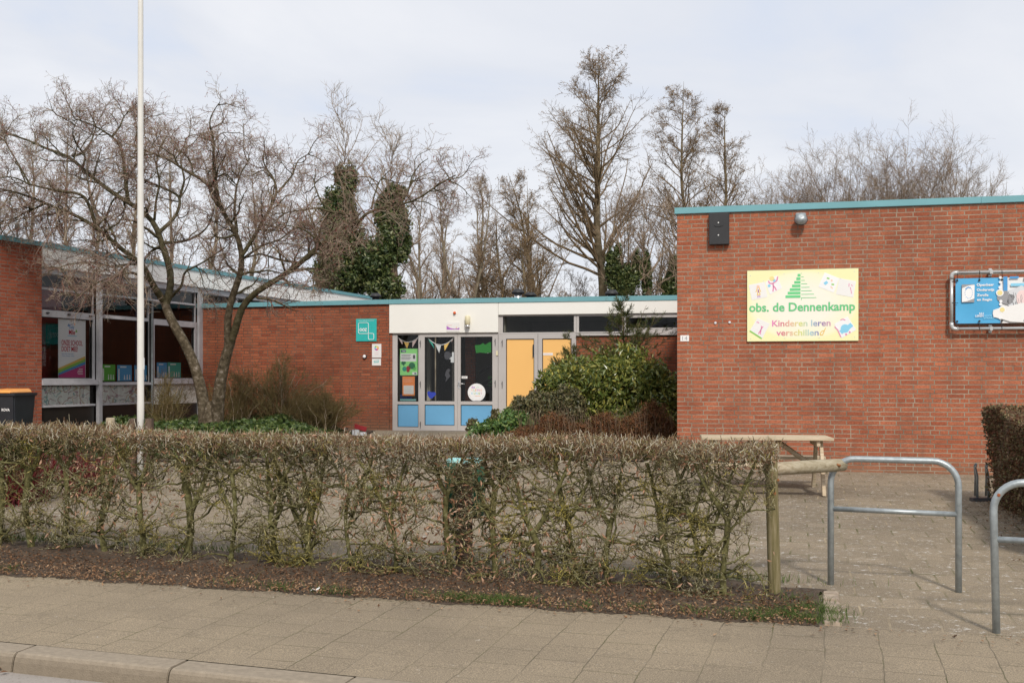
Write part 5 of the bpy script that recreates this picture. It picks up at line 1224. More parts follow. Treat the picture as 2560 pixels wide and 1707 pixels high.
# green litter bin on a wooden post, seen through the hedge
X, Y, _ = at(1160, 0, 8.55)
t = thing("litter_bin", "dark green oval litter bin on a brown wooden post behind the hedge", "litter bin", loc=(X, Y, g(Y)))
m = MB(); m.box(-.065, .065, -.06, .06, -.1, .80); m.build("post", 'wood_dark', t, bevel=.01)
def oval(w, d, z0, z1, yc): return [(w * math.copysign(abs(math.cos(a)) ** .55, math.cos(a)), yc + d * math.copysign(abs(math.sin(a)) ** .7, math.sin(a))) for a in [2 * math.pi * k / 32 for k in range(32)]]
m = MB(); vs = []; rings = [(.13, .10, .36), (.16, .13, .39), (.163, .135, .76), (.15, .12, .80)]
for w_, d_, z_ in rings: vs += [(x, y, z_) for x, y in oval(w_, d_, 0, 0, .21)]
fs = [(i * 32 + k, i * 32 + (k + 1) % 32, (i + 1) * 32 + (k + 1) % 32, (i + 1) * 32 + k) for i in range(3) for k in range(32)]
m._add(vs, fs, True); m._add(vs[:32], [list(range(32))]); m.build("bin_shell", 'bingreen', t)
m = MB(); vs = [(x, y, .801) for x, y in oval(.155, .125, 0, 0, .21)] + [(x, y, .825) for x, y in oval(.14, .11, 0, 0, .21)]
m._add(vs, [list(range(32)), list(range(63, 31, -1))] + [(k, (k + 1) % 32, 32 + (k + 1) % 32, 32 + k) for k in range(32)]); m.build("bin_lid", 'mint', t)

# dark wheelie bin with orange lid beside the left brick pier
X, Y, _ = at(24, 0, 18.35)
t = thing("wheelie_bin", "charcoal wheelie bin with orange lid and white letters by the left brick pier", "wheelie bin", M=Matrix.Translation((X, Y, g(Y))) @ Matrix.Rotation(math.radians(-6), 4, 'Z'))
m = MB(); w0, w1, d0, d1 = .235, .275, .25, .33; H0 = .98
m._add([(-w0, -d0, .05), (w0, -d0, .05), (w0, d0, .05), (-w0, d0, .05), (-w1, -d1, H0), (w1, -d1, H0), (w1, d1, H0), (-w1, d1, H0)], [(0, 1, 2, 3), (4, 5, 6, 7), (0, 1, 5, 4), (1, 2, 6, 5), (2, 3, 7, 6), (3, 0, 4, 7)])
m.build("body", 'bindark', t, bevel=.02)
m = MB(); m.box(-w1 - .018, w1 + .018, -d1 - .018, d1 + .03, H0 - .035, H0 + .015); m.build("rim", 'bindark', t, bevel=.01)
m = MB(); m._add([(-w1 - .01, -d1 - .03, H0 + .017), (w1 - .06, -d1 - .03, H0 + .017), (w1 - .06, d1, H0 + .017), (-w1 - .01, d1, H0 + .017), (-w1 + .02, -d1 + .03, H0 + .06), (w1 - .1, -d1 + .03, H0 + .06), (w1 - .1, d1, H0 + .085), (-w1 + .02, d1, H0 + .085)], [(0, 1, 2, 3), (4, 5, 6, 7), (0, 1, 5, 4), (1, 2, 6, 5), (2, 3, 7, 6), (3, 0, 4, 7)]); m.build("lid", 'binorange', t, bevel=.012)
text_part("ROVA", .045, .185, .70, .745, -.312, 'white1', t, bold=.03)
for sx in (-1, 1):
    m = MB(); m.tube([(sx * .21, d0 + .02, .1), (sx * .26, d0 + .02, .1)], .1, 18); m.build("wheel", 'black', t)

# red brush with white base on the ground by the door
Xr, Yr, _ = at(901, 0, 22.0)
t = thing("boot_brush", "red boot brush tilted on a pale base at the foot of the entrance wall", "brush", loc=(Xr, Yr, g(Yr)))
Rm = Matrix.Translation((0, 0, EYE + (942 - 1069.5) * Yr / FOC - g(Yr))) @ Matrix.Rotation(math.radians(17), 4, 'Y')
m = MB(); m.box(-.125, .125, -.04, .04, -.04, .05); m.v = [tuple(Rm @ Vector(q)) for q in m.v]; m.build("bristle_block", 'brushred', t, bevel=.008)
m = MB(); m.box(-.16, -.02, -.05, .05, -.01, .13); m.box(-.02, .12, -.05, .05, -.01, .08); m.build("base", 'palegrey', t, bevel=.01)
# ------------------------------------------------------------------ plants
MT['hedgebark'] = barkmat("hedge bark with lichen", [(0.030, 0.026, 0.012), (0.085, 0.078, 0.030), (0.15, 0.14, 0.055), (0.26, 0.25, 0.16)], 26)
def twiglichen():
    m, t, n, l, p = newmat("lichened hedge twigs")
    a = noise(n, l, 55, 5, 0.75); b = noise(n, l, 3.2, 4, 0.6)
    r = ramp(n, l, a.outputs["Fac"], [(0.32, (0.045, 0.032, 0.018)), (0.47, (0.14, 0.11, 0.055)), (0.56, (0.34, 0.31, 0.18)), (0.66, (0.66, 0.65, 0.52))])
    r2 = ramp(n, l, a.outputs["Fac"], [(0.34, (0.05, 0.04, 0.015)), (0.5, (0.18, 0.155, 0.05)), (0.60, (0.50, 0.40, 0.07)), (0.68, (0.66, 0.60, 0.30))])
    f = ramp(n, l, b.outputs["Fac"], [(0.47, (0, 0, 0)), (0.62, (1, 1, 1))])
    l.new(mixc(n, l, f.outputs[0], r.outputs[0], r2.outputs[0]), p.inputs["Base Color"])
    p.inputs["Roughness"].default_value = 0.9; p.inputs["Specular IOR Level"].default_value = 0.15
    return m
MT['hedgetwig'] = twiglichen()
MT['toptwig'] = leafmat("clipped hedge top twigs", [(0.08, 0.045, 0.025), (0.20, 0.12, 0.075), (0.28, 0.22, 0.11), (0.58, 0.54, 0.44)], 0.85, 0.15, 0)
MT['hedgeleaf'] = leafmat("withered hedge leaves", [(0.16, 0.075, 0.04), (0.32, 0.17, 0.10), (0.46, 0.27, 0.17), (0.56, 0.38, 0.27)], 0.75, 0.15, 0.2)

# ---- the bare hornbeam hedge
rng = np.random.default_rng(21)
HA = np.array([-5.9, 9.84]); HB = np.array([1.80, 7.39]); HL = float(np.linalg.norm(HB - HA)); HD = (HB - HA) / HL; HN = np.array([-HD[1], HD[0]])
HTOP = 1.225
def hw(s, v, z):       # hedge coordinates (along, across, height above ground) to the world
    s = np.asarray(s, float); v = np.asarray(v, float); z = np.asarray(z, float)
    x = HA[0] + HD[0] * s + HN[0] * v; y = HA[1] + HD[1] * s + HN[1] * v
    return np.stack([x, y, z + 0.0218 * y], -1)
hgx, hgy = HA + HD * HL * 0.5
hedge = thing("bare_hedge", "long bare clipped hedge of lichened twigs along the pavement", "hedge", loc=(hgx, hgy, g(hgy)))
ORG = (hgx, hgy, g(hgy))
pxs = [-170, -105, -50, 10, 70, 149, 250, 360, 468, 590, 690, 771, 868, 985, 1115, 1232, 1342, 1430, 1515, 1663, 1740, 1815]
def trunk_s(px):
    k = (px - CX) / FOC; return (k * HA[1] - HA[0]) / (HD[0] - k * HD[1])
topz = HTOP - 0.0218 * hgy
allP1 = []
def slabfix(P):      # keep every twig inside the clipped outline
    s, v, z = P[..., 0], P[..., 1], P[..., 2]
    hwid = 0.27 + 0.30 * np.clip((0.45 - z) / 0.45, 0, 1) * (v < 0); v = hwid * np.tanh(v / hwid)
    top = topz + 0.012 * np.sin(s * 3.1) + 0.008 * np.sin(s * 9.7) + 0.02 * np.sin(s * 1.1)
    over = np.maximum(z - (top - 0.05), 0); z = np.minimum(z, top - 0.05 + 0.05 * np.tanh(over / 0.05))
    z = np.maximum(z, 0.035)
    s = np.where(s > HL - 0.03, HL - 0.03 - 0.4 * (s - HL + 0.03), s)
    return np.stack([s, v, z], -1)
limbs = []
tb_all = []
for i, px in enumerate(pxs):
    s0 = trunk_s(px); v0 = rng.uniform(-.07, .07); n_fork = 1 if rng.random() < .45 else 2
    r0 = rng.uniform(.014, .028) * (1.25 if px in (771, 1663, 250, 468) else 1)
    hf = rng.uniform(.30, .75); base = [s0, v0, -0.06]
    ph = rng.uniform(0, 6); amp = rng.uniform(.01, .035)
    pts = [[s0 + amp * math.sin(ph + q * 5) , v0 + amp * .6 * math.cos(ph + q * 4), -.06 + q * (hf + .06)] for q in np.linspace(0, 1, 7)]
    Pt, Rt, _ = resample(pts, [r0 * 1.35, r0 * 1.1, r0, r0 * .95, r0 * .93, r0 * .95, r0], 12)
    tr_ = [(Pt, Rt)]
    for k in range(n_fork + 1):
        sd = (-1) ** (k + i) * rng.uniform(.10, .32); st_ = Pt[-1 if k < 2 else 6]
        e = [[st_[0] + sd * q ** .8 + rng.normal() * .012, st_[1] + rng.normal() * .02, st_[2] + (topz - .08 - st_[2]) * q] for q in np.linspace(0, 1, 6)]
        e[0] = list(st_); Pf, Rf, _ = resample(e, np.linspace(r0 * (.85 if n_fork else .9), r0 * .35, 6), 12); Pf[:, 0] = np.minimum(Pf[:, 0], HL - .14); tr_.append((Pf, Rf))
    TBk = TB()
    for Pq, Rq in tr_: TBk.tubes(hw(Pq[:, 0], Pq[:, 1], Pq[:, 2]), Rq, 9, rnd=.5)
    TBk.build("trunk", 'hedgebark', hedge, ORG)
    limbs += tr_
LP = np.stack([p for p, r in limbs]); LR = np.stack([r for p, r in limbs])
isT = np.array([1 if abs(p[0][2] + .06) < 1e-3 else 0 for p, r in limbs])
P1, R1 = grow(LP, LR, 10, rng, .42, t0=.08, t1=.95, ang=76, up=.05, wig=.36, K=10, rf=.5, rmax=.0105, rend=.35, flaty=.6, taper=.15, rmin=.0045)
tk = np.where(isT == 1)[0]; Pz, Rz = grow(LP[tk], LR[tk], 5, rng, .40, t0=.10, t1=.55, ang=82, up=.0, wig=.34, K=10, rf=.4, rmax=.008, rend=.35, flaty=1.4, taper=.1, rmin=.004)
Pz[..., 1] = Pz[:, :1, 1] - np.abs(Pz[..., 1] - Pz[:, :1, 1]); P1 = np.concatenate([P1, Pz]); R1 = np.concatenate([R1, Rz])
P1[..., 0] = P1[:, :1, 0] + (P1[..., 0] - P1[:, :1, 0]) * 1.25; P1 = slabfix(P1)
P2, R2 = grow(P1, R1, 5, rng, .19, t0=.15, t1=1, ang=60, up=.05, wig=.42, K=6, rf=.62, rmax=.0055, rend=.5, flaty=.8, taper=.2, rmin=.003); P2 = slabfix(P2)
P3, R3 = grow(P2, R2, 5, rng, .075, t0=.2, t1=1, ang=58, up=.05, wig=.45, K=4, rf=.7, rmax=.0030, rend=.6, taper=.1, rmin=.0016); P3 = slabfix(P3)
H1 = TB(); H1.tubes(hw(P1[..., 0], P1[..., 1], P1[..., 2]), R1, 6); H1.build("branches", 'hedgebark', hedge, ORG)
H2 = TB(); H2.tubes(hw(P2[..., 0], P2[..., 1], P2[..., 2]), R2, 4); H2.tubes(hw(P3[..., 0], P3[..., 1], P3[..., 2]), R3, 3); H2.build("twigs", 'hedgetwig', hedge, ORG)
# dense clipped crown layer: gnarled knobs and short shoots near the top
nT = 9500; s_ = rng.uniform(0, HL, nT); depth = np.abs(rng.normal(0, .075, nT)); v_ = rng.uniform(-.26, .26, nT)
z_ = topz - .02 - depth; ok = (z_ > .55) & (rng.random(nT) < .62 + .38 * np.sin(s_ * 5.3) * np.sin(s_ * 2.1 + 1)); s_, v_, z_ = s_[ok], v_[ok], z_[ok]
d = rng.normal(size=(len(s_), 3)); d[:, 2] = np.abs(d[:, 2]) * .8 + .3; d /= np.linalg.norm(d, axis=1, keepdims=True); ln = rng.uniform(.03, .12, len(s_))[:, None]
Pt = [np.stack([s_, v_, z_], 1)]
for k in range(3):
    d = d + rng.normal(size=d.shape) * .5; d /= np.linalg.norm(d, axis=1, keepdims=True); Pt.append(Pt[-1] + d * ln / 3)
Pt = slabfix(np.stack(Pt, 1)); Rt = rng.uniform(.0018, .0042, len(s_))[:, None] * np.linspace(1, .6, 4)[None]
half = len(s_) // 2
H3 = TB(); H3.tubes(hw(Pt[:half, :, 0], Pt[:half, :, 1], Pt[:half, :, 2]), Rt[:half], 3); H3.build("top_twigs", 'hedgetwig', hedge, ORG)
nt2 = 12000; s_ = rng.uniform(0, HL, nt2); v_ = rng.uniform(-.27, .27, nt2); top = topz + 0.012 * np.sin(s_ * 3.1) + 0.008 * np.sin(s_ * 9.7) + 0.02 * np.sin(s_ * 1.1)
z_ = top - np.abs(rng.normal(0, .055, nt2)) - .01; d = rng.normal(size=(nt2, 3)); d[:, 2] = np.abs(d[:, 2]) + .6; d /= np.linalg.norm(d, axis=1, keepdims=True); ln = rng.uniform(.02, .06, nt2)[:, None]
a = np.stack([s_, v_, z_], 1); b = a + d * ln * .5 + rng.normal(size=a.shape) * .004; c = b + (d + rng.normal(size=d.shape) * .5) * ln * .5
Pt2 = np.stack([a, b, c], 1); Rt2 = rng.uniform(.0018, .0034, nt2)[:, None] * np.array([1, .9, .7])[None]
H4 = TB(); H4.tubes(hw(Pt2[..., 0], Pt2[..., 1], Pt2[..., 2]), Rt2, 3)
H4.tubes(hw(Pt[half:, :, 0], Pt[half:, :, 1], Pt[half:, :, 2]), Rt[half:], 3); H4.build("top_shoots", 'toptwig', hedge, ORG)
# withered leaves still hanging in patches
cl = [(3.0, .55, .35, 260), (2.75, .75, .2, 120), (5.6, .55, .5, 420), (5.9, .25, .5, 360), (6.3, .12, .6, 420), (4.9, .7, .4, 160), (3.3, .95, .6, 340), (5.2, 1.0, .5, 200), (6.9, .95, .5, 160), (2.6, .3, .3, 120), (1.2, .1, .5, 80), (5.3, .4, .25, 160), (7.0, .5, .4, 90), (6.3, .8, .3, 140)]
C = np.concatenate([np.stack([rng.normal(a, w, n), rng.normal(0, .16, n), np.abs(rng.normal(zc, .13, n))], 1) for a, zc, w, n in cl]); C = slabfix(C)
LF = TB(); LF.leaves(hw(C[:, 0], C[:, 1], C[:, 2]), .017, rng, 1.35, .42, fold=.35, droop=.7)
C2 = np.stack([rng.uniform(0, HL, 1700), rng.uniform(-.27, .27, 1700), topz - np.abs(rng.normal(0, .09, 1700))], 1); C2 = slabfix(C2)
LF.leaves(hw(C2[:, 0], C2[:, 1], C2[:, 2]), .011, rng, 1.3, .45, fold=.35); LF.build("withered_leaves", 'hedgeleaf', hedge, ORG)

# ---- leafy clipped hedge on the right
MT['beech'] = leafmat("brown and green hedge leaves", [(0.05, 0.055, 0.02), (0.10, 0.045, 0.025), (0.19, 0.075, 0.04), (0.16, 0.15, 0.06), (0.34, 0.24, 0.14)], 0.55, 0.3, 0.2)
hx = thing("leafy_hedge", "dense clipped brown and green leafy hedge at the right edge", "hedge", loc=(5.3, 11.3, g(11.3)))
e0 = np.array([4.30, 8.35]); e1 = np.array([5.27, 12.25]); L_ = np.linalg.norm(e1 - e0); ed_ = (e1 - e0) / L_; en = np.array([ed_[1], -ed_[0]])     # left face line, en points right (into the hedge)
def rh(n, layer):
    s = rng.uniform(0, L_, n); q = rng.random(n); dpt = np.abs(rng.normal(0, .05, n))
    hh = 1.06 + .03 * np.sin(s * 2.2) + .02 * np.sin(s * 6)
    if layer == 'left': z = rng.uniform(.06, 1, n) * hh; off = dpt + .05 * np.sin(s * 3.3 + z * 4) + .07 * (z < .5) * (0.5 - z)
    elif layer == 'top': z = hh - dpt * .7; off = rng.uniform(0, 1.2, n)
    else: z = rng.uniform(.06, 1, n) * hh; off = rng.uniform(0, 1.2, n)
    P_ = e0[None] + ed_[None] * s[:, None] + en[None] * off[:, None]
    if layer == 'end': P_ = e1[None] - ed_[None] * dpt[:, None] + en[None] * off[:, None]
    if layer == 'front': P_ = e0[None] + ed_[None] * dpt[:, None] + en[None] * off[:, None]
    return np.stack([P_[:, 0], P_[:, 1], z + 0.0218 * P_[:, 1]], 1)
BL = TB(); BL.leaves(rh(24000, 'left'), .0175, rng, 1.2, .6, fold=.2); BL.leaves(rh(9000, 'top'), .0165, rng, 1.2, .6, fold=.2, rnd=rng.beta(3, 1.3, 9000)); BL.leaves(rh(2500, 'end'), .02, rng, 1.2, .6); BL.leaves(rh(4000, 'front'), .02, rng, 1.2, .6); BL.leaves(rh(5000, 'in'), .03, rng, 1.2, .6)
BL.build("leaves", 'beech', hx, (5.3, 11.3, g(11.3)))
MT['twigbrown'] = barkmat("brown twigs", [(0.07, 0.045, 0.03), (0.16, 0.11, 0.075), (0.24, 0.18, 0.12)], 30, bump=0)
n = 3500; a = rh(n, 'left'); a[:, :2] += en * .05; d = rng.normal(size=(n, 3)); d[:, 2] += .8; d /= np.linalg.norm(d, axis=1, keepdims=True)
b = a - np.r_[en, 0][None] * .06 + d * .05; BT = TB(); BT.tubes(np.stack([a - d * .07, a, b], 1), np.array([.004, .003, .0015])[None] * np.ones((n, 1)), 3)
for s in np.arange(.15, L_, .33):
    q = e0 + ed_ * s + en * .3; BT.tubes(np.array([[q[0], q[1], g(q[1]) - .05], [q[0] + .02, q[1], g(q[1]) + .5], [q[0], q[1] + .03, g(q[1]) + .95]]), np.array([.022, .017, .008]), 7)
BT.build("stems", 'twigbrown', hx, (5.3, 11.3, g(11.3)))
# litter under it
lt = TB(); n = 1500; s = rng.uniform(0, L_, n); off = -np.abs(rng.normal(0, .22, n)) + .2; P_ = e0[None] + ed_[None] * s[:, None] + en[None] * off[:, None]
lt.leaves(np.stack([P_[:, 0], P_[:, 1], .0218 * P_[:, 1] + .01 + .01 * rng.random(n)], 1), .012, rng, 1.2, .6, flat=.8, fold=.2); tag(lt.build("hedge_litter", 'litter'), "brown litter strip on the paving along the right hedge", "leaf litter", kind="stuff")

# ---- the spreading bare tree in front of the left wing
TY = 19.6; rng = np.random.default_rng(4)
tx = (525 - CX) * TY / FOC; torg = (tx, TY, g(TY))
tree = thing("spreading_tree", "large bare spreading tree with twin stems and reddish twigs in front of the left wing", "tree", loc=torg)
MT['treebark'] = barkmat("tree bark", [(0.020, 0.016, 0.009), (0.065, 0.050, 0.030), (0.12, 0.095, 0.062), (0.30, 0.26, 0.22)], 14, bump=.7)
MT['treelimb'] = barkmat("mossy limbs", [(0.025, 0.020, 0.010), (0.062, 0.052, 0.025), (0.13, 0.11, 0.07)], 12, bump=.3)
MT['treetwig'] = leafmat("reddish brown twigs", [(0.13, 0.065, 0.055), (0.24, 0.15, 0.12), (0.40, 0.32, 0.25), (0.24, 0.21, 0.13)], 0.85, 0.1, 0)
MT['bud'] = leafmat("red buds", [(0.16, 0.02, 0.02), (0.28, 0.05, 0.04), (0.20, 0.10, 0.07)], 0.6, 0.2, 0)
reg = []      # (px, py, depth) of everything placed so far, for joining limbs
TRACE = [   # outline points in the photograph, radius in px at start and end, depth drift in metres
 ("A", [(512, 1085), (512, 1052), (509, 1008), (501, 966), (486, 911), (461, 856), (434, 811), (415, 773), (412, 753)], 20, 11, 0.3),
 ("B", [(540, 1085), (542, 1052), (546, 1000), (551, 955), (560, 910), (572, 868), (578, 850)], 21, 13, -0.3),
 ("B0", [(572, 868), (568, 835), (569, 784), (582, 732), (599, 698), (608, 656), (602, 615), (592, 580), (562, 541), (538, 492), (523, 453), (504, 443), (460, 434), (440, 404), (416, 390), (362, 365), (330, 345)], 12, 2, -1.6),
 ("B2", [(550, 515), (543, 487), (538, 443), (533, 394), (535, 346), (531, 297), (521, 258), (533, 209), (550, 174)], 7, 1, -0.4),
 ("B2b", [(592, 580), (586, 525), (590, 470), (603, 430), (625, 395)], 5, 1.2, 0.8),
 ("B3", [(578, 850), (592, 830), (594, 790), (600, 765), (625, 740), (650, 722), (704, 693), (753, 658), (792, 619), (822, 592), (861, 585), (890, 586), (892, 560), (893, 538), (929, 522), (978, 514), (1027, 512), (1066, 487), (1100, 453), (1139, 438)], 12, 1.6, -1.3),
 ("B3a", [(893, 538), (884, 526), (880, 514)], 6, 4, 0.0),
 ("B3b", [(890, 536), (860, 534), (831, 531), (792, 519), (753, 526), (720, 530), (690, 545)], 4.5, 1.2, 0.6),
 ("B3c", [(753, 658), (704, 651), (650, 634), (616, 644)], 4, 2, 0.5),
 ("B3d", [(733, 676), (782, 671), (812, 676), (860, 705)], 4.5, 1.5, -0.5),
 ("B3e", [(831, 531), (800, 500), (785, 460), (790, 420)], 3.5, 1, 0.5),
 ("B3f", [(1000, 513), (1020, 480), (1030, 440), (1050, 410), (1070, 395)], 3, 1, 0.4),
 ("B3g", [(929, 522), (935, 490), (950, 450), (980, 420)], 3, 1, 0.5),
 ("B4", [(604, 640), (640, 585), (675, 521), (694, 482), (684, 443), (665, 424), (655, 394), (662, 360)], 6, 1.3, 1.0),
 ("B4b", [(694, 482), (730, 440), (745, 400), (780, 370)], 3.5, 1, 0.6),
 ("B5", [(604, 650), (650, 615), (700, 600), (750, 560), (775, 545)], 4, 1.2, 1.5),
 ("A2", [(413, 765), (425, 740), (431, 700), (426, 663), (402, 612), (399, 580), (386, 551), (342, 517), (293, 492), (244, 453), (205, 424), (181, 385), (156, 375), (122, 365), (88, 331), (49, 311), (0, 292)], 12, 2, 1.0),
 ("A1", [(412, 755), (392, 730), (375, 700), (362, 663), (337, 649), (293, 614), (244, 570), (196, 541), (132, 517), (78, 492), (29, 478), (-20, 468)], 11, 2, -1.5),
 ("A2b", [(181, 385), (205, 376), (220, 350), (230, 320), (240, 277), (236, 250)], 4.5, 1.2, 0.6),
 ("A2c", [(320, 503), (315, 460), (308, 385), (300, 335), (280, 310), (264, 292), (230, 262), (186, 238)], 6, 1.5, -0.7),
 ("A2d", [(205, 424), (215, 385), (190, 340), (180, 290), (195, 240)], 3.5, 1, -1.0),
 ("A2e", [(280, 310), (300, 270), (310, 230), (330, 200)], 3.5, 1, 0.4),
 ("A3", [(399, 580), (416, 565), (440, 541), (450, 515), (450, 490), (415, 473), (367, 453), (330, 440), (303, 443)], 6, 2, 1.2),
 ("A3b", [(450, 492), (462, 450), (450, 400), (470, 350), (460, 310)], 4, 1, 1.0),
 ("A4", [(403, 607), (440, 606), (465, 602), (490, 592), (513, 575), (528, 551), (535, 520)], 5, 1.5, -0.8),
 ("A5", [(425, 745), (455, 715), (460, 680), (510, 655), (562, 619)], 5, 1.5, -1.0),
 ("A6", [(375, 700), (330, 680), (290, 690), (250, 702), (190, 745)], 4.5, 1.5, -1.2),
 ("A6b", [(362, 663), (320, 660), (280, 668), (240, 655), (170, 660), (120, 680)], 4, 1.2, -0.6),
 ("A7", [(115, 508), (90, 520), (65, 530), (40, 545), (0, 556)], 3.5, 1.5, 0.3),
 ("A8", [(215, 552), (180, 535), (150, 532), (100, 538), (50, 548), (0, 562)], 3.5, 1.2, 0.6),
 ("A9", [(240, 566), (228, 525), (212, 490), (195, 483), (150, 478), (110, 470), (75, 462), (30, 440), (0, 445)], 5.5, 1.5, -0.8),
 ("A9b", [(75, 462), (40, 400), (20, 350), (10, 310)], 3, 1, 0.3),
 ("A10", [(386, 551), (390, 500), (400, 460), (390, 410), (400, 350), (410, 320)], 4, 1, -0.5),
 ("A11", [(342, 517), (350, 460), (345, 400), (355, 330), (350, 270), (360, 240)], 4, 1, 0.8),
]
limbP = []; limbR = []; limbL = []
for nm, pts, ra, rb, drift in TRACE:
    pts = [(a_, b_ if b_ > 400 else b_ + (400 - b_) * .36) for a_, b_ in pts]
    x0_, y0_ = pts[0]; d0 = 0.0
    if reg and nm not in ("A", "B"):
        q = min(reg, key=lambda r_: (r_[0] - x0_) ** 2 + (r_[1] - y0_) ** 2); d0 = q[2]
    n = len(pts); P_ = []; R_ = []
    for i, (x_, y_) in enumerate(pts):
        q = i / (n - 1); dd = d0 + drift * q; Yd = TY + dd; P_.append(at(x_, y_, Yd)); R_.append((ra + (rb - ra) * q ** .8) * Yd / FOC * .5 * 1.75)
    Pq, Rq, ln = resample(P_, R_, 26)
    for i in range(26):
        yy_ = Pq[i][1]; reg.append((CX + Pq[i][0] * FOC / yy_, HOR - (Pq[i][2] - EYE) * FOC / yy_, yy_ - TY))
    Rq = np.array(Rq); limbP.append(Pq); limbR.append(Rq); limbL.append(ln)
t1 = TB(); t2 = TB()
for nm, P_, R_ in zip([q[0] for q in TRACE], limbP, limbR):
    (t1 if nm in ("A", "B", "B0") else t2).tubes(P_, R_, 12)
rb_ = at(526, 1062, TY); t1.tubes(np.array([[rb_[0], TY, g(TY) - .2], [rb_[0], TY, g(TY) + .2], [rb_[0] + .01, TY, g(TY) + .5], [rb_[0] + .01, TY, g(TY) + .8]]), np.array([.26, .20, .165, .07]), 14)
t1.build("trunk", 'treebark', tree, torg); t2.build("limbs", 'treelimb', tree, torg)
sel = [i for i, q in enumerate(TRACE) if q[0] not in ("A", "B", "B3a")]
LPm = np.stack([limbP[i] for i in sel]); LRm = np.stack([limbR[i] for i in sel]); LLm = np.array([limbL[i] for i in sel])
cnt = np.maximum((LLm * 5.0).astype(int), 4)
P1, R1 = grow(LPm, LRm, cnt, rng, 1.0, t0=.15, t1=1, ang=62, up=.12, wig=.24, K=10, rf=.6, rmax=.028, rend=.25, curl=.005, taper=.38, rmin=.011)
P2, R2 = grow(P1, R1, 8, rng, plen(P1) * .62, t0=.15, t1=1, ang=55, up=.08, wig=.27, K=7, rf=.55, rmax=.009, rend=.45, taper=.2, rmin=.0048)
P3, R3 = grow(P2, R2, 6, rng, plen(P2) * .5 + .04, t0=.15, t1=1, ang=50, up=.10, wig=.28, K=5, rf=.6, rmax=.0042, rend=.55, taper=.2, rmin=.0028)
P4, R4 = grow(P3, R3, 2, rng, .10, t0=.4, t1=1, ang=50, up=.1, wig=.3, K=3, rf=.7, rmax=.003, rend=.7, taper=.1, rmin=.0024)
# drooping tangle at the left front
sel2 = [i for i, q in enumerate(TRACE) if q[0] in ("A1", "A6", "A6b", "A8")]
Pd, Rd = grow(np.stack([limbP[i] for i in sel2]), np.stack([limbR[i] for i in sel2]), 30, rng, .85, t0=.2, t1=.9, ang=70, up=-.25, wig=.25, K=8, rf=.4, rmax=.010, rend=.4, curl=-.05, taper=.1, rmin=.005)
Pe, Re = grow(Pd, Rd, 9, rng, .36, t0=.15, t1=1, ang=50, up=-.02, wig=.28, K=5, rf=.6, rmax=.005, rend=.5, rmin=.0034)
t3 = TB(); t2b = TB(); t2b.tubes(P1, R1, 6); t2b.build("boughs", 'treelimb', tree, torg); t3.tubes(P2, R2, 4); t3.tubes(Pd, Rd, 5); t3.build("branches", 'treetwig', tree, torg)
t4 = TB(); t4.tubes(P3, R3, 3); t4.tubes(P4, R4, 3); t4.tubes(Pe, Re, 3); t4.build("twigs", 'treetwig', tree, torg)
tips = P4[:, -1][::3]; t5 = TB(); t5.leaves(tips + rng.normal(size=tips.shape) * .004, .010, rng, 1.3, .7); t5.build("buds", 'bud', tree, torg)

# ---- background trees
MT['aldbark'] = barkmat("alder bark", [(0.07, 0.055, 0.03), (0.16, 0.125, 0.075), (0.25, 0.20, 0.13)], 5, bump=.3)
MT['aldtwig'] = leafmat("alder twigs", [(0.14, 0.095, 0.055), (0.22, 0.16, 0.10), (0.30, 0.22, 0.14)], 0.9, 0.1, 0)
MT['catkin'] = leafmat("alder cones and catkins", [(0.13, 0.075, 0.04), (0.25, 0.15, 0.075), (0.38, 0.25, 0.12)], 0.8, 0.1, 0.1)
MT['greytwig'] = leafmat("grey brown twigs", [(0.19, 0.135, 0.095), (0.30, 0.22, 0.16), (0.40, 0.32, 0.235)], 0.9, 0.1, 0)
MT['palebark'] = barkmat("pale grey bark", [(0.10, 0.08, 0.05), (0.20, 0.165, 0.115), (0.32, 0.28, 0.21)], 5, bump=.3)
MT['ivy'] = leafmat("ivy leaves", [(0.026, 0.045, 0.014), (0.058, 0.085, 0.024), (0.10, 0.13, 0.036), (0.17, 0.17, 0.06)], 0.4, 0.5, 0.15)
GZ = g(26) - .18
def px_w(px, Y): return (px - CX) * Y / FOC
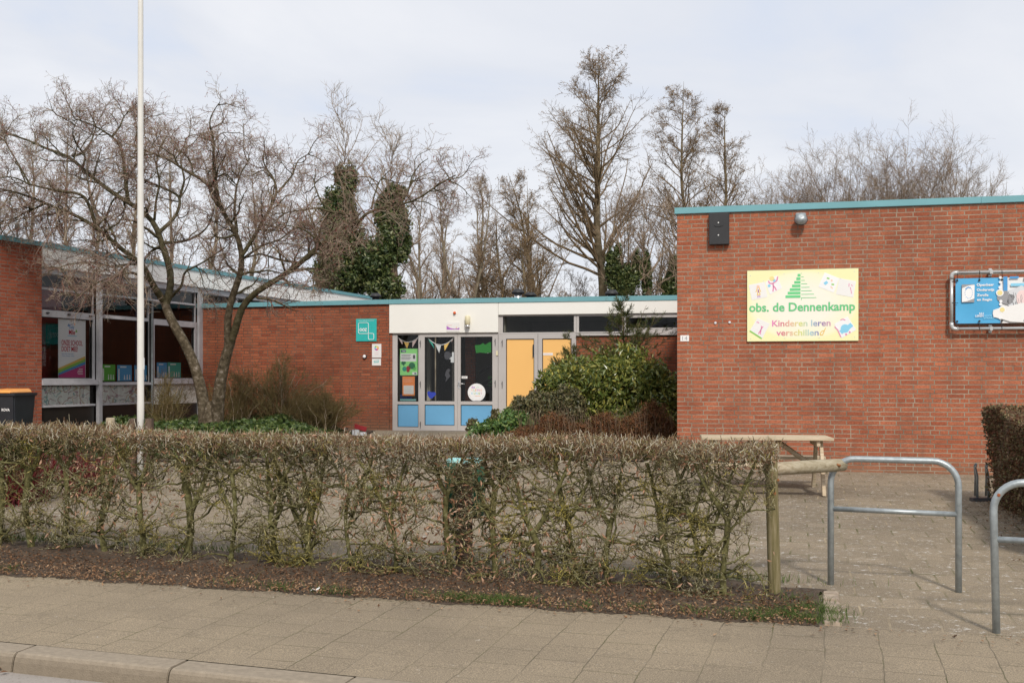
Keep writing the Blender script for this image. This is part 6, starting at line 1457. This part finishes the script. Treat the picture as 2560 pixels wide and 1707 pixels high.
def bg_tree(name, label, px, ytop, Y, spread, seed, style='alder', lean=0, trunk_r=.16, stems=1, dens=1.0, t_low=.25, group="bare trees beyond the school", cat="tree", bark=None, twig=None):
    rg_ = np.random.default_rng(seed); X = px_w(px, Y); top = EYE + (HOR - ytop) * Y / FOC; H = top - GZ; sp = spread * Y / FOC
    org = (X, Y, GZ); t = thing(name, label, cat, loc=org, group=group); bark = bark or ('aldbark' if style == 'alder' else 'palebark'); twig = twig or ('aldtwig' if style == 'alder' else 'greytwig')
    SP = []; SR = []
    for k in range(stems):
        off = 0 if stems == 1 else (k / (stems - 1) - .5) * 2; hk = H * (1 if stems == 1 else .98 - rg_.uniform(0, .06) if stems < 4 else .90 * math.sqrt(max(.1, 1 - .42 * off * off)) - rg_.uniform(0, .05))
        end = np.array([lean * Y / FOC + off * sp * .6, rg_.normal() * sp * .15, hk]); q = np.linspace(0, 1, 7)
        fork = 0 if style == 'fan' or stems == 1 else .3
        pts = [np.array([end[0] * max(0, (a - fork * .5)) ** .9 if stems > 1 else end[0] * a, end[1] * a, hk * a]) + (rg_.normal(size=3) * np.array([.012, .012, 0]) * H * (0 < a < 1)) for a in q]
        r0 = trunk_r if stems == 1 else trunk_r / math.sqrt(stems)
        Pq, Rq, _ = resample(pts, r0 * (1 - q) ** .85 + .005, 24); SP.append(Pq + np.array(org)); SR.append(Rq)
    SP = np.stack(SP); SR = np.stack(SR)
    if style == 'alder':
        n1 = int(44 * dens / stems); P1, R1 = grow(SP, SR, n1, rg_, sp * 1.95, t0=t_low, t1=.95, ang=58, up=.20, wig=.09, K=9, rf=.42, rmax=.06, rend=.25, curl=.03, taper=.93, rmin=.012)
        P2, R2 = grow(P1, R1, 12, rg_, plen(P1) * .26 + .28, t0=.25, ang=48, up=.1, wig=.16, K=5, rf=.5, rmax=.02, rend=.4, taper=.4, rmin=.008)
        P3, R3 = grow(P2, R2, 6, rg_, plen(P2) * .34 + .10, t0=.2, ang=45, up=.05, wig=.2, K=3, rf=.6, rmax=.009, rend=.7, taper=.3, rmin=.0055)
    elif style == 'birch':
        n1 = int(17 * dens / stems) + 3; P1, R1 = grow(SP, SR, n1, rg_, sp * 1.25, t0=max(t_low, .34), t1=.97, ang=46, up=.45, wig=.14, K=9, rf=.6, rmax=.055, rend=.22, curl=.025, taper=.68, rmin=.012)
        P2, R2 = grow(P1, R1, 10, rg_, plen(P1) * .36 + .1, t0=.2, ang=44, up=.15, wig=.20, K=6, rf=.5, rmax=.017, rend=.4, taper=.4, rmin=.0075)
        P3, R3 = grow(P2, R2, 7, rg_, plen(P2) * .42 + .05, t0=.2, ang=42, up=.08, wig=.25, K=4, rf=.6, rmax=.008, rend=.7, taper=.3, rmin=.005)
    else:      # fan of upright stems
        n1 = int(13 * dens) + 2; P1, R1 = grow(SP, SR, n1, rg_, H * .22, t0=.35, t1=.97, ang=36, up=.15, wig=.13, K=7, rf=.6, rmax=.03, rend=.3, curl=.02, taper=.2, rmin=.008)
        P2, R2 = grow(P1, R1, 8, rg_, plen(P1) * .42, t0=.2, ang=36, up=.12, wig=.16, K=5, rf=.5, rmax=.012, rend=.4, taper=.3, rmin=.006)
        P3, R3 = grow(P2, R2, 6, rg_, plen(P2) * .5, t0=.2, ang=38, up=.1, wig=.2, K=3, rf=.6, rmax=.006, rend=.7, taper=.2, rmin=.0045)
    a = TB(); a.tubes(SP, SR, 9); a.build("trunk", bark, t, org)
    b = TB(); b.tubes(P1, R1, 5, rnd=.3); b.tubes(P2, R2, 3); b.tubes(P3, R3, 3); b.build("crown", twig, t, org)
    if style == 'alder':
        c = TB(); pick = rg_.random(len(P3)) < .6; C_ = P3[pick][:, 1:].reshape(-1, 3); C_ = C_ + rg_.normal(size=C_.shape) * .05; c.leaves(C_, .024, rg_, 1.3, .5, droop=.6); c.build("cones", 'catkin', t, org)
    return t, SP, SR
bg_tree("alder_tree", "tallest alder with brown cones, its thick trunk rising behind the yellow doors' roof", 1503, 140, 44, 235, 101, trunk_r=.24, dens=1.75, lean=-8, t_low=.36, group="tall alders beyond the roof")
bg_tree("alder_tree", "second tall narrow alder, just left of the right wing's corner", 1704, 200, 46, 170, 102, trunk_r=.15, dens=1.4, t_low=.42, lean=8, group="tall alders beyond the roof")
bg_tree("alder_tree", "third and shortest of the tall alders, over the right wing's roof corner", 1803, 245, 47, 145, 103, trunk_r=.15, dens=1.3, lean=14, t_low=.4, group="tall alders beyond the roof")
bg_tree("alder_tree", "leaning alder between the tallest alder and the pale trees", 1390, 430, 42, 150, 104, trunk_r=.13, dens=.9, lean=-120, t_low=.2, group="low alders above the entrance roof")
bg_tree("alder_tree", "small brown alder behind the shiny neck roof vent", 1268, 520, 41, 120, 105, trunk_r=.11, dens=.8, lean=-25, t_low=.15, group="low alders above the entrance roof")
bg_tree("alder_tree", "small alder with many thin limbs right behind the low roof vent", 1345, 560, 40, 120, 106, trunk_r=.11, dens=.7, lean=-50, t_low=.15, group="low alders above the entrance roof")
bg_tree("bare_tree", "forked bare tree above the round bell sign, between ivy clump and alders", 1165, 448, 40, 120, 107, 'birch', trunk_r=.15, stems=2, dens=1.0)
bg_tree("bare_tree", "two-stemmed bare tree just right of the ivy covered trees", 1080, 470, 39, 130, 108, 'birch', trunk_r=.15, stems=2, dens=1.0, lean=-20)
bg_tree("bare_tree", "bare tree with pale trunk left of the small alders", 1215, 440, 43, 110, 109, 'birch', trunk_r=.13, dens=1.4, lean=-15)
bg_tree("bare_tree", "slim bare tree leaning over the entrance roof near the ivy", 1010, 520, 41, 110, 110, 'birch', trunk_r=.10, dens=1.0, lean=-35)
bg_tree("bare_tree", "three-stemmed bare tree right of the tallest alder's trunk", 1610, 480, 45, 110, 111, 'birch', trunk_r=.14, stems=3, dens=1.2)
bg_tree("bare_tree", "slim bare tree standing between the ivy pair and the two-stemmed tree", 1045, 480, 45, 105, 112, 'birch', trunk_r=.11, dens=1.4, lean=15)
bg_tree("bare_tree", "slim bare tree between the two-stemmed and the forked bare trees", 1122, 500, 46, 100, 113, 'birch', trunk_r=.10, dens=1.4, lean=-10)
bg_tree("bare_tree", "slim bare tree just right of the forked bare tree", 1190, 470, 47, 100, 114, 'birch', trunk_r=.11, dens=1.4, lean=10)
bg_tree("bare_tree", "slim bare tree behind the leaning alder, left of the tallest alder", 1330, 450, 48, 105, 115, 'birch', trunk_r=.11, dens=1.4, lean=-12)
for i, (px, yt, lab) in enumerate([(1040, 640, "low twiggy scrub just right of the ivy pair, above the roof line"), (1125, 655, "low twiggy scrub under the forked bare trees"), (1230, 660, "low twiggy scrub left of the shiny neck vent"), (1440, 650, "low twiggy scrub left of the tallest alder's trunk"), (1650, 640, "low twiggy scrub beside the right wing corner")]):
    bg_tree("bare_scrub", lab, px, yt, 46, 70, 400 + i, 'fan', trunk_r=.12, stems=7, dens=.8, group="low scrub behind the entrance roof", cat="shrub")
# far row on the right over the long roof
for i, (px, yt, sp, st_, lab) in enumerate([(1905, 410, 100, 6, "fine bare tree beyond the roof above the floodlight"), (1968, 405, 95, 6, "fine bare tree second in the row over the right wing roof"), (2085, 355, 190, 20, "broad fan-shaped bare willow, leftmost of the large fans"), (2235, 345, 190, 22, "tallest broad fan-shaped bare willow in the middle of the row"), (2375, 335, 170, 18, "fan-shaped bare willow with upright stems, third large fan"), (2475, 405, 75, 3, "thin bare tree after the large fans on the right"), (2555, 430, 80, 4, "thin bare tree at the right edge above the teal roof"), (2015, 430, 110, 8, "short bare bushy tree between the thin trees and first fan")]):
    bg_tree("bare_tree", lab, px, yt, 52, sp, 200 + i, 'fan' if st_ > 4 else 'birch', trunk_r=.22 if st_ > 8 else .14, stems=st_, dens=1.25, group="bare trees over the right wing roof")
# slim trunks far left
for i, (px, yt, lab) in enumerate([(-10, 300, "slim bare tree at the left picture edge behind the flue"), (80, 330, "slim bare tree behind the flue pipe on the far left roof"), (160, 300, "slim upright bare tree second from the flue"), (250, 330, "slim upright bare tree behind the tree's left limbs"), (330, 320, "slim bare tree close behind the flagpole line"), (430, 360, "slim bare tree just right of the flagpole"), (520, 400, "slim bare tree behind the tree's forked centre"), (640, 420, "slim bare tree between forked centre and ivy trees")]):
    bg_tree("slim_tree", lab, px, yt, 46 + (i % 3) * 2, 105, 300 + i, 'birch', trunk_r=.15, dens=1.5, lean=(-1) ** i * 12, t_low=.2, group="slim bare trees far behind the left wing")

def leafy(name, label, cat, org, blobs, n, size, mat, seed, group=None, stem=None, elong=1.2, width=.6, rfun=None, shell=.35, flat=None):
    """a leafy plant: leaves through lumpy volumes, blobs = (x, y, z, rx, ry, rz, weight)"""
    rg_ = np.random.default_rng(seed); w = np.array([b[6] for b in blobs], float); w /= w.sum(); Cs = []
    for b, q in zip(blobs, w):
        k = int(n * q); d = rg_.normal(size=(k, 3)); d /= np.linalg.norm(d, axis=1, keepdims=True)
        lump = 1 + .13 * np.sin(d[:, 0] * 7 + b[0] * 3) * np.sin(d[:, 2] * 8 + b[1]) + .10 * np.sin(d[:, 1] * 13 + d[:, 0] * 9 + b[2] * 5) + .06 * rg_.normal(size=k)
        r_ = (1 - np.abs(rg_.normal(0, shell, k)).clip(0, .95)) * lump
        Cs.append(np.array(b[:3])[None] + d * r_[:, None] * np.array(b[3:6])[None])
    C = np.concatenate(Cs); C = C[C[:, 2] > 0.0218 * np.minimum(C[:, 1], 26) - .15]
    t = thing(name, label, cat, loc=org, group=group); a = TB(); r_ = rfun(C, rg_) if rfun else None
    a.leaves(C, size, rg_, elong, width, fold=.2, rnd=r_, flat=flat); a.build("leaves" if cat != "tree" else "crown", mat, t, org)
    if stem: s = TB(); [s.tubes(np.array(p), np.array(r__), 8) for p, r__ in stem]; s.build("trunk" if cat == "tree" else "stems", 'twigbrown', t, org)
    return t
# ivy covered trees
def ivy_tree(px, ybl, lab, seed, Y, blobs_px, n):
    X = px_w(px, Y); bl = []
    for (bx, by, rx, ry, wgt) in blobs_px: p = at(bx, by, Y); s = Y / FOC; bl.append((p[0], Y, p[2], rx * s, rx * s * .9, ry * s, wgt))
    topz_ = max(b[2] + b[5] for b in bl); rgx = np.random.default_rng(seed)
    t = leafy("ivy_tree", lab, "tree", (X, Y, GZ), bl, int(n * 1.35), .062, 'ivy', seed, group="ivy covered trees behind the roofs", stem=[([(X, Y, GZ - .1), (X + .1, Y, GZ + 3), (X, Y, topz_ - .4)], (.28, .22, .06))], shell=.36)
    SP = np.array([[[X, Y, GZ + 2.5], [X + .05, Y, (GZ + topz_) / 2 + 1], [X, Y, topz_ + 1.3]]]); SP = np.stack([resample(SP[0], [.2, .12, .03], 12)[0]]); SR = np.linspace(.16, .02, 12)[None]
    P1, R1 = grow(SP, SR, 30, rgx, 2.6, t0=.3, ang=45, up=.4, wig=.15, K=7, rf=.4, rmax=.04, rend=.3, curl=.04, rmin=.012); P2, R2 = grow(P1, R1, 9, rgx, .9, ang=45, up=.15, wig=.25, K=5, rf=.5, rmax=.014, rend=.5, rmin=.007); P3, R3 = grow(P2, R2, 4, rgx, .4, ang=45, wig=.25, K=3, rf=.6, rmax=.008, rmin=.005)
    a = TB(); a.tubes(P1, R1, 4, rnd=.4); a.tubes(P2, R2, 3); a.tubes(P3, R3, 3); a.build("bare_branches", 'greytwig', t, (X, Y, GZ))
ivy_tree(860, 760, "wide dark ivy covered tree behind the left wing roof, left of its twin", 51, 38, [(865, 690, 80, 60, 3), (850, 600, 62, 75, 3), (845, 520, 45, 55, 1.6), (875, 450, 20, 45, .5), (850, 440, 16, 30, .3), (905, 650, 60, 60, 1.6), (820, 680, 40, 60, 1.2)], 15000)
ivy_tree(978, 760, "narrower brighter ivy covered tree, right one of the ivy pair", 52, 36.5, [(985, 580, 42, 75, 2.4), (965, 530, 32, 45, 1.2), (985, 490, 25, 30, .7), (1005, 478, 14, 12, .2), (955, 650, 40, 65, 1.8), (1000, 610, 28, 45, .8), (965, 725, 48, 40, 1.4)], 11000)
ivy_tree(1552, 760, "dark ivy covered forked stump tree above the high windows", 53, 42, [(1555, 700, 38, 45, 2), (1528, 670, 16, 50, .8), (1590, 670, 14, 45, .7), (1545, 640, 10, 35, .4)], 5200)
ivy_tree(1617, 760, "narrow ivy wrapped trunk between the forked ivy tree and right wing", 54, 42.5, [(1617, 700, 13, 50, 1), (1615, 660, 10, 35, .6)], 1900)
ivy_tree(1683, 760, "ivy clump tight against the right wing's brick corner", 55, 43, [(1680, 720, 28, 45, 1), (1685, 670, 16, 30, .5)], 2600)

# ---- evergreen planting in front of the entrance
MT['laurel'] = leafmat("laurel leaves", [(0.03, 0.05, 0.012), (0.075, 0.115, 0.024), (0.14, 0.18, 0.04), (0.26, 0.27, 0.06), (0.48, 0.42, 0.09)], 0.32, 0.6, 0.2)
MT['ivygreen'] = leafmat("fresh ground ivy leaves", [(0.025, 0.05, 0.014), (0.065, 0.11, 0.026), (0.13, 0.18, 0.05), (0.25, 0.28, 0.08)], 0.4, 0.5, 0.25)
MT['variegated'] = leafmat("variegated leaves", [(0.03, 0.085, 0.025), (0.08, 0.16, 0.04), (0.15, 0.23, 0.06), (0.45, 0.42, 0.12)], 0.35, 0.5, 0.2)
MT['heath'] = leafmat("rusty brown foliage", [(0.08, 0.035, 0.018), (0.16, 0.070, 0.032), (0.24, 0.11, 0.05), (0.10, 0.09, 0.03)], 0.7, 0.2, 0.1)
MT['darkshrub'] = leafmat("dark bronze green leaves", [(0.04, 0.045, 0.02), (0.08, 0.085, 0.032), (0.13, 0.10, 0.045), (0.19, 0.18, 0.08)], 0.45, 0.4, 0.15)
MT['conifer'] = leafmat("conifer sprays", [(0.02, 0.035, 0.01), (0.05, 0.075, 0.018), (0.10, 0.12, 0.03), (0.17, 0.14, 0.05)], 0.6, 0.3, 0.1)
def pxb(px, py, rx, ry, Y, wgt, dy=.8): p = at(px, py, Y); s = Y / FOC; return (p[0], Y, p[2], rx * s, rx * s * dy, ry * s, wgt)
def topbright(C, r_): z = (C[:, 2] - C[:, 2].min()) / (np.ptp(C[:, 2]) + 1e-6); return (.12 + .45 * z + .22 * r_.random(len(C)) + .4 * (r_.random(len(C)) < .07)).clip(0, 1)
X_, Y_ = px_w(1540, 20.2), 20.2
leafy("laurel_shrub", "big rounded yellow green evergreen shrub against the brick between doors and right wing", "shrub", (X_, Y_, g(Y_)), [pxb(1470, 990, 105, 95, 20.3, 3), pxb(1560, 980, 110, 115, 20.6, 3.5), pxb(1640, 1010, 75, 105, 20.3, 2.4), pxb(1525, 945, 60, 45, 20.2, 1.2), pxb(1400, 960, 60, 50, 20.6, 1), pxb(1580, 1070, 120, 60, 19.9, 2)], 23000, .042, 'laurel', 61, rfun=lambda C, r_: r_.beta(2.1, 1.7, len(C)), shell=.22, elong=1.35, width=.5,
      stem=[([(X_ + .3 * k - .6, Y_, g(Y_) - .1), (X_ + .32 * k - .6, Y_, g(Y_) + .5), (X_ + .5 * k - .9, Y_ + .1, g(Y_) + 1.2)], (.03, .025, .01)) for k in range(5)])
leafy("dark_shrub", "low dark bronze green shrub left of the big evergreen shrub", "shrub", (px_w(1360, 19.2), 19.2, g(19.2)), [pxb(1370, 1035, 80, 48, 19.2, 2), pxb(1320, 1030, 50, 35, 19.4, 1), pxb(1420, 1010, 45, 45, 19.4, 1)], 6500, .03, 'darkshrub', 62, shell=.2)
leafy("spindle_shrub", "small upright bushy shrub in front of the yellow door", "shrub", (px_w(1312, 20.0), 20.0, g(20)), [pxb(1300, 1005, 22, 18, 20, .6), pxb(1335, 990, 16, 16, 20, .5), pxb(1290, 1020, 16, 18, 20, .4), pxb(1315, 1025, 42, 22, 19.8, 1)], 1700, .03, 'darkshrub', 63, rfun=lambda C, r_: .5 + .5 * r_.random(len(C)), stem=[([(px_w(1312, 20) + .0, 20, g(20)), (px_w(1310, 20), 20, 1.1), (px_w(1300, 20), 20, 1.25)], (.015, .012, .006)), ([(px_w(1320, 20) + .0, 20, g(20)), (px_w(1325, 20), 20, 1.1), (px_w(1335, 20), 20, 1.35)], (.015, .012, .006))])
leafy("variegated_shrub", "low variegated green and yellow shrub at the foot of the glazed doors", "shrub", (px_w(1235, 18.6), 18.6, g(18.6)), [pxb(1245, 1075, 60, 32, 18.6, 2), pxb(1290, 1068, 45, 38, 18.6, 1.4), pxb(1200, 1085, 32, 26, 18.6, 1), pxb(1270, 1045, 26, 22, 18.8, .6)], 5600, .033, 'variegated', 64, rfun=lambda C, r_: r_.beta(1.6, 2.2, len(C)))
leafy("box_shrub", "tiny dark shrub at the left tip of the entrance planting", "shrub", (px_w(1182, 19.4), 19.4, g(19.4)), [pxb(1183, 1068, 18, 24, 19.4, 1), pxb(1240, 1040, 14, 18, 19.4, .7)], 900, .028, 'darkshrub', 65, rfun=lambda C, r_: .4 + .6 * r_.random(len(C)))
leafy("yellow_shrub", "small yellow leaved sprig before the first yellow door", "shrub", (px_w(1275, 19.7), 19.7, g(19.7)), [pxb(1275, 1032, 20, 18, 19.7, 1), pxb(1283, 1045, 20, 14, 19.7, 1)], 420, .036, 'variegated', 66, rfun=lambda C, r_: .7 + .3 * r_.random(len(C)))
t = leafy("heather_shrub", "rusty brown heather-like shrub strip in front of the big evergreen shrub", "shrub", (px_w(1480, 17.8), 17.8, g(17.8)), [pxb(1330, 1092, 60, 28, 17.8, 1), pxb(1385, 1078, 45, 44, 17.9, 1.3), pxb(1450, 1090, 50, 34, 17.8, 1.2), pxb(1510, 1078, 45, 48, 17.9, 1.3), pxb(1575, 1085, 50, 44, 17.8, 1.3), pxb(1630, 1070, 45, 66, 17.9, 1.5), pxb(1665, 1088, 30, 40, 17.8, .8)], 30000, .020, 'heath', 67, elong=1.8, width=.35, shell=.27)
rg_ = np.random.default_rng(8); n = 350; bx = rg_.uniform(px_w(1300, 17.8), px_w(1680, 17.8), n); a = np.stack([bx, 17.8 + rg_.normal(0, .2, n), np.full(n, g(17.8))], 1); b = a + np.stack([rg_.normal(0, .06, n), rg_.normal(0, .05, n), rg_.uniform(.3, .7, n)], 1); c = b + np.stack([rg_.normal(0, .06, n), rg_.normal(0, .05, n), rg_.uniform(.05, .2, n)], 1)
s = TB(); s.tubes(np.stack([a, b, c], 1), np.array([.004, .003, .0015])[None] * np.ones((n, 1)), 3); s.build("stems", 'twigbrown', t, (px_w(1480, 17.8), 17.8, g(17.8)))
# conifer sapling with long feathery sprays
def conifer(name, label, px, ytop, Y, zl, spread_px, nb, seed, hgroup=None, tip=.25):
    rg_ = np.random.default_rng(seed); X = px_w(px, Y); top = EYE + (HOR - ytop) * Y / FOC; org = (X, Y, g(Y)); t = thing(name, label, "conifer", loc=org)
    q = np.linspace(0, 1, 16); S = np.stack([X + .03 * np.sin(q * 5), np.full(16, Y), g(Y) + (top - g(Y)) * q], 1)[None]; R = (.035 * (1 - q) + .005)[None]
    Pa, Ra = grow(S, R, nb, rg_, spread_px * Y / FOC * .95, t0=.36, t1=.66, ang=70, up=.22, wig=.08, K=9, rf=.4, rmax=.012, rend=.3, curl=.02, taper=.3, rmin=.004)
    Pb, Rb = grow(S, R, max(nb // 4, 6), rg_, spread_px * Y / FOC * .42, t0=.70, t1=.97, ang=55, up=.30, wig=.10, K=9, rf=.4, rmax=.008, rend=.3, curl=.02, taper=.55, rmin=.0035)
    P1 = np.concatenate([Pa, Pb]); R1 = np.concatenate([Ra, Rb])
    P2, R2 = grow(P1, R1, 13, rg_, .22, t0=.25, ang=38, up=.0, wig=.1, K=5, rf=.5, rmax=.004, rend=.5, taper=.5, rmin=.002)
    a = TB(); a.tubes(S, R, 8); a.tubes(P1, R1, 4); a.build("trunk", 'twigbrown', t, org)
    b = TB(); P3, R3 = grow(P2, R2, 7, rg_, .09, t0=.1, ang=38, wig=.1, K=3, rf=1, rmax=.004, rend=.5, rmin=.0035); b.tubes(P2, R2 * 1.6, 3); b.tubes(P3, R3, 3); b.build("sprays", 'conifer', t, org)
conifer("young_conifer", "young conifer with thin leading shoot rising above the white fascia", 1561, 742, 21.3, .9, 165, 62, 71)
conifer("small_conifer", "smaller conifer with feathery tips in front of the second yellow door", 1432, 845, 21.0, .9, 90, 34, 72)
conifer("small_conifer", "lowest small conifer leaning at the left of the evergreen group", 1398, 905, 20.9, .9, 70, 24, 73)

# ---- ivy ground cover under the bare tree
rg_ = np.random.default_rng(31); n = 15000
gx = rg_.uniform(-8.2, -3.2, n); gy = rg_.uniform(17.3, 22.5, n)
def ivh(x, y): return .36 + .09 * np.sin(x * 2.1 + 1) * np.sin(y * 1.7) + .06 * np.sin(x * 5.3) * np.cos(y * 4.1)
edge = np.minimum(np.minimum((gx + 8.2) * 1.5, (-3.3 - gx) * .8), np.minimum((gy - 17.3) * 2, 1)).clip(0, 1)
hh = ivh(gx, gy) * edge ** .6 * (1 - .0 * gx); keep = np.ones(n, bool)
gz = .0218 * gy + hh * (1 - np.abs(rg_.normal(0, .12, n))).clip(.1, 1)
iv = TB(); iv.leaves(np.stack([gx, gy, gz], 1)[keep], .042, rg_, 1.05, .75, flat=.25, fold=.15, rnd=rg_.beta(1.6, 2, int(keep.sum())))
o = iv.build("ground_ivy", 'ivygreen'); tag(o, "fresh green ivy carpet round the foot of the bare spreading tree", "ground cover", kind="stuff")

# ---- twiggy arching shrubs by the entrance wall
MT['straw'] = barkmat("straw coloured stems", [(0.22, 0.15, 0.09), (0.42, 0.33, 0.23), (0.56, 0.47, 0.36)], 12, bump=0)
MT['finetwig'] = leafmat("fine olive twigs", [(0.11, 0.075, 0.035), (0.20, 0.15, 0.06), (0.28, 0.20, 0.10), (0.14, 0.14, 0.05)], 0.85, 0.1, 0)
def arching(name, label, px, Y, wpx, hpx, n, seed, group="twiggy arching shrubs by the wall", nt=9, pale=True):
    rg_ = np.random.default_rng(seed); X = px_w(px, Y); s = Y / FOC; org = (X, Y, g(Y)); t = thing(name, label, "shrub", loc=org, group=group); P_ = []
    for k in range(n):
        a = rg_.uniform(-1, 1); ht = hpx * s * rg_.uniform(.55, 1.0) * (1 - .35 * abs(a)); rch = a * wpx * s * rg_.uniform(.6, 1.1); yb = rg_.normal(0, .25); x0 = X + rg_.normal(0, .35) * wpx * s * .7; q = np.linspace(0, 1, 9)
        droop = rg_.uniform(0, .35); P_.append(np.stack([x0 + rch * q ** 1.3, Y + rg_.normal(0, .25) + yb * q, g(Y) + ht * (q * (1 + droop) - droop * q ** 3)], 1))
    P_ = np.stack(P_) + rg_.normal(size=(n, 9, 3)) * .012; R_ = np.linspace(.010, .004, 9)[None] * rg_.uniform(.5, 1, n)[:, None]
    k = n // 3; a = TB(); a.tubes(P_[:k], R_[:k], 5); a.build("pale_stems", 'straw', t, org)
    P1, R1 = grow(P_, R_, nt, rg_, .42, t0=.2, ang=40, up=.15, wig=.14, K=6, rf=.55, rmax=.004, rend=.5, rmin=.0026, curl=.0); P2, R2 = grow(P1, R1, 5, rg_, .2, t0=.1, ang=40, up=.1, wig=.15, K=4, rf=.7, rmax=.003, rend=.6, rmin=.0022)
    b = TB(); b.tubes(P_[k:], R_[k:] * .7, 4); b.tubes(P1, R1, 3); b.tubes(P2, R2, 3); b.build("fine_twigs", 'finetwig', t, org)
arching("arching_shrub", "wide brown twiggy shrub with pale arching canes before the entrance brick wall", 690, 22.4, 150, 215, 110, 81)
arching("arching_shrub", "low spreading olive brown twig mass near the red brush", 800, 21.8, 80, 110, 100, 82, nt=12)
arching("arching_shrub", "thin yellowish twig shrub in front of the third window, left of the trunk", 415, 21.2, 60, 170, 46, 83)
arching("arching_shrub", "small twiggy shrub immediately right of the twin stems", 590, 22.0, 60, 170, 60, 84)
# ---- red twig shrubs behind the hedge
MT['redtwig'] = leafmat("crimson stems", [(0.07, 0.005, 0.007), (0.12, 0.010, 0.012), (0.17, 0.022, 0.022), (0.12, 0.03, 0.025)], 0.5, 0.4, 0)
def redshrub(px, Y, wpx, hpx, n, seed, lab):
    rg_ = np.random.default_rng(seed); X = px_w(px, Y); s = Y / FOC; org = (X, Y, g(Y)); t = thing("red_twig_shrub", lab, "shrub", loc=org, group="crimson twigged shrubs behind the hedge")
    q = np.linspace(0, 1, 6); base = np.stack([X + rg_.normal(0, .45, n) * wpx * s, Y + rg_.normal(0, .2, n), np.full(n, g(Y))], 1); tip = base + np.stack([rg_.normal(0, .16, n), rg_.normal(0, .12, n), hpx * s * rg_.uniform(.55, 1, n)], 1)
    P_ = base[:, None] * (1 - q)[None, :, None] + tip[:, None] * q[None, :, None] + rg_.normal(size=(n, 6, 3)) * .005; R_ = np.linspace(.006, .003, 6)[None] * np.ones((n, 1))
    P1, R1 = grow(P_, R_, 4, rg_, .22, t0=.3, ang=28, up=.35, wig=.1, K=4, rf=.7, rmax=.004, rend=.6, rmin=.003)
    a = TB(); a.tubes(P_, R_, 4); a.build("canes", 'redtwig', t, org); b = TB(); b.tubes(P1, R1, 3); b.build("twigs", 'redtwig', t, org)
redshrub(25, 12.2, 75, 120, 520, 91, "dense crimson twigged shrub behind the hedge at the left edge")
redshrub(205, 12.9, 55, 105, 130, 92, "sparser crimson twigged shrub behind the hedge, nearer the flagpole")
